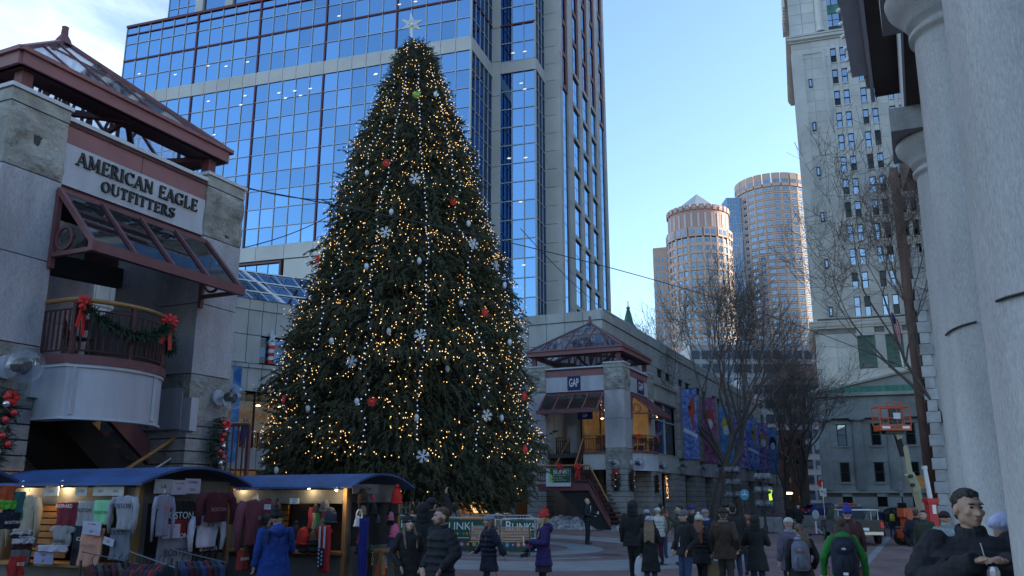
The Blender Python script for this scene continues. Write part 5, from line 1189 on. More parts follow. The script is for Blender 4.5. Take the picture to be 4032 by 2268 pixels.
# ---------------- crescent behind the tree
def crescent():
 T = thing('crescent_building', 'curved granite market building wrapping round the square behind the Christmas tree', 'building', (0, 0, 0), MA)
 cx, cy = -19.3, 37.0; up = []; lo = []; gl = []; core = MB()
 def seg(Rr, a, da, z, h, th, w_=None): return (cx + (Rr + th / 2) * math.cos(a), cy + (Rr + th / 2) * math.sin(a), z, th, (w_ or 2 * (Rr) * math.tan(da / 2)) - .045, h, a)
 n0 = 33; a0, a1 = R(101.5), R(262); da = (a1 - a0) / 66
 for i in range(66):
  a = a0 + da * (i + .5)
  hole = 150 < math.degrees(a) < 156.2
  up.append(seg(24.5, a, da, 14.15, 1.75, .4)); up.append(seg(24.42, a, da, 15.42, .74, .5))
  if not hole: up.append(seg(24.5, a, da, 12.25, 1.95, .4))
  lo.append(seg(24.0, a, da, 10.05, 1.6, .4)); up.append(seg(23.9, a, da, 11.0, .3, .9)); lo.append(seg(24.0, a, da, 4.65, 1.4, .5))
  gl.append(seg(24.9, a, da, 7.3, 3.8, .05))
 core.lathe([(25.0, 9.2), (25.0, 15.7), (26.5, 15.7)], 60, (cx, cy, 0), a0=a0, a1=a1); core.lathe([(24.3, 9.15), (29.8, 9.15)], 60, (cx, cy, 0), a0=a0, a1=a1); core.lathe([(24.0, 4.0), (30, 4.0)], 60, (cx, cy, 0), a0=a0, a1=a1); core.lathe([(24.3, 11.15), (25.0, 11.15)], 60, (cx, cy, 0), a0=a0, a1=a1)
 core.lathe([(24.45, 5.3), (30, 5.3), (30, 9.15)], 60, (cx, cy, 0), a0=a0, a1=a1); core.build('core', G['dark_ceiling'], T)
 w_ = MB(); w_.lathe([(29.0, .1), (29.0, 9.1)], 60, (cx, cy, 0), a0=a0, a1=a1); w_.build('shop_wall', G['shop_wall_glow'], T)
 pieces(T, 'stone_panel', up + lo, G['stone_panel'], 300); pieces(T, 'gallery_pane', gl, G['shop_glass'], 60)
 m = MB()
 for i in range(0, 67, 2): a = a0 + da * i; m.beam((cx + 24.85 * math.cos(a), cy + 24.85 * math.sin(a), 5.3), (cx + 24.85 * math.cos(a), cy + 24.85 * math.sin(a), 9.2), .1, .1)
 m.build('window_frame', G['black_metal'], T)
 m = MB(); m.lathe([(23.85, 11.16), (24.5, 11.2)], 60, (cx, cy, 0), a0=a0, a1=a1); m.lathe([(24.35, 15.82), (25, 15.82)], 60, (cx, cy, 0), a0=a0, a1=a1); m.build('coping', G['cap_stone'], T)
 # ground storey piers
 bl = []
 for i in range(17):
  a = a0 + (a1 - a0) * i / 16;
  for k in range(9): bl.append((cx + 24.4 * math.cos(a), cy + 24.4 * math.sin(a), .1 + .43 * (k + .5), 1.0, 1.9, .40, a))
 pieces(T, 'stone_course', bl, G['granite_course'])
 for i in range(22):
  a = R(98 + i * 3.4); m = MB(); m.ell((cx + 27 * math.cos(a), cy + 27 * math.sin(a), random.choice([3.2, 8.6, 8.2, 3.5, 7.9])), (.16, .16, .05), 8, 5); m.build('shop_lamp', G['lamp_hot'], T)
 for (a_, z) in ((112, 1.2), (116, 1.8), (121, 1.3), (128, 1.6), (133, 1.0)):
  a = R(a_); m = MB(); m.beam((cx + 26 * math.cos(a), cy + 26 * math.sin(a), z - .8), (cx + 26 * math.cos(a), cy + 26 * math.sin(a), z + .8), .8, 1.0); m.build('lit_window', G['lamp_dim'], T)
 # gallery railing (visible left part)
 pts = [(cx + 24.1 * math.cos(R(a)), cy + 24.1 * math.sin(R(a))) for a in range(140, 172, 2)]; railing(T, pts, 5.4, 6.45)
 # display window with candy pole and star
 for k, a_ in enumerate((151.2, 154.6)):
  a = R(a_); m = MB(); m.beam((cx + 24.6 * math.cos(a), cy + 24.6 * math.sin(a), 11.3), (cx + 24.6 * math.cos(a), cy + 24.6 * math.sin(a), 13.2), .06, 1.32, up=(math.cos(a), math.sin(a), 0));
 m = MB(); A = [(cx + 24.62 * math.cos(R(q)), cy + 24.62 * math.sin(R(q))) for q in (149.9, 152.6, 152.7, 156.3)]
 for (p, q, mt) in ((A[0], A[1], 'window_sky'), (A[2], A[3], 'window_wing')):
  m = MB(); m.add([(p[0], p[1], 11.35), (q[0], q[1], 11.35), (q[0], q[1], 13.15), (p[0], p[1], 13.15)], [(0, 1, 2, 3)]); m.build('display_pane', G[mt], T)
 a = R(153.2); px, py = cx + 24.35 * math.cos(a), cy + 24.35 * math.sin(a)
 S = thing('candy_pole', 'red and white striped pole topped by a white star in the upper window', 'decoration', MW(px, py, 11.3), MA)
 for k in range(6): m = MB(); m.lathe([(.22, k * .26), (.22, k * .26 + .26)], 14); m.build('stripe', G['bow_red'] if k % 2 == 0 else G['banner_white'], S)
 m = MB(); st = [(math.sin(R(36 * i)) * (.48 if i % 2 == 0 else .19), math.cos(R(36 * i)) * (.48 if i % 2 == 0 else .19) + 1.95) for i in range(10)]; m.prism(st, -.06, .06, 'x'); m.build('star', G['banner_white'], S)
 # sloping skylight roof over the galleria
 def sk(r, z, a): return (cx + r * math.cos(a), cy + r * math.sin(a), z)
 m = MB(); r0, z0, r1, z1 = 25.4, 15.75, 34, 20.3; nn = 60; ribs = MB(); b2 = MB()
 for i in range(11, nn):
  A0, A1 = a0 + (a1 - a0) * i / nn, a0 + (a1 - a0) * (i + 1) / nn
  for k in range(3):
   t0, t1 = k / 3, (k + 1) / 3
   P = [sk(r0 + (r1 - r0) * t, z0 + (z1 - z0) * t, a) for (t, a) in ((t0, A0), (t0, A1), (t1, A1), (t1, A0))]
   if 10 < i < 36 and k < 3:
    q = MB(); q.add(P + [(p[0], p[1], p[2] - .04) for p in P], [(0, 1, 2, 3), (7, 6, 5, 4)]); q.build('skylight_pane', G['skylight_glass'], T)
   else: m.add(P, [(0, 1, 2, 3)])
  ribs.beam(sk(r0, z0 + .03, A0), sk(r1, z1 + .03, A0), .05, .06)
  if i % 7 == 4: b2.beam(sk(r0, z0 + .06, A0), sk(r1, z1 + .06, A0 + .03), .22, .1)
 for k in range(4):
  t = k / 3
  for i in range(11, nn): b2.beam(sk(r0 + (r1 - r0) * t, z0 + (z1 - z0) * t + .05, a0 + (a1 - a0) * i / nn), sk(r0 + (r1 - r0) * t, z0 + (z1 - z0) * t + .05, a0 + (a1 - a0) * (i + 1) / nn), .16, .1)
 q = m.build('skylight_glazing', G['skylight_glass'], T); q['kind'] = 'stuff'; ribs.build('skylight_bar', G['mullion'], T); b2.build('skylight_frame', G['white_metal'], T)
mk('lamp_dim', (.8, .5, .25), emit=(1, .5, .18), es=.55)
crescent()
a = R(157.5); p = (-19.3 + 23.9 * math.cos(a), 37 + 23.9 * math.sin(a))
bow(None, MW(p[0], p[1], 6.35), .3, MA + PI / 2 + a - PI - PI / 2 + PI / 2, label='red bow on the gallery rail left of the Christmas tree');
# tall blue banner beside the near pavilion and the red stair rail below it
T = thing('blue_banner', 'tall narrow icy blue banner hanging behind the right pier of the near pavilion', 'banner', at_depth(926, 1600, 33)); b = MB(); b.box(-.15, .16, -.02, .02, -2.1, 1.55); b.build('cloth', G['bn_sky'], T)
T = thing('stair_rail', 'dark red iron rail with a wood top beside the right pier of the near pavilion', 'railing', MW(-18.6, 20.0, 0), MA)
b = MB(); b.tube([(0, 0, 4.15), (.9, .0, 4.15)], .06, 8); b.build('handrail', G['wood_rail'], T)
b = MB()
for i in range(5): b.box(.05 + i * .2, .08 + i * .2, -.02, .02, 2.2, 4.1)
b.box(.82, .92, -.05, .05, 2.0, 4.12); b.box(0, .9, -.04, .04, 1.2, 2.25); b.build('baluster', G['red_metal'], T)
# ================================================================== PORTICO AT THE RIGHT
def portico():
 T = thing('portico', 'smooth granite portico columns with plain capitals under a dark timber soffit, at the right edge', 'portico', (0, 0, 0), MA)
 x = .93; ys = [.74, 5.70, 10.67, 15.63]
 for y in ys:
  b = MB(); b.lathe([(.515, -.02), (.515, .6), (.51, 3), (.495, 5.5), (.475, 7.3), (.475, 7.36), (.53, 7.38), (.53, 7.44), (.47, 7.46), (.47, 7.52), (.54, 7.55), (.55, 7.60), (.62, 7.70), (.74, 7.84), (.76, 7.93), (.74, 7.97)], 48, (x, y, 0)); b.build('column', G['portico_granite'], T, smooth=True)
  o = bpy.data.objects[-1] if False else None
  b = MB(); b.box(x - .80, x + .80, y - .80, y + .80, 7.97, 8.38); b.build('abacus', G['portico_granite'], T)
 b = MB(); b.box(x - .52, x + .5, -6, 16.5, 8.385, 9.55); b.build('architrave', G['soffit'], T)
 b = MB(); b.box(x - .56, x - .525, -6, 16.5, 8.39, 9.55); b.build('architrave_face', G['cap_stone'], T)
 b = MB(); b.box(-.06, x + .5, -6, 16.9, 9.555, 9.75); b.build('soffit_board', G['soffit'], T)
 b = MB(); b.box(-.42, -.065, -6, 16.2, 9.72, 10.35); b.box(-.13, -.066, -6, 16.95, 9.5, 9.72); b.build('gutter', G['cap_stone'], T)
 b = MB(); b.box(-.2, 1.4, -6, 16.9, 9.76, 10.6); b.build('cornice', G['stone_rough'], T)
 b = MB(); b.box(-.6, 12, -8, 17.4, gm(0) - .2, -.02); b.build('platform', G['plaza_grey'], T)
 b = MB(); b.box(-1.0, -.6, -8, 17.8, gm(0) - .2, -.2); b.build('step', G['plaza_grey'], T)
 b = MB(); b.box(3.6, 4.2, -8, 17, -.02, 9.5); b.build('rear_wall', G['portico_granite'], T)
 b = MB(); b.box(x - .72, x - .60, 9.0, 12.5, 9.0, 9.04)
 for i in range(16): b = MB(); b.ell((-.45, 16.0 - i * .45, 9.78), .045, 6, 5); b.build('string_bulb', G['white_metal'], T)
 # cable looped round the near column
 b = MB(); b.tube([(x + .525 * math.cos(R(a)), 5.7 + .525 * math.sin(R(a)), 3.06 + .0022 * (a - 215) + .03 * math.sin(R(a * 4))) for a in range(212, 330, 8)], .009, 6); b.build('cable', G['black_metal'], T)
 b = MB(); b.tube([(x + .525 * math.cos(R(a)), 10.67 + .525 * math.sin(R(a)), 3.75 - .08 * math.sin(R(a))) for a in range(190, 250, 6)], .012, 6); b.build('cable', G['black_metal'], T)
portico()
# building with quoins beyond the portico, brick block above, pole
T = thing('quoined_building', 'pale stone building edge with stepped quoins and shuttered openings behind the portico columns', 'building', MW(.95, 56, 0), MA)
mk('quoin_stone', (.42, .42, .42), .8, var=.3, vs=1.5, rnd=.15); b = MB(); b.box(0, 9, 0, 40, -.6, 16.5); b.build('wall', G['quoin_stone'], T); bl = []
for k in range(26): bl.append((.10, .5, -.3 + k * .66 + .3, .5 if k % 2 else .72, 1.6, .63))
pieces(T, 'quoin', bl, G['quoin_stone'])
for (z, y) in ((9.6, 2.6), (5.8, 2.6), (2.0, 3.0)): b = MB(); b.box(-.12, -.01, y, y + 1.2, z, z + 1.6); b.build('shutter', G['dark_ceiling'], T)
T = thing('brick_tower_block', 'brown brick tower block with a heavy bracketed cornice glimpsed behind the pole', 'building', (0, 0, 0), TA)
b = MB(); b.box(21.5, 40, 120, 140, 0, 49); b.build('wall', G['brick_wall'], T)
b = MB(); b.box(18.5, 41, 118, 141, 49.0, 57); b.box(18.0, 41, 117.5, 141, 56, 57.5)
for i in range(12): b.box(19, 19.6, 118 - .5, 118, 49.5 + i * .6, 49.8 + i * .6)
b.build('cornice', G['soffit'], T)
# the tall wooden pole
pb = MW(-.9, 56.5, 0); T = thing('wooden_pole', 'tall weathered wooden utility pole with cables, in front of the temple', 'pole', (pb[0], pb[1], gm(-.9)))
top = at_depth(3552, 960, 52); bot = Vector(at_depth(3688, 2040, 52)); T.location = (bot.x, bot.y, gm(0)); d = Vector((top.x - bot.x, top.y - bot.y, 0))
b = MB(); b.tube([(0, 0, 0), (d.x * .5, d.y * .5, 9), (d.x * 1.15, d.y * 1.15, 22)], [.40, .36, .26], 14); b.build('pole', G['brown_pole'], T, smooth=True)
for k in range(7): b = MB(); b.tube([(-.3, -.3, 3.2 + k * .6), (-.6 + .1 * (k % 3), -.4, 3.0 + k * .6), (-.2, -.4, 2.6 + k * .6)], .05, 6); b.build('cable_loop', G['black_metal'], T)
for k in range(2): b = MB(); b.box(.35, .8, -.35, -.1, 6.0 + k * 4.0, 7.2 + k * 4.0); b.build('junction_box', G['black_metal'], T)
# overhead wires
def wire(name, a, b_, sag, label, r=.02):
 a = Vector(a); b_ = Vector(b_); m = MB(); n = 26; m.tube([a.lerp(b_, i / n) - Vector((0, 0, sag * 4 * (i / n) * (1 - i / n))) - a for i in range(n + 1)], r, 5)
 o = m.build(name, G['black_metal']); o.location = a; tag(o, label, 'wire'); return o
wire('overhead_wire', at_depth(960, 740, 27), at_depth(3620, 1475, 52), -1.0, 'long thin wire crossing from the near pavilion roof to the wooden pole')
wire('overhead_wire', at_depth(960, 735, 27), at_depth(1420, 770, 40), .3, 'thin wire from the near pavilion roof towards the tree top')
wire('overhead_wire', at_depth(960, 975, 30), at_depth(1330, 830, 42), .2, 'thin wire rising from the crescent towards the tree')
wire('overhead_wire', at_depth(2050, 900, 44), at_depth(2420, 1250, 60), .3, 'thin wire from the tree down to the far pavilion roof')
# ================================================================== CHRISTMAS TREE
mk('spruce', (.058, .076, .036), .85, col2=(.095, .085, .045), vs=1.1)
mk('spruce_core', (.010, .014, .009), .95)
mk('led_white', (.5, .55, .7), emit=(.6, .72, 1), es=.22)
mk('led_warm', (1, .7, .3), emit=(1, .56, .19), es=.85)
mk('ornament_white', (.6, .63, .68), .3)
mk('ornament_red', (.5, .04, .03), .4, emit=(.9, .08, .05), es=.02)
def xmas():
 bx, by = -5.15, 42.0; g0 = ground(bx, by)
 prof = [(160, 10), (180, 48), (235, 82), (328, 118), (470, 174), (626, 230), (782, 278), (939, 326), (1095, 370), (1252, 412), (1408, 448), (1565, 484), (1721, 508), (1846, 520), (1940, 480), (1985, 420)]
 zs, rs = [], []
 for v, hw in prof:
  d = ray(1610, v); t = by / d[1]; zs.append(2 + d[2] * t); rs.append(hw / FPX * t)
 zs = zs[::-1]; rs = rs[::-1]
 prof_r = lambda z: float(np.interp(z, zs, rs))
 zb, zt = zs[0], zs[-1]
 T = thing('christmas_tree', 'giant lit Christmas spruce with strings of warm bulbs standing in the middle of the square', 'christmas tree', (bx, by, g0))
 rg = np.random.RandomState(5)
 from mathutils import noise as mn
 def rag(z, a): return 1 + .16 * mn.noise(Vector((math.cos(a) * 2.6, math.sin(a) * 2.6, z * .55))) + .15 * mn.noise(Vector((math.cos(a) * 6, math.sin(a) * 6, z * 1.3)))
 # trunk
 b = MB(); b.tube([(0, 0, -.1), (0, 0, 3), (0, 0, zt - g0 - 1)], [.45, .4, .06], 12); b.build('trunk', G['bark'], T)
 # inner dark mass with uneven surface
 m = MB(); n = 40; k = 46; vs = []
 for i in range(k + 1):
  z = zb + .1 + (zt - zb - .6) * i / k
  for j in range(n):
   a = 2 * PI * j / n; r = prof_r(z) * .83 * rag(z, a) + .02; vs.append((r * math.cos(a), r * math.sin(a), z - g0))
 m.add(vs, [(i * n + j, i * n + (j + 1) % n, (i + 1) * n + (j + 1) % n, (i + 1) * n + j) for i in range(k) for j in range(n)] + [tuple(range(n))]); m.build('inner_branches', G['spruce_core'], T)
 # sprays: drooping fronds made of thin blades
 NS = 21000; V = []; F = []
 tmpl = []
 for t in range(6):
  q = []
  for i in range(34):
   s = rg.rand() ** .8; side = rg.choice([-1, 1]); L = (.16 + .12 * rg.rand()) * (1.15 - .6 * s); ang = rg.uniform(.4, 1.0)
   d = np.array([math.cos(ang), side * math.sin(ang) * rg.uniform(.2, 1), rg.uniform(-.9, .15)]); d /= np.linalg.norm(d)
   p = np.array([s * .85, 0, -.16 * s * s + .02 * rg.randn()]); w_ = .020 + .014 * rg.rand(); e = np.cross(d, rg.randn(3)); e /= np.linalg.norm(e)
   q += [p - e * w_, p + e * w_, p + d * L]
  tmpl.append(np.array(q))
 cz = np.array(zs); ca = []
 zz = np.linspace(zb, zt, 200); wts = np.array([prof_r(z) for z in zz]) + .25; cdf = np.cumsum(wts); cdf /= cdf[-1]
 for i in range(NS):
  z = float(np.interp(rg.rand(), cdf, zz)); a = rg.rand() * 2 * PI; rf = .80 + .21 * rg.rand() ** .8; r = prof_r(z) * rf * rag(z, a) + .05;
  sc = .50 + .38 * rg.rand();
  if z > zt - 2.5: sc *= .62
  if rg.rand() < .05: sc *= 1.7
  el = rg.uniform(-.95, -.1) if z < zt - 3 else rg.uniform(-.5, .6)
  if rg.rand() < .12: el = rg.uniform(.1, .7)
  yaw = a + rg.normal(0, .45)
  X = np.array([math.cos(yaw) * math.cos(el), math.sin(yaw) * math.cos(el), math.sin(el)]); Z = np.array([-math.cos(yaw) * math.sin(el), -math.sin(yaw) * math.sin(el), math.cos(el)]); Y = np.cross(Z, X)
  P = tmpl[i % 6] * sc; off = max(0, r - .45 * sc)
  V.append(P @ np.array([X, Y, Z]) + np.array([math.cos(a) * off, math.sin(a) * off, z - g0]))
 V = np.concatenate(V); nv = len(V); me = bpy.data.meshes.new('crown'); me.vertices.add(nv); me.vertices.foreach_set('co', V.ravel().astype(np.float32)); me.loops.add(nv); me.loops.foreach_set('vertex_index', np.arange(nv, dtype=np.int32)); me.polygons.add(nv // 3); me.polygons.foreach_set('loop_start', np.arange(0, nv, 3, dtype=np.int32)); me.polygons.foreach_set('loop_total', np.full(nv // 3, 3, dtype=np.int32)); me.update(calc_edges=True); me.materials.append(G['spruce'])
 o = bpy.data.objects.new('crown', me); COL.objects.link(o); o.parent = T; o['kind'] = 'stuff'
 # warm bulbs
 bulb = MB(); bulb.ell((0, 0, 0), (.018, .018, .03), 6, 4); q = bulb.build('light_bulb', G['led_warm'], T); bm_ = q.data
 pts = []
 cw = math.atan2(-by, -bx)
 for i in range(7800):
  z = float(np.interp(rg.rand() ** .92, cdf, zz));
  if z < zb + 1.9 and rg.rand() < .93: continue
  a = rg.rand() * 2 * PI
  if mn.noise(Vector((math.cos(a) * 4 + 9, math.sin(a) * 4, z * .8))) < -.12: continue
  r = prof_r(z) * rag(z, a) * rg.uniform(.86, 1.02); pts.append((r * math.cos(a), r * math.sin(a), z - g0, a))
 pts.sort(key=lambda p: (p[0] + bx) ** 2 + (p[1] + by) ** 2 + (p[2] - 2) ** 2)
 q.location = pts[0][:3]
 for p in pts[1:300]:
  o = bpy.data.objects.new('light_bulb', bm_); COL.objects.link(o); o.parent = T; o.location = p[:3]; o.rotation_euler = (rg.uniform(-1, 1), rg.uniform(-1, 1), 0)
 rest = MB()
 for p in pts[300:]:
  s = .019 * rg.uniform(.75, 1.2); x, y, z = p[:3]; rest.add([(x + s, y, z), (x, y + s, z), (x - s, y, z), (x, y - s, z), (x, y, z + s * 1.4), (x, y, z - s * 1.4)], [(0, 1, 4), (1, 2, 4), (2, 3, 4), (3, 0, 4), (1, 0, 5), (2, 1, 5), (3, 2, 5), (0, 3, 5)])
 o = rest.build('light_bulb', G['led_warm'], T); o['kind'] = 'stuff'
 # vertical strings of white beads
 for i in range(15):
  a = cw + (i - 7) * (2 * PI / 15) + .12; m = MB(); z = zt - 2.2 - rg.rand() * .8; end = zb + 1.6 + rg.rand() * 1.5; wv = rg.uniform(-.06, .06)
  while z > end:
   aa = a + wv * math.sin(z * .35); r = prof_r(z) * rag(z, aa) * 1.02 + .10; m.ell((r * math.cos(aa), r * math.sin(aa), z - g0), .030, 6, 4); z -= .245
  o = m.build('light_string', G['led_white'], T); o['kind'] = 'stuff'
 # ornaments (picture position, kind)
 orn = [(1445, 682, 'b'), (1522, 643, 'R'), (1635, 705, 's'), (1541, 835, 'b'), (1845, 880, 'b'), (1785, 795, 'R2'), (1518, 915, 's'), (1443, 1050, 'b'), (1651, 1027, 'b'), (1955, 1048, 's'), (1987, 1123, 'b'), (1815, 1195, 'b'), (1910, 1232, 'R'), (1531, 1305, 'b'), (1655, 1320, 's'), (1305, 1343, 'b'), (1385, 1425, 's'), (1762, 1452, 'b'), (2007, 1348, 'b'), (1405, 1582, 'b'), (1465, 1582, 'R'), (1212, 1610, 'b'), (1640, 1645, 'b'), (1917, 1636, 's'), (1975, 1646, 'b'), (1665, 1796, 's'), (1118, 1572, 'R'), (2068, 1770, 'R2'), (1088, 1852, 'b'), (1640, 375, 'g'), (1715, 372, 'b'), (1252, 1020, 'R'), (2065, 1560, 'R'), (1865, 962, 's')]
 # find the tree surface along a picture ray
 nb = 0; ordn = ['highest', 'second highest', 'third highest', 'fourth highest', 'fifth highest', 'sixth highest', 'seventh highest', 'eighth highest', 'ninth highest', 'tenth highest', 'eleventh highest', 'twelfth highest', 'thirteenth highest', 'fourteenth highest', 'fifteenth highest', 'sixteenth highest', 'seventeenth highest', 'eighteenth highest']
 bl_ = sorted(o[1] for o in orn if o[2] == 'b'); sl_ = sorted(o[1] for o in orn if o[2] == 's'); rl_ = sorted(o[1] for o in orn if o[2] in ('R', 'R2', 'g'))
 for (u, v, kd) in orn:
  d = ray(u, v); hit = None
  for t in np.linspace(34, 44, 220):
   x, y, z = d[0] * t, d[1] * t, 2 + d[2] * t; rr = math.hypot(x - bx, y - by); a = math.atan2(y - by, x - bx)
   if rr < prof_r(z) * rag(z, a) * 1.03 + .14: hit = (x, y, z, a); break
  if not hit:
   t = by / d[1] * .99; hit = (d[0] * t, by - .5, 2 + d[2] * t, -PI / 2)
  x, y, z, a = hit; nb += 1; hgt = 'high' if v < 900 else ('halfway up' if v < 1350 else 'low'); side = 'left' if u < 1450 else ('right' if u > 1780 else 'middle')
  if kd == 'b':
   T2 = thing('bulb_ornament', 'oversized white bulb ornament, %s of its kind on the Christmas tree' % ordn[bl_.index(v)], 'ornament', (x, y, z), 0, 'big white bulb ornaments on the tree'); m = MB(); m.lathe([(.0, -.20), (.07, -.16), (.125, -.04), (.12, .08), (.07, .16), (.05, .17)], 14); m.build('bulb', G['ornament_white'], T2, smooth=True); m = MB(); m.lathe([(.055, .15), (.055, .26), (.0, .27)], 10); m.build('bulb_socket', G['wreath'], T2); T2.scale = (.8, .8, .85)
  elif kd in 's':
   T2 = thing('snowflake_ornament', 'white snowflake ornament, %s of its kind on the Christmas tree' % ordn[sl_.index(v)], 'ornament', (x, y - .05, z), a + PI / 2, 'snowflake ornaments on the tree'); m = MB()
   for q in range(6):
    t = R(q * 60 + 15); c_, s_ = math.cos(t), math.sin(t); m.beam((0, 0.003 * q, 0), (.34 * c_, .003 * q, .34 * s_), .06, .06)
    for f in (.18, .27):
     for e in (.8, -.8): m.beam((f * c_, -.01, f * s_), (f * c_ + .11 * math.cos(t + e), -.01, f * s_ + .11 * math.sin(t + e)), .045, .045)
   m.build('flake', G['ornament_white'], T2); T2.scale = (.75, .75, .75)
  else:
   col = 'ornament_red' if kd != 'g' else 'p_lime'; T2 = thing('burst_ornament', '%s burst ornament, %s of the coloured bursts on the tree' % ({'R': 'red', 'R2': 'small red swirled', 'g': 'green'}[kd], ordn[rl_.index(v)]), 'ornament', (x, y - .05, z), a + PI / 2, 'coloured burst ornaments on the tree'); m = MB()
   for q in range(10):
    t = R(q * 36); m.ell((.2 * math.cos(t), 0, .2 * math.sin(t)), .06, 6, 4)
   m.ell((0, 0, 0), .13, 8, 6)
   for q in range(10): t = R(q * 36 + 18); m.ell((.29 * math.cos(t), 0, .29 * math.sin(t)), .04, 6, 4)
   m.build('burst', G[col], T2); T2.scale = (.65, .65, .65)
 # star
 d = ray(1622, 98); t = by / d[1]; S = thing('star_topper', 'six pointed wire star at the very top of the Christmas tree', 'star', (d[0] * t, by, 2 + d[2] * t)); m = MB()
 for (ang, L) in ((96, .80), (28, .72), (-30, .66), (-92, .80), (206, .66), (150, .72)):
  t = R(ang); tip = Vector((L * math.cos(t), 0, L * math.sin(t)))
  for e in (-30, 30):
   t2 = R(ang + e); ba = Vector((.22 * math.cos(t2), 0, .22 * math.sin(t2)))
   for yy in (-.08, .08): m.beam(ba + Vector((0, yy, 0)), tip, .045, .045)
  for f in (.35, .6, .8): m.ell(tip * f, .07, 6, 4)
  m.beam((0, 0, 0), tip, .05, .05)
 m.ell((0, 0, 0), .16, 8, 6); m.build('star_frame', G['ornament_star'], S); S.scale = (.85, .85, .85)
 m = MB(); m.tube([(0, 0, -.3), (.05, 0, -1.9)], .06, 6); m.build('star_pole', G['ornament_star'], S)
mk('ornament_star', (.6, .66, .66), .35, emit=(.6, .7, .7), es=.02)
xmas()
# ================================================================== BARE TREES
def bare_tree(base, height, seed, label, spread=.5, lean=(0, 0), trunk_h=.3, r0=.28, levels=6, forks=3, group='bare winter trees along the market', up=.35, twig_r=.016, first=1.0):
 rg = random.Random(seed); T = thing('bare_tree', label, 'tree', base, 0, group)
 tr = MB(); tw = MB()
 def grow(p, d, L, r, lev):
  n = 4 if lev < 3 else 3; pts = [p]; rad = [r]; q = p.copy(); dd = d.copy()
  for i in range(n):
   dd = (dd + Vector((rg.gauss(0, .10), rg.gauss(0, .10), rg.gauss(.03, .06) + (.05 if lev > 1 else 0)))).normalized(); q = q + dd * L / n; pts.append(q); rad.append(max(twig_r * .6, r * (1 - .22 * (i + 1) / n)))
  (tr if lev < 3 else tw).tube(pts, rad, 7 if lev < 2 else (5 if lev < 3 else 3), caps=False)
  if lev >= levels: return
  k = forks if lev == 0 else rg.choice([2, 2, 3] if lev < 3 else [2, 3, 3])
  for i in range(k):
   ax = Vector((rg.gauss(0, 1), rg.gauss(0, 1), rg.gauss(0, .4))); ax = (ax - dd * ax.dot(dd)).normalized(); a = rg.uniform(.3, .75) * spread * 2 * (.8 if lev == 0 else 1)
   if lev == 0: ph = 2 * PI * i / k + rg.uniform(-.4, .4); ax = Vector((math.cos(ph), math.sin(ph), 0))
   nd = (dd * math.cos(a) + ax * math.sin(a) + Vector((0, 0, up * (.5 if lev < 4 else .15)))).normalized()
   start = pts[-1] if (i < 2 or lev == 0) else pts[-2]
   grow(start, nd, L * (rg.uniform(1.15, 1.4) * first if lev == 0 else (rg.uniform(.8, 1.02) if lev == 1 else rg.uniform(.66, .92))), rad[-1] * (.80 if i == 0 else .68), lev + 1)
  if lev >= 2:
   for j in range(2):
    q = pts[rg.randint(1, n)]; s = Vector((rg.gauss(0, 1), rg.gauss(0, 1), rg.gauss(.3, .6))).normalized(); tw.tube([q, q + s * L * .45, q + s * L * .9 + Vector((0, 0, .1 * L))], [twig_r, twig_r * .8, twig_r * .5], 3, caps=False)
 grow(Vector((0, 0, 0)), Vector((lean[0], lean[1], 1)).normalized(), height * trunk_h, r0, 0)
 tr.build('trunk', G['bark'], T); o = tw.build('crown', G['twig'], T); return T
def tb(lx, ly): p = MW(lx, ly); return (p.x, p.y, gm(lx))
bare_tree(tb(-14.0, 66), 18.5, 3, 'tall bare tree with a forked trunk in front of the third bird banner', .40, (.0, 0), .17, .42, 7, 3, up=.10)
bare_tree(tb(-14.4, 78), 20.5, 11, 'tall bare tree with a dark trunk just behind the left globe lamp', .38, (.03, 0), .175, .36, 7, 3, up=.10)
bare_tree(tb(-13.2, 99), 16.5, 21, 'bare tree with twin trunks near the end of the market wing', .42, (-.03, 0), .175, .36, 7, 3, up=.08)
bare_tree(tb(-11.6, 101), 15.5, 34, 'spreading bare tree reaching over the temple front', .50, (.10, 0), .18, .36, 7, 3, up=.04)
bare_tree(tb(-12.5, 112), 15, 44, 'farthest bare tree at the end of the market walk', .34, (0, 0), .19, .30, 6, 3)
_p = at_depth(3900, 2050, 48)
bare_tree((_p.x, _p.y, gm(2)), 15.5, 58, 'bare tree half hidden by the portico columns, fine twigs crossing the pale tower', .40, (-.02, .0), .52, .20, 7, 3, group=None, up=.18, first=.36)
# ================================================================== PEOPLE
SK = {}
def skin(c):
 c = tuple(x * .86 for x in c); k = 'skin_%d' % int(c[0] * 100)
 if k not in G: mk(k, c, .55, var=.12, vs=14)
 return G[k]
def cloth(name, col, var=.35):
 k = 'cloth_' + name
 if k not in G: mk(k, col, .85, var=var, vs=9, bump=.006, bs=26)
 return G[k]
wr = bpy.data.textures.new('folds', 'CLOUDS'); wr.noise_scale = .16; wr.noise_depth = 2
knit = bpy.data.textures.new('knit', 'CLOUDS'); knit.noise_scale = .03; knit.noise_depth = 1
def blob(mb, name, mat, parent, vox, folds=0.0, smooth=2, tex=None):
 o = mb.build(name, mat, parent); m = o.modifiers.new('remesh', 'REMESH'); m.mode = 'VOXEL'; m.voxel_size = vox; m.use_smooth_shade = True
 if smooth: s = o.modifiers.new('smooth', 'SMOOTH'); s.iterations = smooth; s.factor = .6
 if folds: d = o.modifiers.new('folds', 'DISPLACE'); d.texture = tex or wr; d.strength = folds; d.mid_level = .5; d.texture_coords = 'LOCAL'
 return o
def V3(*a): return Vector(a)
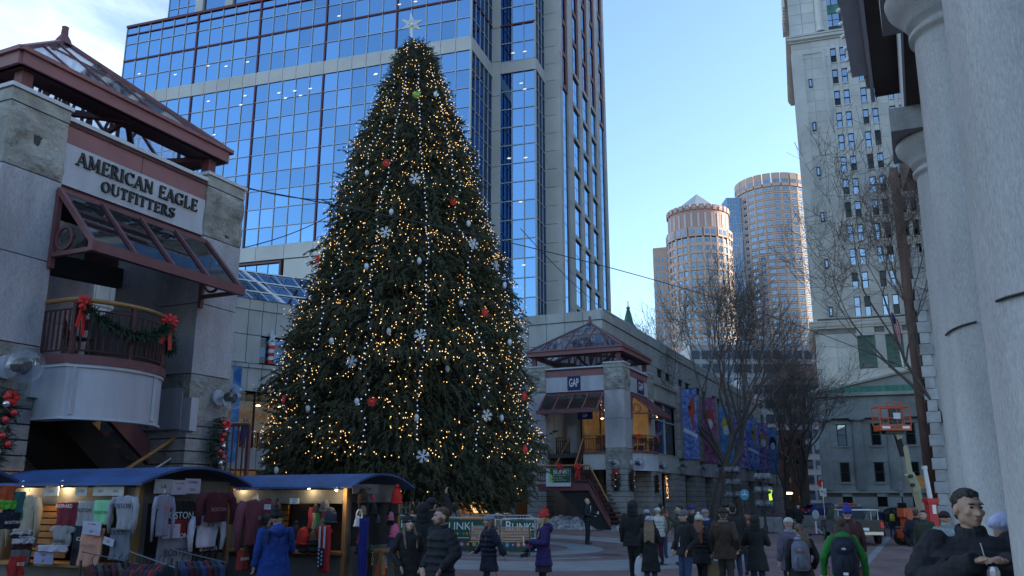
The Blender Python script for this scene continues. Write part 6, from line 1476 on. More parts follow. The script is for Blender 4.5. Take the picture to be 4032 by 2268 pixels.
def person(label, u, v, zc, face=0, height=None, jacket=('black', (.012, .012, .015)), hem=.80, legs=('jeans', (.03, .05, .11)), shoes=(.02, .02, .02), hat=None, hair=None, skin_c=(.55, .36, .28), armL='down', armR='down', walk=0, hood=False, puffy=0, female=False, look=0, tilt=0, scarf=None, vox=None, group=None, z=None, skirt=None, fur=False, extra=None, beard=None, glasses=False, mouth=True, collar=True, wide=1.0, gloves=None):
 """u, v: where the top of the head shows; zc: distance; face: heading in degrees, 0 looks at the camera, 90 looks to the picture's right"""
 top = at_depth(u, v, zc); g = ground(top.x, top.y) if z is None else z
 h = height or max(1.78, min(2.16, top.z - g)); s = h / 1.75
 T = thing('person', label, 'person', (top.x, top.y, g), R(face) - math.atan2(top.x, top.y), group); T.scale = (s, s, s)
 q = 1.0
 vx = (vox or (.0105 if zc < 17 else (.013 if zc < 28 else .02))); sw = (.165 if female else .19) * wide
 # ---- joints; body faces -Y
 hip = V3(0, 0, .93); kneeL = V3(.09, -.02, .50); kneeR = V3(-.09, -.02, .50); ankL = V3(.10, .02, .09); ankR = V3(-.10, .02, .09)
 if walk:
  kneeL = V3(.08, -.16 * walk, .51); ankL = V3(.09, -.26 * walk, .10); kneeR = V3(-.08, .02 * walk, .50); ankR = V3(-.09, .30 * walk, .16)
 shL = V3(sw, 0, 1.42); shR = V3(-sw, 0, 1.42)
 def arm(kind, sgn):
  sh = V3(sgn * sw, 0, 1.42)
  P = {'down': ((sgn * (sw + .06), .03, 1.14), (sgn * (sw + .07), -.04, .90), (0, -.1, -1)), 'pocket': ((sgn * (sw + .10), .06, 1.15), (sgn * (sw + .01), -.13, .96), (-sgn * .4, -.3, -1)),
    'front': ((sgn * (sw + .07), -.02, 1.14), (sgn * .10, -.27, 1.12), (-sgn * .6, -.6, .2)), 'up': ((sgn * (sw + .10), -.10, 1.55), (sgn * (sw + .02), -.16, 1.82), (0, -.1, 1)),
    'hold': ((sgn * (sw + .08), -.02, 1.15), (sgn * (sw - .03), -.30, 1.16), (-sgn * .2, -1, .1)), 'phone': ((sgn * (sw + .07), -.12, 1.22), (sgn * .06, -.34, 1.42), (-sgn * .3, -.4, .9)),
    'back': ((sgn * (sw + .08), .12, 1.16), (sgn * (sw + .12), .22, .95), (sgn * .1, .3, -1)), 'low': ((sgn * (sw + .06), -.03, 1.14), (sgn * (sw + .02), -.24, 1.0), (0, -.9, -.2)),
    'crutch': ((sgn * (sw + .12), .06, 1.16), (sgn * (sw + .13), -.06, .92), (0, -.3, -1)), 'chest': ((sgn * (sw + .12), .02, 1.17), (sgn * .085, -.33, 1.33), (-sgn * .85, -.4, .2)), 'mid': ((sgn * (sw + .09), .0, 1.14), (sgn * .04, -.30, 1.06), (-sgn * .9, -.35, .1))}[kind]
  return sh, V3(*P[0]), V3(*P[1]), V3(*P[2]).normalized()
 AL, AR = arm(armL, 1), arm(armR, -1)
 hc = V3(0, -.015, 1.635)
 Hm = Matrix.Rotation(R(look), 3, 'Z') @ Matrix.Rotation(R(-tilt), 3, 'X'); piv = V3(0, 0, 1.52)
 def hp(x, y, z_): return piv + Hm @ V3(x, y, z_ - 1.52)
 # ---- continuous skin body
 b = MB()
 b.ell(hp(0, .012, 1.655), (.076, .098, .098), 16, 12, rot=Hm); b.ell(hp(0, -.028, 1.605), (.062, .075, .092), 14, 10, rot=Hm); b.ell(hp(0, -.062, 1.548), (.034, .032, .030), 10, 8, rot=Hm)
 b.ell(hp(.048, .0, 1.575), (.022, .04, .035), 8, 6, rot=Hm); b.ell(hp(-.048, .0, 1.575), (.022, .04, .035), 8, 6, rot=Hm)
 b.cap(hp(0, -.088, 1.635), .012, hp(0, -.122, 1.598), .017, 8); b.ell(hp(0, -.108, 1.598), (.022, .016, .012), 8, 6, rot=Hm)
 b.ell(hp(0, -.085, 1.668), (.055, .018, .012), 10, 6, rot=Hm); b.ell(hp(0, -.094, 1.566), (.026, .012, .010), 8, 6, rot=Hm)
 for e in (-1, 1): b.ell(hp(e * .080, .015, 1.622), (.012, .024, .033), 8, 6, rot=Hm); b.ell(hp(e * .040, -.072, 1.607), (.026, .02, .022), 8, 6, rot=Hm)
 b.tube([(0, .02, 1.40), hp(0, .015, 1.54)], [.062, .052], 10)
 b.loft([(0, 0, .90, .15, .10), (0, 0, 1.05, .13, .09), (0, 0, 1.25, .15, .10), (0, .01, 1.38, .16, .09), (0, .01, 1.45, .10, .07)], 14)
 def hand(c, d, sgn):
  d = d.normalized(); side = d.cross(V3(0, 0, 1)); side = side.normalized() if side.length > .2 else V3(0, 1, 0); nrm = side.cross(d).normalized()
  b.ell(c + d * .045, (.040, .040, .024), 8, 6, rot=Matrix((side, d, nrm)).transposed())
  for i, (o_, L) in enumerate(((-.029, .062), (-.010, .075), (.010, .070), (.029, .056))):
   k0 = c + d * .075 + side * o_; k1 = k0 + d * L * .5 - nrm * .008; k2 = k1 + (d * .6 - nrm * .6).normalized() * L * .5; b.cap(k0, .0105, k1, .010, 6); b.cap(k1, .010, k2, .0085, 6)
  t0 = c + d * .02 - side * .032 * sgn; b.cap(t0, .013, t0 + (d * .6 - side * sgn * .7).normalized() * .05, .011, 6); t1 = t0 + (d * .6 - side * sgn * .7).normalized() * .05; b.cap(t1, .011, t1 + d * .03, .009, 6)
 for (sh, el, wr_, hd), sg in ((AL, 1), (AR, -1)):
  b.cap(sh, .045, el, .036, 8); b.cap(el, .036, wr_, .025, 8)
  if gloves is None: hand(wr_, hd, sg)
 for (kn, an) in ((kneeL, ankL), (kneeR, ankR)): b.cap(V3(kn.x, 0, .90), .075, kn, .052, 8); b.cap(kn, .05, an, .035, 8)
 blob(b, 'body', skin(skin_c), T, vx * .9, smooth=1)
 # ---- face details
 facing_cam = abs(((face + look) + 180) % 360 - 180) < 115
 if facing_cam:
  for e in (-1, 1):
   m = MB(); m.ell(hp(e * .031, -.094, 1.640), (.012, .006, .0065), 8, 6, rot=Hm); m.build('eye', G['eye'], T, smooth=True)
   m = MB(); m.ell(hp(e * .032, -.099, 1.660), (.020, .006, .0045), 8, 5, rot=Hm); m.build('eyebrow', G['hair_dark'], T, smooth=True)
  if mouth: m = MB(); m.ell(hp(0, -.105, 1.567), (.022, .006, .0065), 10, 5, rot=Hm); m.build('mouth', G['lip'], T, smooth=True)
 if glasses:
  m = MB()
  for e in (-1, 1):
   for i in range(10):
    t0, t1 = R(i * 36), R(i * 36 + 36); m.beam(hp(e * .033 + .024 * math.cos(t0), -.112, 1.640 + .016 * math.sin(t0)), hp(e * .033 + .024 * math.cos(t1), -.112, 1.640 + .016 * math.sin(t1)), .005, .005)
   m.beam(hp(e * .057, -.11, 1.645), hp(e * .08, .01, 1.640), .005, .005)
  m.build('glasses', G['black_metal'], T)
 # ---- trousers, shoes
 if legs:
  b = MB(); b.loft([(0, .01, .84, .155, .115), (0, .01, .95, .165, .12), (0, 0, 1.02, .155, .11)], 14)
  for (kn, an) in ((kneeL, ankL), (kneeR, ankR)):
   lw = .8 if legs[0].startswith('tight') else 1.0
   b.cap(V3(kn.x * .95, .005, .88), .096, kn, .070 * lw, 10); b.cap(kn, .070 * lw, V3(an.x, an.y, an.z + .02), .056 * lw, 10)
  blob(b, 'trousers', cloth(legs[0], legs[1]), T, vx, .018)
 for nm, an, kn in (('shoe', ankL, kneeL), ('shoe', ankR, kneeR)):
  m = MB(); m.ell(an + V3(0, -.06, -.035), (.048, .13, .045), 10, 6); m.ell(an + V3(0, .0, .0), (.045, .06, .065), 10, 6); m.build(nm, G['shoe'], T, smooth=True)
 # ---- jacket
 jn, jc = jacket; b = MB(); p = 1 + puffy; jm = cloth(jn, jc)
 wz = 1.08; fem = .93 if female else 1
 rings = [(0, .0, 1.475, .075, .07), (0, .0, 1.455, .15 * wide, .095), (0, .005, 1.40, (sw + .035), .125 * p), (0, 0, 1.25, (sw + .02) * p * fem, .145 * p), (0, 0, wz, (sw - .015) * p * fem, .135 * p), (0, .005, .95, (sw + .005) * p, .15 * p)]
 if hem < .93: rings.append((0, .005, hem + .02, (sw + .02 + (.93 - hem) * .12) * p, (.155 + (.93 - hem) * .1) * p)); rings.append((0, .005, hem, (sw + .015 + (.93 - hem) * .12) * p, (.15 + (.93 - hem) * .1) * p))
 b.loft(rings[::-1], 20)
 for (sh, el, wr_, hd) in (AL, AR):
  b.cap(sh + V3(-.015 * (1 if sh.x > 0 else -1), 0, -.005), .080 * p, el, .064 * p, 10); b.tube([el, wr_ + (wr_ - el).normalized() * .01], [.062 * p, .050 * p], 12); b.ell(el, .064 * p, 10, 7)
  if puffy:
   for f in (.25, .5, .75): b.ell(sh.lerp(el, f), .082 * p, 10, 6); b.ell(el.lerp(wr_, f), .068 * p, 10, 6)
 if puffy:
  for zz in (1.34, 1.24, 1.14, 1.04, .94): b.loft([(0, 0, zz - .035, (sw + .01) * p, .14 * p), (0, 0, zz, (sw + .025) * p * 1.07, .152 * p * 1.08), (0, 0, zz + .035, (sw + .01) * p, .14 * p)], 20)
 if collar:
  for i in range(16):
   t = 2 * PI * i / 16; b.ell((.072 * math.cos(t), .01 + .075 * math.sin(t), 1.49 + .01 * math.sin(t)), (.026, .026, .042), 8, 6)
 if hood == 'down': b.ell((0, .13, 1.44), (.13, .08, .10), 12, 8); b.ell((0, .10, 1.50), (.10, .06, .05), 10, 6)
 jk = blob(b, 'coat' if hem < .75 else 'jacket', jm, T, vx, .038, 1)
 if gloves is not None:
  for (sh, el, wr_, hd), sg in ((AL, 1), (AR, -1)):
   m = MB(); m.ell(wr_ + hd * .06, (.045, .045, .05), 8, 6);
   for o_ in (-.025, 0, .025): m.cap(wr_ + hd * .08 + V3(o_, 0, 0), .014, wr_ + hd * .14 + V3(o_, 0, -.01), .012, 6)
   blob(m, 'glove', cloth('glove', gloves), T, .009, smooth=1)
 if hood is True or hood == 'up':
  m = MB(); m.ell(hp(0, .03, 1.655), (.118, .135, .135), 14, 10, rot=Hm); m.ell(hp(0, .05, 1.54), (.12, .11, .12), 14, 10, rot=Hm); m.ell((0, .03, 1.46), (.14, .12, .08), 12, 8); blob(m, 'hood', jm, T, vx, .014)
 if fur:
  m = MB()
  for i in range(260):
   t = random.uniform(.0, PI); c = V3(.15 * math.cos(t), .03 + .13 * math.sin(t), 1.46 + .03 * math.sin(t)); d = V3(random.gauss(0, 1), random.gauss(0, 1), random.gauss(0, 1)).normalized(); e = d.orthogonal().normalized() * .006; m.add([c - e, c + e, c + d * random.uniform(.035, .07)], [(0, 1, 2)])
  o = m.build('fur_trim', cloth('fur', (.22, .17, .13)), T)
 if skirt:
  m = MB(); m.loft([(0, 0, .58, .20, .17), (0, 0, .62, .20, .17), (0, 0, .92, .16, .13)], 18); blob(m, 'skirt', cloth('skirt', skirt), T, vx, .02)
 # ---- hair
 if hair:
  kind, hc_ = hair; hm = 'hair_%d' % int(sum(hc_) * 1000)
  if hm not in G: mk(hm, hc_, .6, var=.5, vs=30, bump=.006, bs=60)
  m = MB()
  if kind != 'bald':
   m.ell(hp(0, .034, 1.674), (.083, .094, .088), 14, 10, rot=Hm); m.ell(hp(0, -.008, 1.712), (.068, .068, .046), 12, 8, rot=Hm)
   if kind in ('short', 'crew'): m.ell(hp(0, .06, 1.60), (.066, .052, .05), 10, 7, rot=Hm)
   if kind == 'long':
    for x in (-.075, -.05, -.02, .02, .05, .075):
     m.cap(hp(x * .9, .06, 1.62), .04, V3(x * 1.25, .13, 1.40), .042, 8); m.cap(V3(x * 1.25, .13, 1.40), .042, V3(x * 1.4 + random.uniform(-.02, .02), .165, 1.15 + random.uniform(-.05, .05)), .018, 8)
   if kind == 'front':
    for e in (-1, 1): m.cap(hp(e * .075, .0, 1.62), .030, V3(e * .105, -.06, 1.42), .032, 8); m.cap(V3(e * .105, -.06, 1.42), .032, V3(e * .10, -.14, 1.24), .014, 8)
    m.cap(hp(0, .06, 1.62), .06, V3(0, .09, 1.46), .05, 8)
   if kind == 'side':
    for k in range(4): m.cap(hp(.02, .05, 1.64), .045, V3(.04 + .03 * k, -.10 + .03 * k, 1.42), .03, 8); m.cap(V3(.04 + .03 * k, -.10 + .03 * k, 1.42), .03, V3(.05 + .03 * k, -.15 + .03 * k, 1.28 + .02 * k), .012, 8)
   if kind == 'pony':
    m.ell(hp(.0, .12, 1.68), .035, 8, 6);
    for k in range(4): m.cap(hp(-.01, .13, 1.68), .03, V3(-.06 - .03 * k, .20, 1.46), .03, 8); m.cap(V3(-.06 - .03 * k, .20, 1.46), .03, V3(-.10 - .035 * k, .20, 1.27 + .02 * k), .010, 8)
   if kind == 'curly':
    for k in range(30): a = random.uniform(0, 2 * PI); e = random.uniform(-.3, 1.4); m.ell(hp(.11 * math.cos(a) * math.cos(e), .02 + .11 * math.sin(a) * math.cos(e), 1.66 + .10 * math.sin(e)), .035, 8, 6)
   blob(m, 'hair', G[hm], T, max(.007, vx * .8), .020, 1, knit)
  if beard:
   m = MB(); m.ell(hp(0, -.058, 1.548), (.050, .046, .044), 12, 8, rot=Hm)
   for e in (-1, 1): m.ell(hp(e * .058, -.018, 1.585), (.020, .04, .048), 8, 6, rot=Hm)
   m.ell(hp(0, -.098, 1.583), (.03, .014, .008), 8, 5, rot=Hm); blob(m, 'beard', G['hair_ginger'], T, .008, .008, 1, knit)
 # ---- hat
 if hat:
  hk, hcol = hat[0], hat[1]; m = MB()
  m.ell(hp(0, .020, 1.69), (.098, .115, .095 if hk != 'cap' else .08), 16, 10, rot=Hm)
  for i in range(18):
   t = 2 * PI * i / 18; m.ell(hp(.088 * math.cos(t), .018 + .104 * math.sin(t), 1.672 + .012 * math.sin(t)), (.020, .020, .026), 8, 6)
  if hk == 'tall': m.ell(hp(0, .035, 1.745), (.08, .09, .075), 12, 8, rot=Hm)
  blob(m, 'hat', cloth(hat[2] if len(hat) > 2 else 'hat%d' % int(sum(hcol) * 1000), hcol), T, vx * .8, .010, 1, knit)
  if hk in ('pom', 'tall') or 'pom' in hk:
   m = MB(); c = hp(0, .035, 1.825 if hk == 'tall' else 1.80)
   for i in range(26): d = V3(random.gauss(0, 1), random.gauss(0, 1), random.gauss(0, 1)).normalized(); m.ell(c + d * .026, .018, 6, 4)
   blob(m, 'pompom', cloth('pom%d' % int(sum(hcol) * 1000), hcol), T, .008, .008, 0, knit)
  if hk == 'flaps':
   for e in (-1, 1): m = MB(); m.ell(hp(e * .085, .01, 1.60), (.018, .04, .06), 8, 6); m.build('ear_flap', cloth('flap', (.012, .012, .012)), T, smooth=True)
   m = MB(); m.ell(hp(0, .02, 1.735), (.075, .09, .05), 14, 8, rot=Hm)
   blob(m, 'hat_top', cloth('hat_grey', (.55, .58, .58)), T, .009, .02, 0, knit)
 if scarf:
  m = MB();
  for i in range(18): t = 2 * PI * i / 18; m.ell((.082 * math.cos(t), .01 + .085 * math.sin(t), 1.485), (.036, .036, .042), 8, 6)
  blob(m, 'scarf', cloth('scarf%d' % int(sum(scarf) * 1000), scarf), T, vx, .012)
 T['_s'] = s
 if extra: extra(T, AL, AR, hp)
 return T
def held(T, name, label, cat, p, build, mats):
 """a thing carried by a person: its own top-level object at the hand"""
 Mx = Matrix.LocRotScale(T.location, T.rotation_euler, T.scale); w_ = Mx @ Vector(p); o = thing(name, label, cat, w_, T.rotation_euler.z); o.scale = T.scale; build(o); return o
for nm, c in (('eye', (.02, .015, .012)), ('hair_dark', (.02, .014, .010)), ('lip', (.30, .12, .10)), ('shoe', (.02, .018, .018)), ('hair_ginger', (.13, .06, .03))): mk(nm, c, .5)
BLK = ('black', (.010, .011, .014)); NVY = ('navy', (.010, .016, .040)); DJ = ('jeans', (.025, .045, .11)); BT = ('black_trousers', (.012, .012, .014)); TB = ('tight_black', (.010, .010, .012))
BR = (.09, .05, .03); BLD = (.30, .20, .10); BK = (.012, .010, .009)
def phone_box(T, AL, AR, label, cat='phone', col='white_metal', s=(.036, .006, .075), side=0):
 A = AL if side == 0 else AR; held(T, 'phone', label, cat, A[2] + A[3] * .10 + V3(0, -.03, .03), lambda o: MB().box(-s[0], s[0], -s[1], s[1], -s[2], s[2]).build('case', G[col], o), None)
# --- left and centre foreground
def x_hats(T, AL, AR, hp): pass
person('woman in a black coat and grey topped ear flap hat, looking up', 1612, 2034, 15.7, 22, jacket=BLK, hem=.70, legs=TB, hat=('flaps pom', (.012, .012, .014), 'hat_blk'), hair=('front', (.22, .14, .08)), skin_c=(.60, .42, .34), female=True, tilt=14, fur=True, armL='pocket', armR='pocket', vox=.0095, wide=1.08)
person('bearded man with short ginger hair in a high collared black jacket, looking left', 1738, 1999, 14.1, -58, jacket=('blacknavy', (.010, .013, .020)), hem=.82, legs=DJ, hair=('short', (.10, .055, .032)), beard=True, skin_c=(.58, .36, .29), armL='pocket', armR='pocket', vox=.009, look=-12, puffy=.06, wide=1.12)
person('tall dark figure with one bare hand raised behind the bearded man', 1700, 1962, 19.5, 165, jacket=BLK, hem=.78, legs=BT, hat=('cap', (.012, .014, .022)), hair=('short', BK), armL='down', armR='up', wide=1.1)
person('dark hooded figure with a shoulder strap beside the raised hand', 1668, 1985, 18.0, 170, jacket=BLK, hem=.72, legs=BT, hood='up', armL='pocket', armR='down', wide=1.1)
def earph(T, AL, AR, hp):
 m = MB(); m.tube([hp(-.08, -.0, 1.60), V3(-.10, -.17, 1.35), V3(-.09, -.20, 1.15), V3(-.16, -.25, 1.02)], .004, 5); m.build('earphone_cord', G['white_metal'], T)
 m = MB(); m.tube([V3(.16, .08, .80), V3(.16, .10, .45)], .012, 6); m.build('strap', G['bow_red'], T)
person('woman in a grey knit hat and navy parka striding left with earphones', 1925, 2028, 19.1, -62, jacket=('navy_parka', (.010, .015, .035)), hem=.62, legs=TB, hat=('cap', (.22, .25, .31), 'hat_greyblue'), hair=('front', (.20, .11, .07)), skin_c=(.52, .33, .26), female=True, walk=.7, armL='back', armR='low', fur=True, vox=.010, extra=earph, puffy=.05)
def phx(T, AL, AR, hp):
 phone_box(T, AL, AR, 'pale phone held by the woman in the red bobble hat', side=0, s=(.04, .007, .085))
 held(T, 'camera', 'black camera hanging from the hand of the woman in the red hat', 'camera', AR[2] + V3(0, -.08, -.10), lambda o: (MB().box(-.06, .06, -.04, .04, -.04, .04).build('camera_body', G['black_metal'], o), MB().tube([(0, -.04, 0), (0, -.12, -.02)], .035, 12).build('lens', G['black_metal'], o)), None)
person('woman in a red bobble hat and purple coat facing left with a phone', 2138, 2016, 19.4, -80, jacket=('purple', (.025, .014, .11)), hem=.70, legs=TB, hat=('tall', (.50, .03, .025), 'hat_red'), hair=('front', (.42, .30, .15)), skin_c=(.60, .42, .34), female=True, armL='hold', armR='low', skirt=(.03, .03, .035), hood='down', vox=.010, extra=phx, gloves=(.012, .012, .014), wide=1.1)
def suit(T, AL, AR, hp):
 m = MB(); m.prism([(-.03, 1.48), (.03, 1.48), (.0, 1.2)], -.155, -.148, 'y'); m.build('shirt_front', G['white_metal'], T)
 held(T, 'leaflet', 'small pale leaflet held by the bald man in the dark suit', 'leaflet', AL[2] + V3(0, -.1, .03), lambda o: MB().box(-.06, .06, -.005, .005, -.06, .06).build('sheet', G['banner_white'], o), None)
person('bald man in a dark suit standing by the red stair, facing right', 2311, 1962, 40, 70, jacket=('suit', (.012, .013, .018)), hem=.86, legs=('suit_trousers', (.012, .013, .018)), hair=None, skin_c=(.60, .40, .32), armL='hold', armR='mid', extra=suit, vox=.015)
person('tall man in a black hooded coat seen from behind, left of the long haired woman', 2492, 1969, 23.5, 158, jacket=BLK, hem=.80, legs=BT, hood='up', armL='down', armR='pocket', wide=1.15, walk=.3)
# --- right-centre group
def wbag(T, AL, AR, hp):
 def mkb(o):
  m = MB(); m.loft([(0, 0, -.55, .10, .05), (0, 0, -.45, .15, .07), (0, 0, -.2, .14, .06), (0, 0, -.06, .09, .03), (0, 0, 0, .03, .02)], 14); blob(m, 'bag', G['bag_white'], o, .012, .03)
 held(T, 'plastic_bag', 'white plastic bag hanging from the hand of the long haired woman', 'bag', AL[2] + V3(.02, -.02, -.08), mkb, None)
mk('bag_white', (.50, .52, .58), .4); mk('bag_brown', (.24, .17, .09), .8, var=.15)
person('long fair haired woman in pale blue hat and long black coat, seen from behind', 2555, 2034, 22, 176, jacket=BLK, hem=.46, legs=DJ, hat=('cap', (.36, .40, .50), 'hat_paleblue'), hair=('long', (.25, .17, .10)), female=True, armL='down', armR='hold', extra=lambda T, AL, AR, hp: (wbag(T, AR, AL, hp) if False else wbag(T, AL, AR, hp), phone_box(T, AL, AR, 'dark phone held up by the long haired woman', side=1, col='black_metal')))
person('person in a lavender knit hat with brown hair behind the long haired woman', 2546, 2008, 27, 190, jacket=('brown_dk', (.03, .02, .016)), hem=.75, hat=('cap', (.28, .30, .42), 'hat_lavender'), hair=('long', BR), female=True)
def papers(T, AL, AR, hp):
 for k, (x, z_) in enumerate(((.0, .06), (.10, -.04))): held(T, 'paper_sheet', 'pale blue paper sheet held %s by the person in the white puffer jacket' % ('high', 'low')[k], 'paper', AL[2] + V3(x, -.08, z_), lambda o: MB().box(-.07, .07, -.003, .003, -.08, .08).build('sheet', G['paper_blue'], o), None)
mk('paper_blue', (.30, .45, .75), .6)
person('person in a cream white puffer jacket with blue papers behind the pale blue hat', 2588, 2000, 30, 200, jacket=('cream', (.50, .49, .45)), hem=.85, legs=('wine', (.06, .01, .02)), hat=('cap', (.50, .50, .46), 'hat_cream'), armL='hold', armR='hold', puffy=.12, extra=papers)
person('dark haired person with a fur trimmed tan collar farther behind the cream jacket', 2603, 1980, 33, 160, jacket=('tan', (.12, .08, .055)), hem=.8, hair=('front', BK), fur=True)
def lan(T, AL, AR, hp):
 m = MB(); m.box(-.012, .012, -.155, -.15, 1.02, 1.10); m.tube([V3(.05, -.1, 1.45), V3(.0, -.152, 1.1)], .003, 4); m.build('badge', G['white_metal'], T)
person('man in glasses and a slate beanie with a black jacket and jeans, looking left', 2690, 2009, 20.9, -48, jacket=BLK, hem=.84, legs=('jeans_bright', (.028, .06, .14)), hat=('cap', (.10, .12, .15), 'hat_slate'), skin_c=(.52, .34, .27), armL='pocket', armR='pocket', glasses=True, look=-10, vox=.0105, extra=lan, wide=1.1)
def bbag(T, AL, AR, hp):
 def mkb(o):
  MB().box(-.19, .19, -.06, .06, -.52, -.12).build('bag', G['bag_brown'], o); m = MB()
  m.tube([(-.08, -.06, -.13), (-.07, -.05, .0), (.07, -.05, .0), (.08, -.06, -.13)], .006, 5); m.build('handle', G['bag_brown'], o)
 held(T, 'paper_bag', 'brown paper carrier bag held by the woman in the white bobble hat', 'bag', AR[2] + V3(0, -.02, -.06), mkb, None)
person('red haired woman in a white bobble hat and black puffer jacket, seen from behind', 2752, 2030, 22, 160, jacket=('puffer', (.014, .015, .020)), hem=.66, legs=TB, hat=('pom', (.60, .60, .56), 'hat_white'), hair=('long', (.24, .09, .04)), female=True, armL='down', armR='down', puffy=.14, scarf=(.35, .33, .30), walk=.6, extra=bbag)
person('person in a heather grey hat and blue hood behind the white bobble hat', 2776, 2006, 26, 170, jacket=NVY, hem=.85, hat=('cap', (.24, .24, .30), 'hat_heather'), scarf=(.30, .35, .65))
def cup(T, AL, AR, hp):
 held(T, 'drink_cup', 'clear cup of red drink raised by the person behind the glasses man', 'cup', AL[2] + AL[3] * .05, lambda o: MB().lathe([(.035, -.06), (.048, .06)], 12).build('cup', G['ornament_cup'], o), None)
mk('ornament_cup', (.6, .08, .05), .3)
person('dark haired person drinking from a red cup behind the man in glasses', 2672, 1990, 30, -80, jacket=('olive', (.03, .045, .03)), hem=.82, hair=('short', BK), armL='phone', armR='down', extra=cup)
person('person in a royal blue knit hat farther back behind the glasses man', 2724, 1993, 31, 175, jacket=BLK, hem=.8, hat=('cap', (.02, .02, .22), 'hat_royal'), fur=True)
person('man in a brown suede coat and dark brown cap, seen from behind', 2845, 2002, 21.4, 150, jacket=('suede', (.050, .032, .022)), hem=.74, legs=('grey_trousers', (.045, .045, .043)), hat=('cap', (.03, .02, .018), 'hat_dkbrown'), hair=('short', (.09, .07, .06)), armL='down', armR='pocket', wide=1.15, look=30, scarf=(.16, .13, .10))
person('tall man in a black overcoat close behind the brown suede coat', 2882, 1984, 25, 185, jacket=BLK, hem=.62, legs=('jeans_navy', (.015, .025, .075)), hair=('short', BK), wide=1.25, walk=.4)
person('curly dark haired person at the back of the group by the globe lamps', 2858, 1978, 29, 170, jacket=BLK, hem=.8, hair=('curly', BK), wide=1.05)
person('child with fluffy ginger hair and a red scarf beside the black overcoat', 2940, 2016, 27, 200, height=1.78, jacket=('dkgrey', (.02, .02, .025)), hem=.8, hair=('curly', (.22, .09, .035)), scarf=(.35, .03, .03))
person('person in a long black hooded coat seen from behind, with a small tassel bag', 2970, 2032, 21.5, 178, jacket=BLK, hem=.56, legs=('jeans_navy', (.015, .025, .075)), hood='up', armL='hold', armR='hold', female=True, wide=1.15)
def backpack(T, col, main, label, w_=.17, h_=.27, logo=None, z0=1.18, panel=None):
 def mkb(o):
  m = MB(); m.loft([(0, 0, -h_, w_ * .75, .07), (0, 0, -h_ * .8, w_ * .98, .10), (0, 0, 0, w_, .12), (0, 0, h_ * .7, w_ * .92, .10), (0, 0, h_, w_ * .6, .05)], 18); blob(m, 'pack_body', cloth(col, main), o, .012, .012)
  m = MB(); m.ell((0, .10, -h_ * .35), (w_ * .72, .06, h_ * .5), 14, 8); blob(m, 'front_pocket', cloth(col, main), o, .010, .006)
  m = MB(); m.ell((0, .09, h_ * .45), (w_ * .70, .05, h_ * .34), 14, 8); blob(m, 'top_pocket', cloth(col, main), o, .010, .006)
  m = MB()
  for x in (-.05, .05): m.beam((x, .165, -h_ * .75), (x * .8, .165, h_ * .05), .012, .006)
  m.build('strap', G['black_metal'], o)
  if logo: m = MB(); m.ell((0, .143, h_ * .42), (.035, .006, .018), 10, 6); m.build('logo', G[logo], o)
  if panel: m = MB(); m.box(-.035, .035, .155, .16, -h_ * .85, -h_ * .72); m.build('patch', G[panel], o)
 held(T, 'backpack', label, 'backpack', V3(0, .20, z0), mkb, None)
mk('logo_coral', (.7, .12, .08), .5)
person('ponytailed woman with a grey backpack over a black jacket', 3146, 2064, 17.6, 176, jacket=BLK, hem=.72, legs=BT, hair=('pony', (.13, .08, .045)), female=True, scarf=(.20, .26, .42), armL='down', armR='pocket', wide=1.15, extra=lambda T, AL, AR, hp: backpack(T, 'pack_grey', (.15, .16, .22), 'grey backpack with a coral mark on the ponytailed woman', logo='logo_coral'))
person('person in a cream ribbed hat just behind the grey backpack', 3102, 2040, 20, 200, jacket=('lilac', (.10, .09, .15)), hem=.7, legs=BT, hat=('cap', (.52, .50, .46), 'hat_rib'), scarf=(.26, .24, .34), female=True)
def crut(T, AL, AR, hp):
 backpack(T, 'pack_navy', (.014, .020, .042), 'navy backpack with leather lash tabs on the green jacket', w_=.19, h_=.29, logo='sign_grey', panel='sign_white')
 for k, A in enumerate((AL, AR)):
  sg = 1 if k == 0 else -1
  def mkc(o):
   for y in (-.035, .035): m = MB(); m.tube([(0, y, .0), (0, y * .9, -.5), (0, 0, -.95)], .014, 8); m.build('shaft', G['crutch_wood'], o)
   m = MB(); m.beam((0, -.07, .0), (0, .07, .0), .04, .03); m.build('crutch_pad', G['stall_grey'], o)
  held(T, 'crutch', 'wooden crutch at the %s of the woman in the green jacket' % ('right hand', 'left hand')[k], 'crutch', V3(sg * .235, -.02, 1.02), mkc, None)
mk('crutch_wood', (.45, .17, .05), .5, var=.2); mk('cloth_pattern_leg', (.02, .03, .09), .8, col2=(.25, .28, .40), vs=22)
person('woman with long brown hair in a bright green jacket, seen from behind', 3308, 2036, 15.6, 182, jacket=('green', (.018, .20, .035)), hem=.80, legs=('pattern_leg', (.02, .03, .09)), hair=('long', (.07, .045, .035)), female=True, armL='crutch', armR='crutch', hood='down', scarf=(.35, .02, .08), wide=1.0, extra=crut, vox=.010)
person('person in a bright blue knit hat and dark red jacket behind the green jacket', 3332, 1990, 22, 195, jacket=('maroon', (.05, .012, .015)), hem=.72, legs=BT, hat=('tall', (.03, .04, .30), 'hat_blue'), wide=1.15)
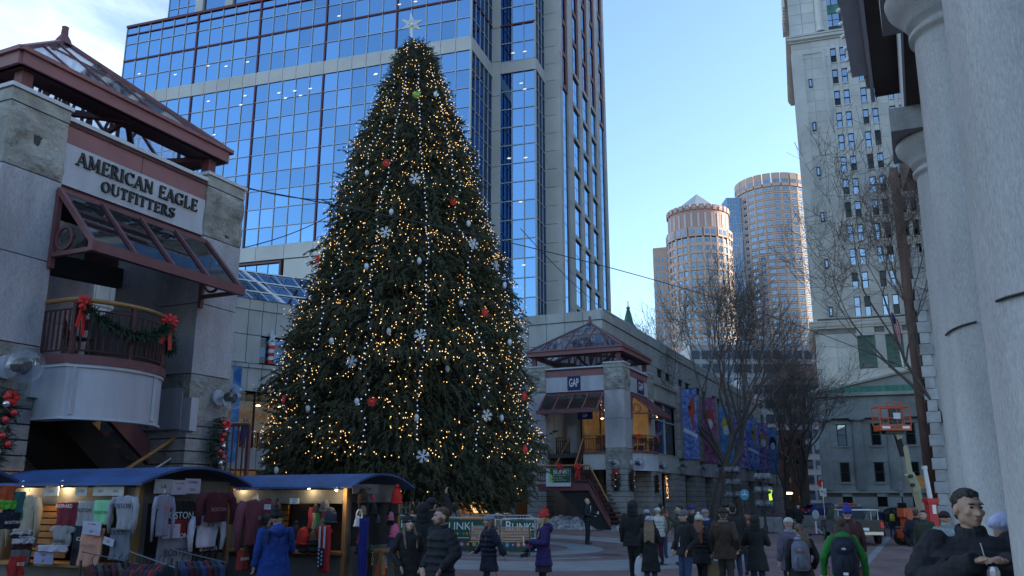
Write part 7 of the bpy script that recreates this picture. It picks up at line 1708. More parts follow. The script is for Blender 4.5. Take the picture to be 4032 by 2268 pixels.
# --- street people
def ybag(T, AL, AR, hp): backpack(T, 'pack_yellow', (.45, .42, .05), 'yellow backpack on the dark walker by the pickup', w_=.15, h_=.22)
person('man in a white shirt and dark jacket walking near the pickup truck', 3464, 2006, 57, 20, jacket=NVY, hem=.85, hair=('short', BR), walk=.8, extra=suit if False else None, vox=.025)
person('dark clothed walker seen from behind with a yellow backpack near the boom lift', 3507, 2000, 55, 190, jacket=BLK, hem=.7, hood='up', walk=.5, vox=.025, extra=ybag, wide=1.1)
person('person with a dark backpack walking under the trees by the parking wall', 3112, 1992, 62, 185, jacket=BLK, hem=.8, hair=('short', BK), vox=.025)
person('person in dark clothes with a white hat band beside the walker under the trees', 3143, 1998, 58, 170, jacket=BLK, hem=.75, hat=('cap', (.5, .5, .5), 'hat_band'), vox=.025)
person('man in a dark jacket and jeans with his back to us near the red post', 3604, 2004, 28.5, 172, jacket=('navyblack', (.010, .013, .022)), hem=.84, legs=('jeans_slate', (.02, .045, .085)), hair=('crew', (.09, .055, .04)), armL='pocket', armR='pocket', wide=1.15)
person('smiling man in an olive coat and khaki trousers facing the man in jeans', 3633, 2010, 27, -20, jacket=('olive', (.03, .035, .03)), hem=.72, legs=('khaki', (.20, .15, .07)), hair=('short', BK), skin_c=(.55, .36, .28))
person('person in a pale patterned jacket and black hat behind the puffer jacket man', 3716, 2003, 20, 160, jacket=('pale_pattern', (.26, .32, .33)), hem=.78, hat=('cap', (.012, .012, .014), 'hat_blk'))
# --- the big man on the portico step
def keys(T, AL, AR, hp):
 held(T, 'plastic_wrapper', 'crumpled clear wrapper in the hands of the man in the puffer jacket', 'wrapper', AL[2] + AL[3] * .10 + V3(0, -.02, -.05), lambda o: MB().ell((0, 0, -.03), (.04, .03, .045), 8, 5).build('wrap', G['silver'], o), None)
 m = MB(); m.box(.09, .125, -.178, -.172, 1.335, 1.352); m.build('chest_mark', G['sign_grey'], T); m = MB(); m.tube([V3(0, -.17, 1.43), V3(.015, -.20, 1.3)], .004, 5); m.build('zip', G['sign_grey'], T)
person('heavy set man in a black puffer jacket, hands together, on the portico step', 3805, 1931, 6.6, 14, height=2.09, z=-.02, jacket=('puffer2', (.012, .014, .022)), hem=.84, legs=DJ, hair=('crew', (.022, .017, .014)), skin_c=(.46, .29, .21), armL='chest', armR='chest', puffy=.15, wide=1.24, look=14, vox=.008, extra=keys)
def ph(T, AL, AR, hp):
 pass
person('person in a white and black patterned knit hat half hidden by the nearest column', 3958, 2040, 6.9, 150, z=-.02, height=1.9, jacket=BLK, hem=.8, hat=('cap', (.45, .5, .75), 'hat_pattern'), skin_c=(.5, .33, .26), vox=.010, female=True)
# --- by the stalls
def bluep(T, AL, AR, hp):
 m = MB(); m.ell((0, .06, 1.47), (.11, .08, .045), 12, 7); blob(m, 'collar_lining', cloth('orange_lining', (.45, .13, .04)), T, .012)
 m = MB()
 for sg in (1, -1): m.beam((sg * .17, .12, 1.44), (sg * .20, .13, 1.25), .07, .02)
 m.build('shoulder_panel', cloth('navy_panel', (.01, .015, .04)), T)
person('person in a bright blue rain jacket and black woolly hat browsing the hat stall', 1092, 2012, 15.6, 200, jacket=('blue', (.010, .05, .27)), hem=.66, legs=BT, hat=('tall', (.010, .010, .012), 'hat_blk'), skin_c=(.5, .32, .25), hood='down', armL='down', armR='low', wide=1.3, look=-60, extra=bluep, vox=.010)
person('person with a fur rimmed hood beside the blue rain jacket', 1052, 2034, 17.2, 150, jacket=BLK, hem=.7, legs=BT, hair=('short', BK), fur=True, hood='down')
g_ = MW(-40.9, 45.6, 5.4); T = thing('person', 'person in a blue coat photographing from the gallery left of the Christmas tree', 'person', g_, MA + R(70)); T.scale = (1.15, 1.15, 1.15)
b = MB(); b.loft([(0, 0, 0, .14, .1), (0, 0, .8, .19, .13), (0, 0, 1.4, .2, .13), (0, 0, 1.48, .08, .07)], 12); b.cap((.2, 0, 1.38), .06, (.2, -.25, 1.3), .05); b.cap((.2, -.25, 1.3), .05, (.03, -.35, 1.5), .04); b.cap((-.2, 0, 1.38), .06, (-.2, -.25, 1.3), .05); b.cap((-.2, -.25, 1.3), .05, (-.03, -.35, 1.5), .04); blob(b, 'coat', cloth('blue2', (.02, .05, .2)), T, .03)
b = MB(); b.ell((0, 0, 1.62), (.08, .1, .12)); b.tube([(0, 0, 1.4), (0, 0, 1.55)], .05); blob(b, 'body', skin((.55, .36, .28)), T, .02)
# ================================================================== MARKET STALLS AND THEIR GOODS
def warm_light(parent, loc, e, r=.05):
 l = bpy.data.lights.new('spot_light', 'POINT'); l.energy = e * .6; l.color = (1, .70, .36); l.shadow_soft_size = r; o = bpy.data.objects.new('spot_light', l); COL.objects.link(o); o.parent = parent; o.location = loc; return o
def stall(label, gx, gy, W, L, lamps=(), seed=0):
 T = thing('market_stall', label, 'market stall', MW(gx, gy, gm(gx)), MA, 'blue roofed stalls in a row on the left'); g = gm(gx); H = 2.22 - g
 def bx(nm, m, *a): return MB().box(*a).build(nm, G[m], T)
 n = 18; roof = MB(); vs = []
 for i in range(n + 1):
  y = -.22 + (W + .44) * i / n; z = H + .02 + .32 * (1 - ((y - W / 2) / (W / 2 + .22)) ** 2)
  for x in (-L - .25, .28):
   for dz in (0, .045): vs.append((x, y, z + dz))
 fs = []
 for i in range(n): a = 4 * i; b = a + 4; fs += [(a, b, b + 2, a + 2), (a + 1, a + 3, b + 3, b + 1), (a, a + 1, b + 1, b), (a + 2, b + 2, b + 3, a + 3)]
 fs += [(0, 2, 3, 1), (4 * n, 4 * n + 1, 4 * n + 3, 4 * n + 2)]; roof.add(vs, fs); roof.build('roof', G['blue_roof'], T, smooth=False)
 for (x, y) in ((-L, 0), (-.1, 0), (-L, W - .1), (-.1, W - .1)): bx('post', 'stall_wood', x, x + .1, y, y + .1, 0, H + .05)
 bx('header_board', 'stall_grey', -L + .1, -.1, .02, .06, H - .27, H - .01); bx('header_board', 'stall_grey', -.06, -.02, .1, W - .1, H - .30, H + .12)
 bx('header_rail', 'stall_grey', -L + .1, -.1, -.02, .1, H - .32, H - .27)
 bx('counter', 'stall_wood', -L + .05, -.05, -.12, .5, .84, .90); bx('front_panel', 'stall_grey', -L + .1, -.1, .03, .07, .02, .84); bx('side_panel', 'stall_grey', -.08, -.04, .1, W - .1, .02, 1.0)
 bx('left_panel', 'stall_grey', -L + .02, -L + .06, .1, W - .1, 0, H); bx('rear_panel', 'dark_int', -L + .1, -.1, W - .07, W - .03, 0, H); bx('floor_board', 'dark_int', -L + .05, -.05, .05, W - .05, 0, .03)
 bx('gable_back', 'dark_int', -.14, -.10, .1, W - .1, 1.0, H - .3); bx('window_back', 'dark_int', -L + 1.55, -.2, .5, .54, .9, H - .3); bx('side_frame', 'stall_grey', -.07, -.03, .1, .25, 1.0, H - .3); bx('door_frame', 'stall_grey', -L + .1, -L + .2, .02, .06, .9, H - .3)
 k = 0; z = .95
 while z < H - .3: bx('slat', 'slat_orange', -L + .14, -L + 1.5, .42, .45, z, z + .10); z += .125
 for (x, y, z, e) in lamps:
  m = MB(); m.lathe([(.02, .05), (.05, 0), (.055, -.02)], 10, (x, y, z)); m.build('spot_shade', G['chrome'], T); m = MB(); m.ell((x, y, z - .03), .03, 8, 6); m.build('spot_bulb', G['lamp_hot'], T); warm_light(T, (x, y, z - .09), e)
 return T
S0 = stall('blue roofed stall cut off by the left picture edge, hung with dark scarves', -12.8, 6.5, 2.4, 3.6)
S1 = stall('blue roofed souvenir stall hung with college shirts under the near balcony', -12.8, 11.7, 2.4, 3.75, lamps=((-3.0, -.10, 2.35, 4), (-1.9, -.10, 2.35, 5.5), (-2.6, .18, 2.3, 3)))
S2 = stall('blue roofed hat and scarf stall in front of the Christmas tree', -12.05, 17.0, 2.33, 3.5, lamps=((-3.1, -.10, 2.4, 4), (-1.0, -.12, 2.35, 3), (-.12, -.25, 2.3, 4), (-1.6, .5, 2.2, 2)))
def cm(name, col, **k):
 n = 'fab_' + name
 if n not in G: mk(n, col, .9, var=.18, vs=7, **k)
 return G[n]
mk('steel_dark', (.16, .16, .17), .4, metal=.6)
def garment(label, axis, val, box, kind, col, cname, txt=None, tcol=(.8, .8, .8), tsize=.3, tz=.32, cat='shirt', group='garments hung on the souvenir stalls', off=0, slant=0):
 u0, u1, v0, v1 = box; a = pln(u0, v0, axis, val); b_ = pln(u1, v1, axis, val); oa = 1 - axis
 wdt = abs(b_[oa] - a[oa]); hgt = a[2] - b_[2]; c = [(a[i] + b_[i]) / 2 for i in range(3)]; c[axis] += off * (1 if axis == 0 else -1)
 T = thing('garment' if cat in ('shirt', 'trousers') else cat.replace(' ', '_'), label, cat, MW(c[0], c[1], a[2]), MA + (PI / 2 if axis == 0 else 0), group)
 rg = random.Random(len(label) * 7 + int(u0)); nx, nz = 18, 20; vs = []; fs = []; ph = rg.random() * 6
 def hw(t):
  if kind == 'tee': return .5 if t < .30 and t > .02 else (.42 if t <= .02 else .355)
  if kind == 'long': return .40 if t < .04 else (.5 if t < .3 else .38 - .05 * t)
  if kind == 'knot': return .5 - .36 * max(0, t - .25) / .75
  return .5
 for j in range(nz + 1):
  t = j / nz; h = hw(t) * wdt
  if kind == 'tee' and .24 < t < .34: h = wdt * (.5 - .145 * (t - .24) / .10)
  for i in range(nx + 1):
   s = i / nx * 2 - 1; x = s * h; z = -t * hgt
   if kind in ('tee', 'long', 'knot'):
    if t < .08: z -= .10 * hgt * abs(s) ** 2 * (1 - t / .08) * .6; z -= .06 * hgt * max(0, 1 - abs(s) * 4) * (1 - t / .08)
    if .03 < t < .32 and abs(s) > .72 and kind != 'knot': z -= .07 * hgt * (abs(s) - .72) / .28
   f = (.009 * math.sin(s * 7 + ph + t * 2) * (.3 + t) + .006 * math.sin(s * 17 + ph * 2 - t * 5) + .003 * rg.uniform(-1, 1))
   y = -.05 - .035 * (1 - s * s) + f; vs.append((x + .012 * math.sin(t * 9 + ph) + slant * t, y, z))
 m = nx + 1; fs = [(j * m + i, j * m + i + 1, (j + 1) * m + i + 1, (j + 1) * m + i) for j in range(nz) for i in range(nx)]
 mb = MB(); mb.v = vs; mb.f = fs; mb.m = [0] * len(fs); o = mb.build('cloth', cm(cname, col), T, smooth=True); s = o.modifiers.new('thick', 'SOLIDIFY'); s.thickness = .03; s.offset = -1
 if kind == 'long':
  for sg in (-1, 1):
   mb = MB(); mb.tube([(sg * wdt * .42, -.04, -.08 * hgt), (sg * wdt * .53, -.05, -.30 * hgt), (sg * wdt * .56, -.06, -.66 * hgt), (sg * wdt * .52, -.05, -1.10 * hgt)], [.09 * wdt, .095 * wdt, .075 * wdt, .05 * wdt], 10); mb.build('sleeve', cm(cname, col), T, smooth=True)
 if kind in ('tee', 'long', 'knot') and rg.random() < .7:
  mb = MB(); mb.tube([(0, -.03, .0), (0, -.03, .06), (.03, -.03, .09), (0, -.03, .12)], .008, 5); mb.build('hanger', G['chrome'], T)
 if txt:
  tm = cm('t%d' % int(sum(tcol) * 100), tcol); lines = txt.split('|')
  for k, l in enumerate(lines): text(l, tsize * wdt * .86 if len(lines) == 1 or k == 0 else tsize * wdt * .6, tm, T, (slant * tz, -.125, -(tz + .13 * k) * hgt), FY, 'print', ext=.002)
 return T
def card(label, axis, val, box, lines, col=(.55, .55, .66), tcol=(.25, .12, .18), off=.12, rot=0):
 u0, u1, v0, v1 = box; a = pln(u0, v0, axis, val); b_ = pln(u1, v1, axis, val); oa = 1 - axis; wdt = abs(b_[oa] - a[oa]); hgt = a[2] - b_[2]; c = [(a[i] + b_[i]) / 2 for i in range(3)]; c[axis] += off * (1 if axis == 0 else -1)
 T = thing('price_card', label, 'sign', MW(*c), MA + (PI / 2 if axis == 0 else 0), 'cards on the stalls'); b = MB(); b.box(-wdt / 2, wdt / 2, -.006, .006, -hgt / 2, hgt / 2); b.build('card', cm('card%d' % int(sum(col) * 100), col), T); T.rotation_euler = (0, rot, T.rotation_euler.z)
 for k, (l, sz, z) in enumerate(lines): text(l, sz * hgt, cm('ct%d' % int(sum(tcol) * 100), tcol), T, (0, -.009, z * hgt), FY, 'print', ext=.001)
LY = 11.62; GX = -12.66
W_ = (.75, .75, .72); Kc = (.03, .03, .04)
garment('cream and maroon long tee hung on the left post of the souvenir stall', 1, LY, (85, 162, 1948, 2135), 'long', (.42, .36, .25), 'cream_dk', 'H|A|R', (.25, .02, .03), .2, .2, off=.1)
garment('grey long sleeved shirt on the left post below the cream one', 1, LY, (60, 150, 2060, 2225), 'tee', (.10, .10, .11), 'greydk', off=.05)
garment('maroon tee with white college lettering at the top left of the stall window', 1, LY, (236, 308, 1978, 2070), 'plain', (.20, .015, .03), 'maroon', 'HARVARD', W_, .20, .17)
garment('light grey tee in the middle of the stall window top row', 1, LY, (318, 386, 1974, 2072), 'plain', (.36, .34, .34), 'heather', 'BOSTON', Kc, .21, .36)
garment('mint green tee at the right of the stall window top row', 1, LY, (388, 452, 1970, 2066), 'plain', (.25, .62, .33), 'mint', 'BOSTON', (.10, .25, .16), .20, .5)
garment('heather grey tee with dark arched lettering, left of the window bottom row', 1, LY, (212, 302, 2067, 2152), 'tee', (.34, .33, .32), 'heather2', 'HARVARD', Kc, .15, .75, off=.02)
garment('black tee in the middle of the window bottom row', 1, LY, (303, 362, 2070, 2228), 'plain', (.012, .014, .025), 'blackfab', 'ICA', W_, .22, .33)
garment('peach long tee hanging below the ten dollar card', 1, LY, (345, 415, 2078, 2232), 'plain', (.75, .36, .25), 'peach', 'CAPE COD', (.45, .25, .2), .16, .45, off=.06, slant=-.05)
garment('pale shirt with lilac sheen folded over the counter of the souvenir stall', 1, LY, (188, 300, 2143, 2172), 'plain', (.60, .58, .68), 'lilacwhite', off=.14)
card('white card with ten dollar price over the peach tee', 1, LY, (366, 432, 2052, 2105), [('ALL T-SHIRTS', .14, .3), ('$10', .26, -.25)], tcol=(.6, .08, .08), off=.2, rot=.06)
card('lilac card reading SALE $2 below the counter', 1, LY, (168, 238, 2170, 2220), [('SALE', .26, .25), ('$2', .3, -.25)], col=(.42, .42, .66), off=.16)
for k, (u0, u1, tx, lb) in enumerate([(182, 232, 'SALE', 'first white card from the left on the stall header'), (303, 346, '2 FOR', 'small cream card between the header lamps'), (372, 428, '$15', 'brightly lit card on the stall header under the right lamp'), (432, 490, 'NIKE', 'white card with a tick mark at the right of the header')]):
 card(lb, 1, LY - .02, (u0, u1, 1916, 1952), [(tx if tx != 'NIKE' else 'SALE', .4, 0)], col=(.5, .47, .42), off=.02)
garment('grey sweatshirt with dark Boston lettering slung at the stall corner, lit by the lamp', 1, LY, (488, 566, 1950, 2085), 'long', (.33, .33, .37), 'sweat', 'BOSTON', Kc, .24, .32, off=.18, slant=.05)
garment('lilac grey sweatshirt with a pink oval hung at the stall corner', 0, GX, (566, 622, 1945, 2110), 'long', (.27, .27, .36), 'sweat2', 'O', (.7, .12, .2), .5, .35, off=.25)
garment('grey sweatpants with dark lettering below the corner sweatshirt', 1, LY, (468, 532, 2078, 2205), 'plain', (.19, .21, .26), 'pants', 'BOSTON', Kc, .26, .14, cat='trousers', off=.12)
card('small white tag card on the grey sweatpants', 1, LY, (456, 495, 2115, 2145), [('$15', .4, 0)], off=.26, rot=.2)
card('white board reading LA on the gable of the souvenir stall', 0, GX, (603, 668, 1886, 1943), [('LA', .42, .0)], col=(.36, .36, .37), tcol=Kc, off=.05)
card('pinkish board reading $20 in the middle of the gable', 0, GX, (668, 722, 1890, 1948), [('ALL HOODIES', .12, .28), ('$20', .24, -.1)], col=(.42, .40, .48), tcol=(.5, .08, .08), off=.06)
card('board reading CLOSING SALE at the right of the gable', 0, GX, (723, 779, 1884, 1943), [('CLOSING', .21, .25), ('SALE', .24, -.25)], col=(.42, .40, .48), tcol=(.06, .04, .16), off=.05)
garment('black tee with slanted white Boston script on the stall gable', 0, GX, (622, 752, 1972, 2048), 'plain', (.008, .009, .012), 'blackfab2', 'BOSTON', W_, .24, .75)
garment('red tee with white lettering under the black one on the gable', 0, GX, (640, 742, 2047, 2118), 'plain', (.28, .02, .02), 'redfab', 'STON', W_, .22, .85, off=.02)
card('white price card pinned over the red tee on the gable', 0, GX, (618, 680, 2065, 2117), [('ALL T-SHIRTS', .13, .3), ('$10', .2, -.2)], col=(.5, .5, .6), tcol=(.5, .1, .1), off=.16)
garment('wide heather grey tee with black lettering low on the gable', 0, GX, (612, 738, 2116, 2300), 'plain', (.23, .23, .29), 'heather3', 'BOSTON', Kc, .24, .32, off=.03)
garment('burgundy sweatshirt on a hanger at the right end of the gable', 0, GX, (748, 860, 1935, 2052), 'long', (.085, .010, .022), 'burgundy', 'BOSTON', (.3, .2, .2), .14, .6, off=.25)
garment('white long sleeved tee with a small black crest on the gable', 0, GX, (732, 838, 2030, 2150), 'long', (.56, .57, .70), 'whitefab', 'XX', Kc, .2, .30, off=.14)
garment('black tee with pale lettering under the white long sleeved one', 0, GX, (748, 832, 2105, 2290), 'plain', (.010, .010, .014), 'blackfab3', 'BOSTON', (.5, .5, .5), .2, .3, off=.05)
garment('faded maroon long sleeved top with a price tag between the two stalls', 0, GX, (858, 975, 1965, 2140), 'long', (.17, .045, .07), 'fadedmaroon', 'o', (.35, .35, .4), .2, .4, off=.55)
card('square white price tag on the faded maroon top', 0, GX, (928, 952, 1985, 2005), [('$20', .3, 0)], off=.74)
garment('khaki scarf draped below the faded maroon top', 0, GX, (905, 950, 2080, 2240), 'plain', (.14, .12, .08), 'khakifab', cat='scarf', off=.35)
garment('striped red woollen scarf low behind the maroon top', 0, GX, (860, 905, 2170, 2240), 'plain', (.3, .04, .04), 'stripered', 'BRUINS', W_, .24, .4, cat='scarf', off=.4)
# leftmost stall goods
X0 = -12.62
garment('orange towel at the top of the leftmost stall', 0, X0, (-6, 48, 1912, 1975), 'plain', (.50, .09, .03), 'orangefab', cat='towel')
garment('bright green towel below the orange one on the leftmost stall', 0, X0, (-6, 46, 1972, 2004), 'plain', (.12, .50, .05), 'limefab', cat='towel')
garment('teal green shirt beside the orange towel', 0, X0, (46, 78, 1936, 2050), 'plain', (.03, .16, .15), 'tealfab')
garment('navy shirt with arched white Boston lettering on the leftmost stall', 0, X0, (-20, 58, 2018, 2080), 'plain', (.010, .014, .035), 'navyfab', 'BOSTON', W_, .2, .62, off=.05)
garment('navy knit hat with a white lettered band above the navy shirt', 0, X0, (5, 48, 1985, 2035), 'plain', (.02, .025, .06), 'navyfab2', 'RED SOX', (.5, .55, .7), .18, .8, cat='hat')
for k, (v0, c, t, lb) in enumerate([(2085, (.55, .55, .55), '', 'white scarf, topmost of the folded scarves on the leftmost stall'), (2103, (.04, .02, .02), 'BOSTON BRUINS', 'black lettered scarf second in the folded pile on the leftmost stall'), (2120, (.60, .60, .68), '', 'pale scarf third in the folded pile on the leftmost stall'), (2142, (.06, .015, .02), '', 'dark maroon scarf at the bottom of the folded pile')]):
 garment(lb, 0, X0, (-5, 74, v0, v0 + 17), 'plain', c, 'pile%d' % k, t or None, W_, .10, .5, cat='scarf', off=.25)
garment('red knit hats heap low on the leftmost stall', 0, X0, (-5, 50, 2190, 2262), 'plain', (.42, .03, .03), 'redknit', 'BOS', W_, .3, .4, cat='hat', off=.2)
# rails of jackets at the foot of the stall
for k, (u, v, zc, n, lb, cs) in enumerate([(445, 2188, 12.6, 7, 'rail of dark maroon and grey jackets in front of the souvenir stall', [(.06, .012, .02), (.05, .05, .055), (.03, .01, .015)]), (600, 2192, 12.4, 8, 'rail of navy and red jackets at the stall corner', [(.012, .02, .06), (.012, .02, .05), (.2, .015, .015), (.01, .02, .03)]), (790, 2180, 13.2, 7, 'rail of blue and maroon jackets beside the faded maroon top', [(.02, .04, .12), (.07, .012, .025), (.015, .02, .03)])]):
 p = at_depth(u, v, zc); g = ground(p.x, p.y); T = thing('clothes_rail', lb, 'clothes rail', (p.x, p.y, g), MA + 1.05 - .9 * (k == 1), 'clothes rails by the stalls')
 hz = p.z - g - .05; L = .42
 b = MB(); b.tube([(-L, 0, hz + .12), (L, 0, hz - .10)], .010, 6); b.build('rail', G['steel_dark'], T)
 for x in (-L, L): b = MB(); b.tube([(x, 0, hz), (x, 0, 0)], .018, 6); b.beam((x, -.25, .02), (x, .25, .02), .03, .03); b.build('stand', G['black_metal'], T)
 for i in range(n):
  x = -L + .15 + i * (2 * L - .3) / max(1, n - 1); c = cs[i % len(cs)]; m = MB(); zz = hz - .05; m.loft([(x, 0, zz - .85, .07, .27), (x, 0, zz - .3, .07, .25), (x, 0, zz - .12, .06, .23), (x, 0, zz - .03, .04, .12), (x, 0, zz + .0, .03, .06)], 12); m.cap((x, .22, zz - .12), .06, (x + .02, .30, zz - .7), .05); m.cap((x, -.22, zz - .12), .06, (x + .02, -.30, zz - .7), .05)
  blob(m, 'jacket', cm('rack%d' % int(sum(c) * 1000), c), T, .022, .03); m = MB(); m.tube([(x, 0, zz), (x, 0, zz + .08), (x + .03, 0, zz + .11)], .006, 5); m.build('hanger', G['black_metal'], T)
# ---- hat stall goods
LY2 = 16.9; GX2 = -11.95
def khat(label, axis, val, u, v, px, col, cname, pom=None, off=.1, kind='beanie', flaps=False):
 p = list(pln(u, v, axis, val)); p[axis] += off * (1 if axis == 0 else -1); s = px / FPX * 26
 T = thing('knit_hat', label, 'hat', MW(*p), MA + (PI / 2 if axis == 0 else 0), 'hats on the hat stall'); T.rotation_euler = (0, random.uniform(-.15, .15), T.rotation_euler.z)
 m = MB(); m.loft([(0, 0, -s * .55, s * .42, s * .3), (0, 0, -s * .3, s * .46, s * .32), (0, 0, 0, s * .44, s * .3), (0, 0, s * .3, s * .3, s * .22), (0, 0, s * .48, s * .10, s * .1)], 16); blob(m, 'hat_body', cm(cname, col), T, .018, .03, 1, knit)
 m = MB()
 for i in range(14): t = 2 * PI * i / 14; m.ell((s * .44 * math.cos(t), s * .31 * math.sin(t), -s * .50), (s * .1, s * .1, s * .1), 6, 4)
 m.build('brim', cm(cname, col), T, smooth=True)
 if pom: m = MB(); m.ell((0, 0, s * .58), s * .17, 8, 6); blob(m, 'pompom', cm('pom_' + cname, pom), T, .014, .04, 0, knit)
 if flaps:
  for e in (-1, 1): m = MB(); m.ell((e * s * .42, 0, -s * .75), (s * .12, s * .08, s * .3), 8, 6); m.build('ear_flap', cm(cname, col), T, smooth=True)
K2 = (.012, .012, .014)
for a in [('cream tasselled hat glowing under the left lamp of the hat stall', 1, LY2, 1019, 1968, 30, (.62, .52, .35), 'kcream', (.5, .42, .3), .1), ('maroon cap with a white roundel at the upper left of the hat stall', 1, LY2, 1065, 1985, 38, (.12, .01, .02), 'kmaroon'), ('dark camouflage hat in the middle of the hat stall', 1, LY2, 1102, 1990, 30, (.05, .05, .03), 'kcamo', (.03, .03, .03)), ('grey flap hat at the right of the hat stall opening', 1, LY2, 1290, 1990, 34, (.07, .08, .10), 'kgrey', None, .1, 'b', True), ('brown checked hat at the back of the hat stall', 1, LY2, 1255, 2000, 24, (.12, .07, .04), 'kbrown'), ('dark slate hat hung lower right of the opening', 1, LY2, 1318, 2025, 44, (.03, .04, .06), 'kslate', None, .15), ('tan bucket hat under the slate one', 1, LY2, 1290, 2062, 40, (.16, .12, .07), 'ktan', None, .15), ('red knit hat with a cream brim on the counter of the hat stall', 1, LY2, 1215, 2105, 48, (.5, .03, .02), 'kred2', None, .2), ('pair of black furry hats beside the blue rain jacket', 1, LY2, 1178, 2085, 36, (.02, .018, .018), 'kfur', (.03, .03, .03), .15), ('brown mitten shaped hat beside the red knit hat', 1, LY2, 1255, 2105, 30, (.14, .085, .04), 'kbrown2', None, .2),
    ('bright red bobble hat on top of the hat column at the stall corner', 0, GX2, 1528, 1950, 46, (.62, .025, .02), 'kred', (.62, .025, .02), .25), ('dark brown hat with earflaps at the top of the gable', 0, GX2, 1415, 1950, 42, (.035, .02, .016), 'kdb', None, .1, 'b', True), ('tiny hot pink hat on the gable of the hat stall', 0, GX2, 1456, 1957, 15, (.7, .03, .16), 'kpink2'), ('black hat under the red bobble hat', 0, GX2, 1520, 1995, 44, K2, 'kblack', None, .22), ('second black hat lower in the right hand column', 0, GX2, 1514, 2035, 40, (.02, .012, .012), 'kblack2', None, .22), ('dusty pink flower hat in the right hand column', 0, GX2, 1498, 2030, 26, (.45, .14, .2), 'kdusty', None, .3), ('rose pink brimmed hat at the bottom of the right hand column', 0, GX2, 1512, 2084, 42, (.75, .16, .30), 'kpink', None, .3), ('tan hat with cream trim in the middle of the gable', 0, GX2, 1412, 2005, 28, (.22, .18, .10), 'ktan2', None, .12), ('black hat cluster in the middle of the gable', 0, GX2, 1455, 2000, 36, K2, 'kblack3', None, .1), ('white furry hat with a ring handle on the gable', 0, GX2, 1381, 2050, 30, (.6, .6, .66), 'kwhite', None, .2), ('navy hat beside the white furry one', 0, GX2, 1408, 2040, 28, (.015, .02, .05), 'knavy', None, .15), ('striped red and white knit hat low on the gable', 0, GX2, 1395, 2108, 44, (.30, .03, .05), 'kstripe', None, .25), ('black felt hat low in the middle of the gable', 0, GX2, 1402, 2145, 46, K2, 'kblack4', None, .15), ('grey stocking hat behind the post on the gable', 0, GX2, 1470, 2040, 24, (.06, .06, .07), 'kgrey3', None, .12), ('patterned blue hat beneath the pink brimmed one', 0, GX2, 1506, 2130, 30, (.05, .06, .16), 'kblue', None, .25), ('dark green hat with white trim low on the gable', 0, GX2, 1446, 2160, 26, (.02, .09, .06), 'kgreen', None, .1), ('pale hat with a black clover on the low shelf', 0, GX2, 1478, 2206, 40, (.38, .40, .34), 'kclover', None, .2)]:
 khat(*a)
m = MB(); n = 18
T = thing('ring_handle', 'white ring standing above the furry white hat on the hat stall gable', 'ring', MW(*[sum(q) for q in zip(pln(1383, 2030, 0, GX2), (.22, 0, 0))]), MA + PI / 2)
m.tube([(.11 * math.cos(2 * PI * i / n), 0, .13 * math.sin(2 * PI * i / n)) for i in range(n + 1)], .018, 6); m.build('ring', G['white_metal'], T)
card('white sign reading HATS $10 over the hat stall opening', 1, LY2, (1158, 1192, 1962, 1984), [('HATS', .42, .22), ('$10', .42, -.25)], col=(.66, .68, .6), tcol=(.05, .05, .07), off=.15)
card('fluorescent orange card low on the hat stall gable', 0, GX2, (1436, 1473, 2222, 2262), [('SALE', .2, 0)], col=(.95, .16, .04), tcol=(.6, .05, .02), off=.3)
card('carved grey board reading MARKETPLACE on the gable of the hat stall', 0, GX2, (1385, 1485, 1905, 1945), [('NEWSTAND', .38, 0)], col=(.16, .16, .17), tcol=(.04, .04, .05), off=.03)
for (u0, u1, v0, v1, c, nm, lb) in [(1200, 1216, 1998, 2082, (.5, .05, .05), 'sc1', 'red and white striped scarf at the back of the hat stall'), (1217, 1230, 2000, 2085, (.4, .35, .22), 'sc2', 'cream scarf next to the red striped one'), (1231, 1242, 2000, 2085, (.03, .22, .07), 'sc3', 'green scarf next to the cream one'), (1244, 1264, 2012, 2090, (.14, .03, .04), 'sc4', 'maroon and white plaid scarf in the hat stall')]:
 garment(lb, 1, LY2, (u0, u1, v0, v1), 'plain', c, nm, cat='scarf', off=-.2, group='scarves on the hat stall')
garment('red shirt with a white and black crest at the front of the hat stall', 1, LY2, (1272, 1330, 2072, 2150), 'tee', (.50, .025, .02), 'redshirt', 'A', W_, .35, .35, off=.2)
garment('royal blue scarf hanging from the front post of the hat stall', 0, GX2, (1342, 1364, 2040, 2300), 'plain', (.015, .02, .20), 'royalfab', cat='scarf', off=.45, group='scarves on the hat stall')
T = garment('stars and stripes scarf hanging beside the royal blue one', 1, LY2, (1312, 1345, 2066, 2250), 'plain', (.5, .03, .03), 'flagred', cat='scarf', off=.42, group='scarves on the hat stall')
a = pln(1312, 2066, 1, LY2); b_ = pln(1345, 2250, 1, LY2); wd = abs(b_[0] - a[0]); hh = a[2] - b_[2]
for k in (0, 2): m = MB(); m.box(-wd * .42 + k * wd * .22, -wd * .42 + k * wd * .22 + wd * .17, -.128, -.122, -hh * .48, -.02); m.build('stripe', G['bag_white'], T)
m = MB(); m.box(-wd * .48, wd * .1, -.127, -.121, -hh * .9, -hh * .48); m.build('star_field', cm('starfield', (.008, .010, .05)), T)
for k in range(9):
 cx, cz = -wd * .34 + (k % 2) * wd * .28, -hh * (.52 + k * .042); m = MB(); m.prism([(cx + math.sin(R(36 * i)) * (.036 if i % 2 == 0 else .015), cz + math.cos(R(36 * i)) * (.036 if i % 2 == 0 else .015)) for i in range(10)], -.134, -.128, 'y'); m.build('star', G['bag_white'], T)
garment('black scarf with yellow capitals spelling BOSTON down the hat stall gable', 0, GX2, (1386, 1406, 2168, 2300), 'plain', (.012, .012, .012), 'scbruin', 'T|O|N', (.7, .5, .05), .75, .12, cat='scarf', off=.35, group='scarves on the hat stall')
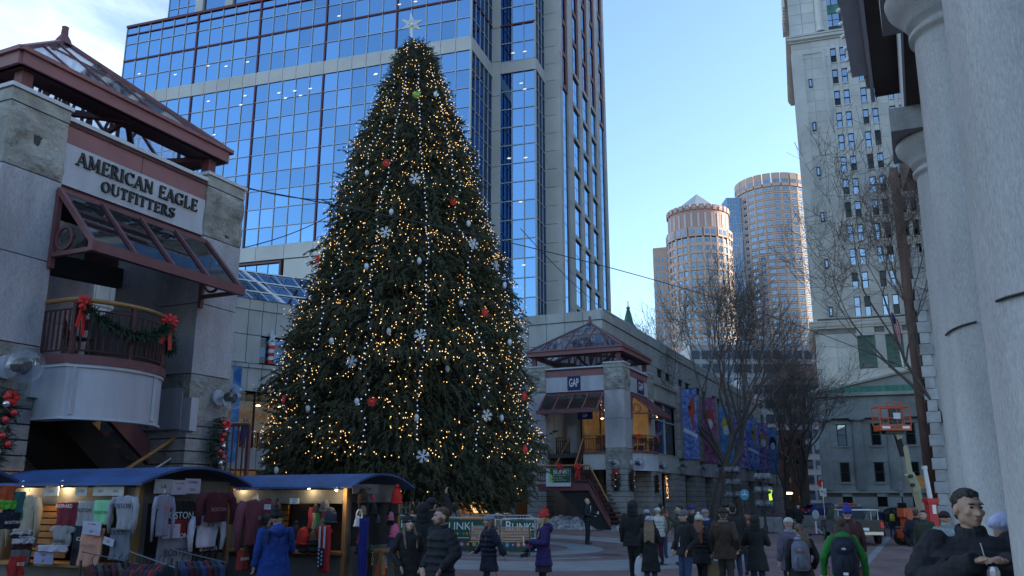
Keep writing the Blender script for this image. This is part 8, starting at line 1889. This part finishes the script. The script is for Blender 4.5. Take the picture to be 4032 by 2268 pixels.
garment('navy scarf with red capitals beside the yellow lettered one', 0, GX2, (1362, 1384, 2175, 2300), 'plain', (.010, .012, .03), 'scsox', 'S|O|X', (.4, .03, .05), .7, .2, cat='scarf', off=.35, group='scarves on the hat stall')
for k, (u, v, c) in enumerate([(1215, 2140, (.02, .02, .022)), (1255, 2140, (.022, .02, .02)), (1215, 2165, (.018, .018, .02)), (1255, 2165, (.02, .02, .025))]):
 p = list(pln(u, v, 1, LY2)); p[1] -= .2; T = thing('folded_gloves', 'dark folded gloves, %s of the stack on the hat stall counter' % ('upper left', 'upper right', 'lower left', 'lower right')[k], 'gloves', MW(*p), MA, 'stacked gloves'); m = MB(); m.ell((0, 0, 0), (.14, .1, .06), 12, 8); blob(m, 'cloth', cm('glv', c), T, .02, .03)
T = thing('display_shelf', 'narrow wooden display shelf at the foot of the hat stall gable', 'shelf', MW(-11.6, 18.5, gm(-11.6)), MA + PI / 2)
MB().box(-.8, .8, -.1, .3, .88, .94).build('shelf_board', G['stall_wood'], T); MB().box(.72, .8, -.1, -.02, 0, 1.5).build('post', G['stall_wood'], T); MB().box(-.8, -.72, -.1, -.02, 0, .9).build('post', G['stall_wood'], T)
# ================================================================== STREET FURNITURE AND VEHICLES
def barricade(label, u, v, zc, rotz, W=2.3, banner=True, group='steel crowd barriers round the tree', txt='BLINK!'):
 p = at_depth(u, v, zc); g = ground(p.x, p.y); T = thing('crowd_barrier', label, 'barrier', (p.x, p.y, g), rotz, group); H = 1.26
 m = MB(); r = .12; pts = [(-W / 2, 0, .18), (-W / 2, 0, H - r), (-W / 2 + r * .3, 0, H - r * .3), (-W / 2 + r, 0, H), (W / 2 - r, 0, H), (W / 2 - r * .3, 0, H - r * .3), (W / 2, 0, H - r), (W / 2, 0, .18)]; m.tube(pts, .024, 8); m.tube([(-W / 2, 0, .25), (W / 2, 0, .25)], .02, 6); m.build('frame', G['barrier_steel'], T)
 for i in range(14): m = MB(); x = -W / 2 + W * (i + 1) / 15; m.tube([(x, 0, .25), (x, 0, H)], .010, 5); m.build('bar', G['barrier_steel'], T)
 for x in (-W / 2 + .2, W / 2 - .2): m = MB(); m.beam((x, -.28, .03), (x, .28, .03), .05, .03); m.beam((x, 0, .03), (x, 0, .25), .04, .04); m.build('foot', G['barrier_steel'], T)
 if banner:
  m = MB(); m.box(-W / 2 + .10, W / 2 - .28, -.045, -.03, .05, H - .06); m.build('banner', G['banner_green'], T)
  text(txt[0], .50, G['txt_white'], T, (-W / 2 + .30, -.052, .97), FY, ext=.002); text(txt[1:], .40, G['txt_white'], T, (-W / 2 + .44, -.052, .935), FY, ext=.002, align='LEFT')
  m = MB(); m.box(-W / 2 + .12, -W / 2 + 1.5, -.053, -.048, .50, .525); m.build('rule', G['txt_white'], T)
  for i in range(11): m = MB(); m.prism([(-W / 2 + .16 + i * .12, .70), (-W / 2 + .24 + i * .12, .70), (-W / 2 + .21 + i * .12, .60)], -.053, -.048, 'y'); m.build('bulb_print', G['p_' + ['yellow', 'orange', 'red', 'blue', 'yellow', 'lime', 'purple', 'orange', 'yellow', 'red', 'pink'][i]], T)
  for i, c in enumerate(['blue', 'purple', 'orange', 'pink', 'red', 'yellow', 'lime']):
   m = MB(); m.tube([(-W / 2 + .25 + i * .24, -.049, .28), (-W / 2 + .25 + i * .24, -.053, .28)], .095 - .01 * (i % 2), 14); m.build('bauble_print', G['p_' + c], T); m = MB(); m.box(-W / 2 + .22 + i * .24, -W / 2 + .28 + i * .24, -.058, -.054, .25, .31); m.build('bauble_mark', G['banner_white'], T)
  text('Sound Show: Daily at 4:30pm', .075, G['txt_white'], T, (W / 2 - .65, -.052, .95), FY, ext=.001); text('Presented by', .06, G['txt_white'], T, (W / 2 - .65, -.052, .72), FY, ext=.001)
 return T
mk('neon', (.5, .8, .05), emit=(.6, 1, .05), es=.35); mk('sign_blue', (.08, .30, .45), .4); mk('picket', (.32, .31, .30), .8, var=.3); mk('barrier_steel', (.5, .52, .54), .35, metal=.7)
barricade('crowd barrier with green BLINK! banner behind the woman in ear flaps', 1600, 2080, 33.5, 0.02, 2.55)
barricade('crowd barrier with green BLINK! banner behind the woman in the navy parka', 1835, 2085, 33.2, -.02, 2.25)
barricade('crowd barrier with green BLINK! banner behind the wooden bench, angled away', 2050, 2075, 33.8, .42, 1.7)
barricade('crowd barrier with a green banner glimpsed behind the hat stall', 1450, 2080, 34, 0, 1.6)
for k, (u, rz) in enumerate(((1760, 0), (1900, .05), (2010, .1), (1640, 0))): barricade('plain dark crowd barrier in the back row %s' % ('left of the grey knit hat', 'above the wooden bench', 'nearest the far pavilion stair', 'behind the bearded man')[k], u, 2060, 37.2, rz, 1.9, False, 'back row of crowd barriers')
# picket fence
p = at_depth(1560, 2040, 36); T = thing('picket_fence', 'weathered white picket fence below the tree', 'fence', (p.x, p.y, ground(p.x, p.y)), 0)
for i in range(17): m = MB(); x = -1.35 + i * .17; m.prism([(x, .1), (x + .085, .1), (x + .085, 1.68), (x + .042, 1.76), (x, 1.68)], -.02, .02, 'y'); m.build('picket', G['picket'], T)
for z in (.4, 1.45): m = MB(); m.box(-1.4, 1.45, .021, .06, z, z + .08); m.build('rail', G['picket'], T)
# bench
p = at_depth(2000, 2150, 32.0); T = thing('park_bench', 'empty wooden slat bench with iron arms before the barriers', 'bench', (p.x - .3, p.y, ground(p.x, p.y)), .0)
mk('bench_wood', (.50, .29, .19), .6, var=.35, vs=5, stretch=(.4, 1, 6))
for i in range(5): m = MB(); m.beam((-1.15, .20 + i * .03, .56 + i * .10), (1.15, .20 + i * .03, .56 + i * .10), .03, .075, up=(0, .2, 1)); m.build('back_slat', G['bench_wood'], T)
for i in range(5): m = MB(); m.box(-1.15, 1.15, -.34 + i * .105, -.26 + i * .105, .47, .50); m.build('seat_slat', G['bench_wood'], T)
for x in (-1.1, 0, 1.1):
 m = MB(); m.tube([(x, -.30, 0), (x, -.26, .3), (x, -.30, .46), (x, .18, .46), (x, .20, .2), (x, .34, 0)], .025, 6); m.tube([(x, .18, .46), (x, .34, 1.05)], .025, 6); m.tube([(x, -.32, .46), (x, -.34, .66), (x, -.2, .70), (x, .2, .68)], .022, 6); m.tube([(x, -.25, .2), (x, 0, .32), (x, .22, .2)], .018, 6); m.build('iron_frame', G['black_metal'], T)
# snow heap by the stair
def heap(label, lx, ly, w_, d, h, seed):
 from mathutils import noise as mn
 n = 34; vs = []; b = MB(); g = gm(lx)
 for j in range(n + 1):
  for i in range(n + 1):
   x, y = (i / n * 2 - 1), (j / n * 2 - 1); r = math.hypot(x, y); q = Vector((x * 3 + seed, y * 3, seed)); z = max(0, (1 - r) * 1.2) ** .6 * h * (.75 + .9 * mn.noise(q) + .4 * mn.noise(q * 4)); vs.append((x * w_ + .1 * mn.noise(q * 2), y * d, max(-.02, z) if r < 1 else -.03))
 b.v = vs; b.f = [(j * (n + 1) + i, j * (n + 1) + i + 1, (j + 1) * (n + 1) + i + 1, (j + 1) * (n + 1) + i) for j in range(n) for i in range(n)]; b.m = [0] * len(b.f)
 o = b.build('snow_heap', G['snow'], loc=MW(lx, ly, g), rotz=MA); tag(o, label, 'snow');
heap('dirty snow heap along the wall left of the stair foot', -21.4, 53.2, 3.2, 1.2, .85, 1); heap('low dirty snow heap under the stair by the corner pier', -17.6, 53.3, 1.3, .7, .35, 5)
# globe cluster street lamps
def cluster(label, u, v, zc, top_v):
 p = at_depth(u, v, zc); g = ground(p.x, p.y); top = at_depth(u, top_v, zc).z; T = thing('globe_street_lamp', label, 'street lamp', (p.x, p.y, g), 0, 'clustered globe street lamps'); H = top - g
 m = MB(); m.tube([(0, 0, 0), (0, 0, .5), (0, 0, .55), (0, 0, H - .2)], [.16, .13, .08, .06], 10); m.build('lamp_post', G['black_metal'], T)
 for k in range(3):
  z = H - .35 - k * .85
  for i in range(6):
   a = 2 * PI * i / 6 + k * .5; x, y = .42 * math.cos(a), .42 * math.sin(a)
   m = MB(); m.tube([(0, 0, z - .1), (x * .7, y * .7, z - .15), (x, y, z - .1)], .025, 5); m.tube([(x, y, z - .2), (x, y, z - .02)], .06, 6); o = m.build('lamp_arm', G['black_metal'], T)
   m = MB(); m.ell((x, y, z + .06), .20, 14, 10); m.build('globe', G['globe_glass'], o, smooth=True)
 return T
cluster('black street lamp with stacked clear globes, left of the pair', 2892, 2030, 60, 1830); cluster('black street lamp with stacked clear globes, right of the pair', 3015, 2072, 55, 1855)
p = at_depth(2930, 1948, 58); T = thing('round_sign', 'round pale blue direction sign on a dark post between the globe lamps', 'sign', (p.x, p.y, ground(p.x, p.y)), 0); hz = p.z - ground(p.x, p.y)
m = MB(); m.tube([(0, 0, 0), (0, 0, hz + .3)], .05, 8); m.build('post', G['black_metal'], T); m = MB(); m.ell((0, -.08, hz), (.30, .02, .36), 20, 10); m.build('sign_face', G['sign_blue'], T); m = MB(); m.box(-.2, .2, -.115, -.105, hz - .03, hz + .03); m.box(-.03, .03, -.115, -.105, hz + .05, hz + .22); m.build('marking', G['sign_white'], T)
# concrete planters / blocks
for k, (u, v, w_, lb) in enumerate([(3000, 2065, 1.4, 'grey concrete block behind the globe lamp, left one'), (3038, 2072, 1.3, 'grey concrete block right of the globe lamp'), (3190, 2040, 3.2, 'long low concrete wall block beside the blue car')]):
 zc = 57 if k < 2 else 70; p = at_depth(u, v, zc); g = ground(p.x, p.y); T = thing('concrete_block', lb, 'planter', (p.x, p.y, g), MA * .3, 'concrete blocks at the kerb'); m = MB(); m.box(-w_ / 2, w_ / 2, -.5, .5, 0, 1.0 if k < 2 else .9); o = m.build('block', G['concrete'], T); bv = o.modifiers.new('b', 'BEVEL'); bv.width = .04; m = MB(); m.box(-w_ / 2 + .1, w_ / 2 - .1, -.4, .4, .9, .98 if k > 1 else 1.03); m.build('soil', G['dark_int'], T)
# no left turn sign
p = at_depth(3240, 1938, 62); T = thing('traffic_sign', 'white square no left turn sign with a red disc above, beside the blue car', 'sign', (p.x, p.y, ground(p.x, p.y)), .05); hz = p.z - T.location.z
m = MB(); m.tube([(0, 0, 0), (0, 0, hz + .75)], .03, 6); m.build('post', G['chrome'], T); m = MB(); m.box(-.24, .24, -.05, -.035, hz - .26, hz + .26); m.build('plate', G['sign_white'], T)
m = MB(); n = 20
for i in range(n): a0, a1 = 2 * PI * i / n, 2 * PI * (i + 1) / n; m.beam((.18 * math.cos(a0), -.06, hz + .18 * math.sin(a0)), (.18 * math.cos(a1), -.06, hz + .18 * math.sin(a1)), .04, .01)
m.beam((-.13, -.063, hz + .13), (.13, -.063, hz - .13), .035, .01); m.build('red_ring', G['bow_red'], T); m = MB(); m.beam((.08, -.055, hz - .1), (.08, -.055, hz + .02), .035, .01); m.beam((.08, -.056, hz + .02), (-.05, -.056, hz + .05), .035, .01); m.prism([(-.12, hz + .04), (-.03, hz + .11), (-.03, hz - .02)], -.058, -.054, 'y'); m.build('arrow', G['black_metal'], T)
m = MB(); m.prism([(-.12 + .26 * math.cos(R(22.5 + 45 * i)), hz + .62 + .26 * math.sin(R(22.5 + 45 * i))) for i in range(8)], .0, .02, 'y'); m.build('stop_disc', G['bow_red'], T)
# wheeled round sign
p = at_depth(3215, 2093, 54); T = thing('wheeled_sign', 'round grey sign on a small wheeled white stand in the street', 'sign', (p.x, p.y, ground(p.x, p.y)), .2)
m = MB(); m.tube([(0, 0, .12), (0, 0, .9)], .05, 8); m.tube([(0, 0, .5), (.45, 0, .12)], .03, 6); m.build('stand', G['white_metal'], T); m = MB(); m.beam((-.45, 0, .1), (.5, 0, .1), .12, .08); m.build('base', G['black_metal'], T)
for x in (-.45, .5): m = MB(); m.tube([(x, -.06, .08), (x, .06, .08)], .09, 12); m.build('wheel', G['black_metal'], T)
m = MB(); m.ell((0, -.06, 1.3), (.24, .03, .29), 22, 12); m.build('sign_face', G['sign_grey'], T); m = MB(); m.beam((0, -.10, 1.1), (0, -.10, 1.5), .03, .02); m.beam((-.17, -.10, 1.3), (.17, -.101, 1.3), .03, .02); m.build('sign_cross', G['cap_stone'], T)
mk('car_blue', (.012, .05, .28), .25, coat=1); mk('car_black', (.015, .018, .022), .25, coat=1); mk('tyre', (.015, .015, .015), .9); mk('tail_red', (.5, .015, .01), .3, emit=(1, .03, .02), es=.03); mk('orange_paint', (.52, .09, .03), .45); mk('cream_paint', (.42, .41, .27), .5); mk('red_paint', (.5, .03, .03), .45)
def car(label, loc, rot, L=4.9, kind='hatch', paint='car_blue'):
 """side profile lofted across the width; nose towards +x"""
 T = thing('parked_car' if kind == 'hatch' else 'pickup_truck', label, 'car' if kind == 'hatch' else 'pickup truck', loc, rot); W = 1.0
 if kind == 'hatch':
  low = [(-2.45, .45), (-2.5, .75), (-2.42, 1.05), (-2.3, 1.15), (1.2, 1.12), (2.1, .98), (2.45, .75), (2.48, .45), (2.2, .28), (-2.2, .28)]; cab = [(-2.3, 1.13), (-1.9, 1.62), (-1.3, 1.74), (.1, 1.74), (.6, 1.6), (1.35, 1.12)]
 else:
  low = [(-3.1, .6), (-3.1, 1.25), (-.5, 1.25), (1.6, 1.22), (3.0, 1.12), (3.1, .8), (3.05, .5), (-3.0, .5)]; cab = [(-.45, 1.24), (-.25, 1.95), (.1, 2.02), (1.0, 2.02), (1.75, 1.23)]
 def hull(poly, w0, w1, nm, mat, zmid):
  m = MB(); n = len(poly); vs = []
  for (y, f) in ((-w0, .0), (-w0 * .985, 0), (w0 * .985, 0), (w0, 0)): vs += [(x, y * (1 if z < zmid else w1 / w0), z) for x, z in poly]
  for r in range(3): m.add([], []);
  fs = [tuple(range(n)), tuple(range(3 * n, 4 * n))] + [(r * n + i, r * n + (i + 1) % n, (r + 1) * n + (i + 1) % n, (r + 1) * n + i) for r in range(3) for i in range(n)]
  m.add(vs, fs); o = m.build(nm, G[mat], T); b = o.modifiers.new('b', 'BEVEL'); b.width = .05; b.segments = 3; b.limit_method = 'ANGLE'; return o
 hull(low, W, W * .96, 'body', paint, .9); hull(cab, W * .95, W * .78, 'cabin', paint, 1.3)
 # windows
 for sg in (-1, 1):
  wn = ([[(-1.95, 1.2), (-1.7, 1.55), (-.75, 1.62), (-.75, 1.2)], [(-.65, 1.2), (-.65, 1.62), (.1, 1.62), (.5, 1.5), (1.0, 1.2)]] if kind == 'hatch' else [[(-.3, 1.3), (-.15, 1.88), (.35, 1.9), (.35, 1.3)], [(.42, 1.3), (.42, 1.9), (.95, 1.9), (1.5, 1.3)]])
  for poly in wn:
   m = MB(); vs = []
   for (x, z) in poly:
    f = .95 - (.17 * (z - 1.2) / .55 if z > 1.2 else 0); vs.append((x, sg * (W * f + .012), z))
   m.add(vs, [tuple(range(len(vs)))]); m.build('side_window', G['window_sky'], T)
 m = MB(); bx_ = cab[0][0]; tx = cab[1][0]
 m.add([(bx_ - .02, -.72, cab[0][1] + .08), (bx_ - .02, .72, cab[0][1] + .08), (tx - .03, .66, cab[1][1] - .04), (tx - .03, -.66, cab[1][1] - .04)], [(0, 1, 2, 3)]); m.build('rear_window', G['window_dark'], T)
 wx = (-1.5, 1.55) if kind == 'hatch' else (-1.95, 2.0); wr_ = .37 if kind == 'hatch' else .44
 for x in wx:
  for sg in (-1, 1):
   m = MB(); m.tube([(x, sg * (W - .2), wr_), (x, sg * (W + .02), wr_)], wr_, 22); o = m.build('wheel', G['tyre'], T)
   m = MB(); m.tube([(x, sg * (W + .015), wr_), (x, sg * (W + .035), wr_)], wr_ * .35, 14)
   for k in range(5): a = 2 * PI * k / 5; m.beam((x, sg * (W + .03), wr_), (x + wr_ * .62 * math.cos(a), sg * (W + .03), wr_ + wr_ * .62 * math.sin(a)), .07, .03, up=(0, 1, 0))
   n = 18
   for k in range(n): a0, a1 = 2 * PI * k / n, 2 * PI * (k + 1) / n; m.beam((x + wr_ * .64 * math.cos(a0), sg * (W + .028), wr_ + wr_ * .64 * math.sin(a0)), (x + wr_ * .64 * math.cos(a1), sg * (W + .028), wr_ + wr_ * .64 * math.sin(a1)), .05, .03, up=(0, 1, 0))
   m.build('rim', G['chrome'], o)
 rx = low[1][0]
 for sg in (-1, 1): m = MB(); m.box(rx - .03, rx + .05, sg * .72 - .14 if kind == 'hatch' else sg * .9 - .08, sg * .72 + .14 if kind == 'hatch' else sg * .9 + .08, .85, 1.15); m.build('tail_light', G['tail_red'], T)
 m = MB(); m.box(rx - .12, rx + .02, -.9, .9, .5, .66); m.build('bumper', G['chrome'] if kind != 'hatch' else G[paint], T); m = MB(); m.box(rx - .04, rx - .01, -.22, .22, .72, .86); m.build('number_plate', G['sign_white'], T)
 if kind != 'hatch':
  m = MB(); m.box(rx - .025, rx - .005, -.82, .82, .74, 1.2); m.build('tailgate', G[paint], T); m = MB(); m.box(-.6, -.5, -.8, .8, 1.25, 1.95);
  m = MB()
  for x in (-1.2, -2.6): m.tube([(x, -.85, 1.25), (x, -.85, 1.75), (x, .85, 1.75), (x, .85, 1.25)], .03, 6)
  m.tube([(-.4, -.85, 1.75), (-2.7, -.85, 1.75)], .03, 6); m.tube([(-.4, .85, 1.75), (-2.7, .85, 1.75)], .03, 6); m.build('bed_rack', G['white_metal'], T)
  m = MB(); m.box(.1, .3, -.5, .5, 2.03, 2.10); m.build('light_bar', G['red_paint'], T)
 return T
p = at_depth(3262, 2036, 92); car('bright blue hatchback parked below the temple front', (p.x, p.y, ground(p.x, p.y)), .12)
p = at_depth(3352, 2115, 48); car('dark pickup truck with a bed rack seen from behind in the street', (p.x, p.y, ground(p.x, p.y)), R(82), kind='pickup', paint='car_black')
p = at_depth(3590, 2062, 70); car('dark car with a lit headlamp beyond the yellow backpack', (p.x, p.y, ground(p.x, p.y)), R(-70), paint='car_black')
# boom lift
b0 = at_depth(3640, 2110, 46); g = ground(b0.x, b0.y); T = thing('boom_lift', 'orange boom lift with a cream telescopic boom and railed work basket raised before the temple', 'boom lift', (b0.x, b0.y, g), 0); O = Vector((b0.x, b0.y, g))
def L_(u, v, zc=46): return at_depth(u, v, zc) - O
for x in (-.9, .6):
 for y in (-.6, .7): m = MB(); m.tube([(x, y - .12, .42), (x, y + .12, .42)], .42, 20); o = m.build('wheel', G['tyre'], T); m = MB(); m.tube([(x, y - .13, .42), (x, y - .14, .42)], .2, 14); m.build('rim', G['orange_paint'], o)
m = MB(); m.box(-1.2, .9, -.5, .6, .4, .85); m.build('chassis', G['orange_paint'], T); m = MB(); m.box(-1.0, -.35, -.45, .45, .85, 1.75); m.box(-1.15, -.5, -.4, .4, 1.5, 1.95); m.build('turret', G['orange_paint'], T)
m = MB(); m.beam((.1, 0, .85), L_(3608, 1930), .32, .36); m.build('lower_boom', G['cream_paint'], T)
m = MB(); m.beam(L_(3608, 1930), L_(3580, 1865), .36, .42, up=(1, 0, 0)); m.build('boom_sleeve', G['cream_paint'], T)
for (u, v) in ((3589, 1875), (3597, 1910)): m = MB(); c = L_(u, v, 45.6); m.tube([c, c + Vector((0, .2, 0))], .10, 12); m.build('boom_hole', G['joint'], T)
m = MB(); m.beam(L_(3582, 1866), L_(3561, 1757), .22, .26, up=(1, 0, 0)); m.build('upper_boom', G['cream_paint'], T)
m = MB(); m.beam(L_(3556, 1795), L_(3532, 1712), .20, .26, up=(1, 0, 0)); m.build('jib', G['black_metal'], T); m = MB(); m.beam(L_(3540, 1725), L_(3528, 1700), .3, .3, up=(1, 0, 0)); m.build('jib_head', G['cream_paint'], T)
c0 = L_(3515, 1697); bw = .82
m = MB(); m.box(c0.x - bw, c0.x + bw, c0.y - .45, c0.y + .45, c0.z, c0.z + .30); m.build('basket_tray', G['orange_paint'], T)
m = MB(); m.box(c0.x - bw + .1, c0.x - .3, c0.y - .46, c0.y - .452, c0.z + .10, c0.z + .22); m.box(c0.x + .35, c0.x + bw - .1, c0.y - .46, c0.y - .452, c0.z + .10, c0.z + .22); m.build('tray_label', G['sign_white'], T)
text('SKYJET', .2, G['joint'], T, (c0.x + .02, c0.y - .462, c0.z + .16), FY, ext=.001)
m = MB()
for zz in (.65, 1.25):
 for (a, b) in (((-bw, -.45), (bw, -.45)), ((bw, -.45), (bw, .45)), ((bw, .45), (-bw, .45)), ((-bw, .45), (-bw, -.45))): m.tube([(c0.x + a[0], c0.y + a[1], c0.z + zz), (c0.x + b[0], c0.y + b[1], c0.z + zz)], .03, 6)
for x in (-bw, -.35, .1, .45, bw):
 for y in (-.45, .45): m.tube([(c0.x + x, c0.y + y, c0.z + .28), (c0.x + x, c0.y + y, c0.z + (1.45 if abs(x) < .5 and x != .1 else 1.25))], .03, 6)
m.tube([(c0.x - .35, c0.y - .45, c0.z + 1.45), (c0.x + .45, c0.y - .45, c0.z + 1.45)], .03, 6); m.build('basket_rail', G['orange_paint'], T)
m = MB(); m.box(c0.x - .25, c0.x + .35, c0.y - .40, c0.y - .15, c0.z + .35, c0.z + 1.15); m.build('control_console', G['black_metal'], T); m = MB(); m.box(c0.x - .1, c0.x + .28, c0.y - .49, c0.y - .48, c0.z + .60, c0.z + .92); m.build('instruction_sheet', G['banner_white'], T)
m = MB(); m.box(c0.x - .5, c0.x + .5, c0.y - .3, c0.y + .3, c0.z - .16, c0.z - .01); m.build('basket_mount', G['black_metal'], T)
# red box with the white mast
p = at_depth(3668, 2010, 32); g = ground(p.x, p.y); T = thing('red_kiosk', 'red hydrant style box carrying a slim white mast, behind the man in jeans', 'kiosk', (p.x, p.y, g), .1); zb = p.z - g
m = MB(); m.box(-.17, .17, -.15, .15, -.0, zb + .42); m.box(-.22, .22, -.2, .2, zb + .28, zb + .44); m.box(-.22, .22, -.2, .2, 0, .2); m.build('cabinet', G['red_paint'], T); m = MB(); m.box(-.05, .09, -.165, -.155, zb - .12, zb + .2); m.build('notice', G['sign_white'], T)
m = MB(); m.tube([(0, 0, zb + .44), (-.08, 0, zb + 1.55)], [.09, .075], 10); m.tube([(-.08, 0, zb + 1.5), (-.09, 0, zb + 1.62)], .10, 10); m.build('mast', G['white_metal'], T)
# street name pole
p = at_depth(3560, 1985, 66); g = ground(p.x, p.y); T = thing('sign_pole', 'thin pole with narrow white plates near the boom lift', 'sign', (p.x, p.y, g), 0); zb = p.z - g
m = MB(); m.tube([(0, 0, 0), (-.15, 0, zb + 1.8)], .05, 6); m.build('pole', G['black_metal'], T)
for k in range(3): m = MB(); m.box(-.28, -.02, -.08, -.06, zb + .55 + k * .42, zb + .92 + k * .42); m.build('plate', G['sign_grey'], T)
m = MB(); m.box(-.45, .1, -.15, .15, zb - .9, zb + .1); m.build('meter_box', G['black_metal'], T)
T = thing('equipment_box', 'orange equipment box hung high by the wooden pole', 'box', at_depth(3622, 1898, 49)); m = MB(); m.box(-.25, .25, -.2, .2, -.35, .35); m.build('cabinet', G['slat_orange'], T)
# red awning at the far end of the wing, lamp glow under the trees, green lit sign
T = thing('red_awning', 'dark red awning at the far end of the market wing', 'awning', MW(-17.4, 123, 0), MA); m = MB(); m.prism([(0, 8.6), (1.7, 7.2), (1.7, 7.0), (0, 7.3)], 0, 4, 'y'); m.build('canvas', G['red_metal'], T)
T = thing('hanging_lantern', 'small lit orange lantern under the bare trees', 'lantern', at_depth(3108, 1942, 70)); m = MB(); m.box(-.2, .2, -.08, .08, -.06, .06); m.build('lamp', G['lamp_hot'], T); m = MB(); m.box(-.24, .24, -.1, .1, .065, .12); m.build('cap', G['black_metal'], T)
T = thing('neon_sign', 'small lit yellow green sign in the shop front by the right globe lamp', 'sign', at_depth(3034, 1950, 60)); m = MB(); m.prism([(-.1, -.4), (.12, -.3), (.05, 0), (.15, .35), (-.12, .4)], -.03, .03, 'y'); m.build('neon', G['neon'], T)
T = thing('shop_sign', 'warm glowing vertical shop lettering in the second opening of the market wing', 'sign', MW(-18.2, 68.6, 2.6), MA); text('LOFT', .75, G['lamp_dim'], T, (0, 0, .3), (PI / 2, -PI / 2, PI / 2))
# ------------------------------------------------------------------ lettering to meshes
bpy.context.view_layer.update(); dg = bpy.context.evaluated_depsgraph_get()
for o in [o for o in bpy.data.objects if o.type == 'FONT']:
 me = bpy.data.meshes.new_from_object(o.evaluated_get(dg)); q = bpy.data.objects.new(o.name, me); COL.objects.link(q); q.parent = o.parent; q.location = o.location; q.rotation_euler = o.rotation_euler; q.scale = o.scale
 nm = o.name; bpy.data.objects.remove(o); q.name = nm
# ------------------------------------------------------------------ to metres
for o in list(bpy.data.objects):
 if o.parent is None and o.type not in ('CAMERA', 'LIGHT'):
  o.location = o.location * UNIT; o.scale = o.scale * UNIT
for o in [o for o in bpy.data.objects if o.parent is None and o.type == 'LIGHT' and o.get('unit')]:
 o.location = o.location * UNIT
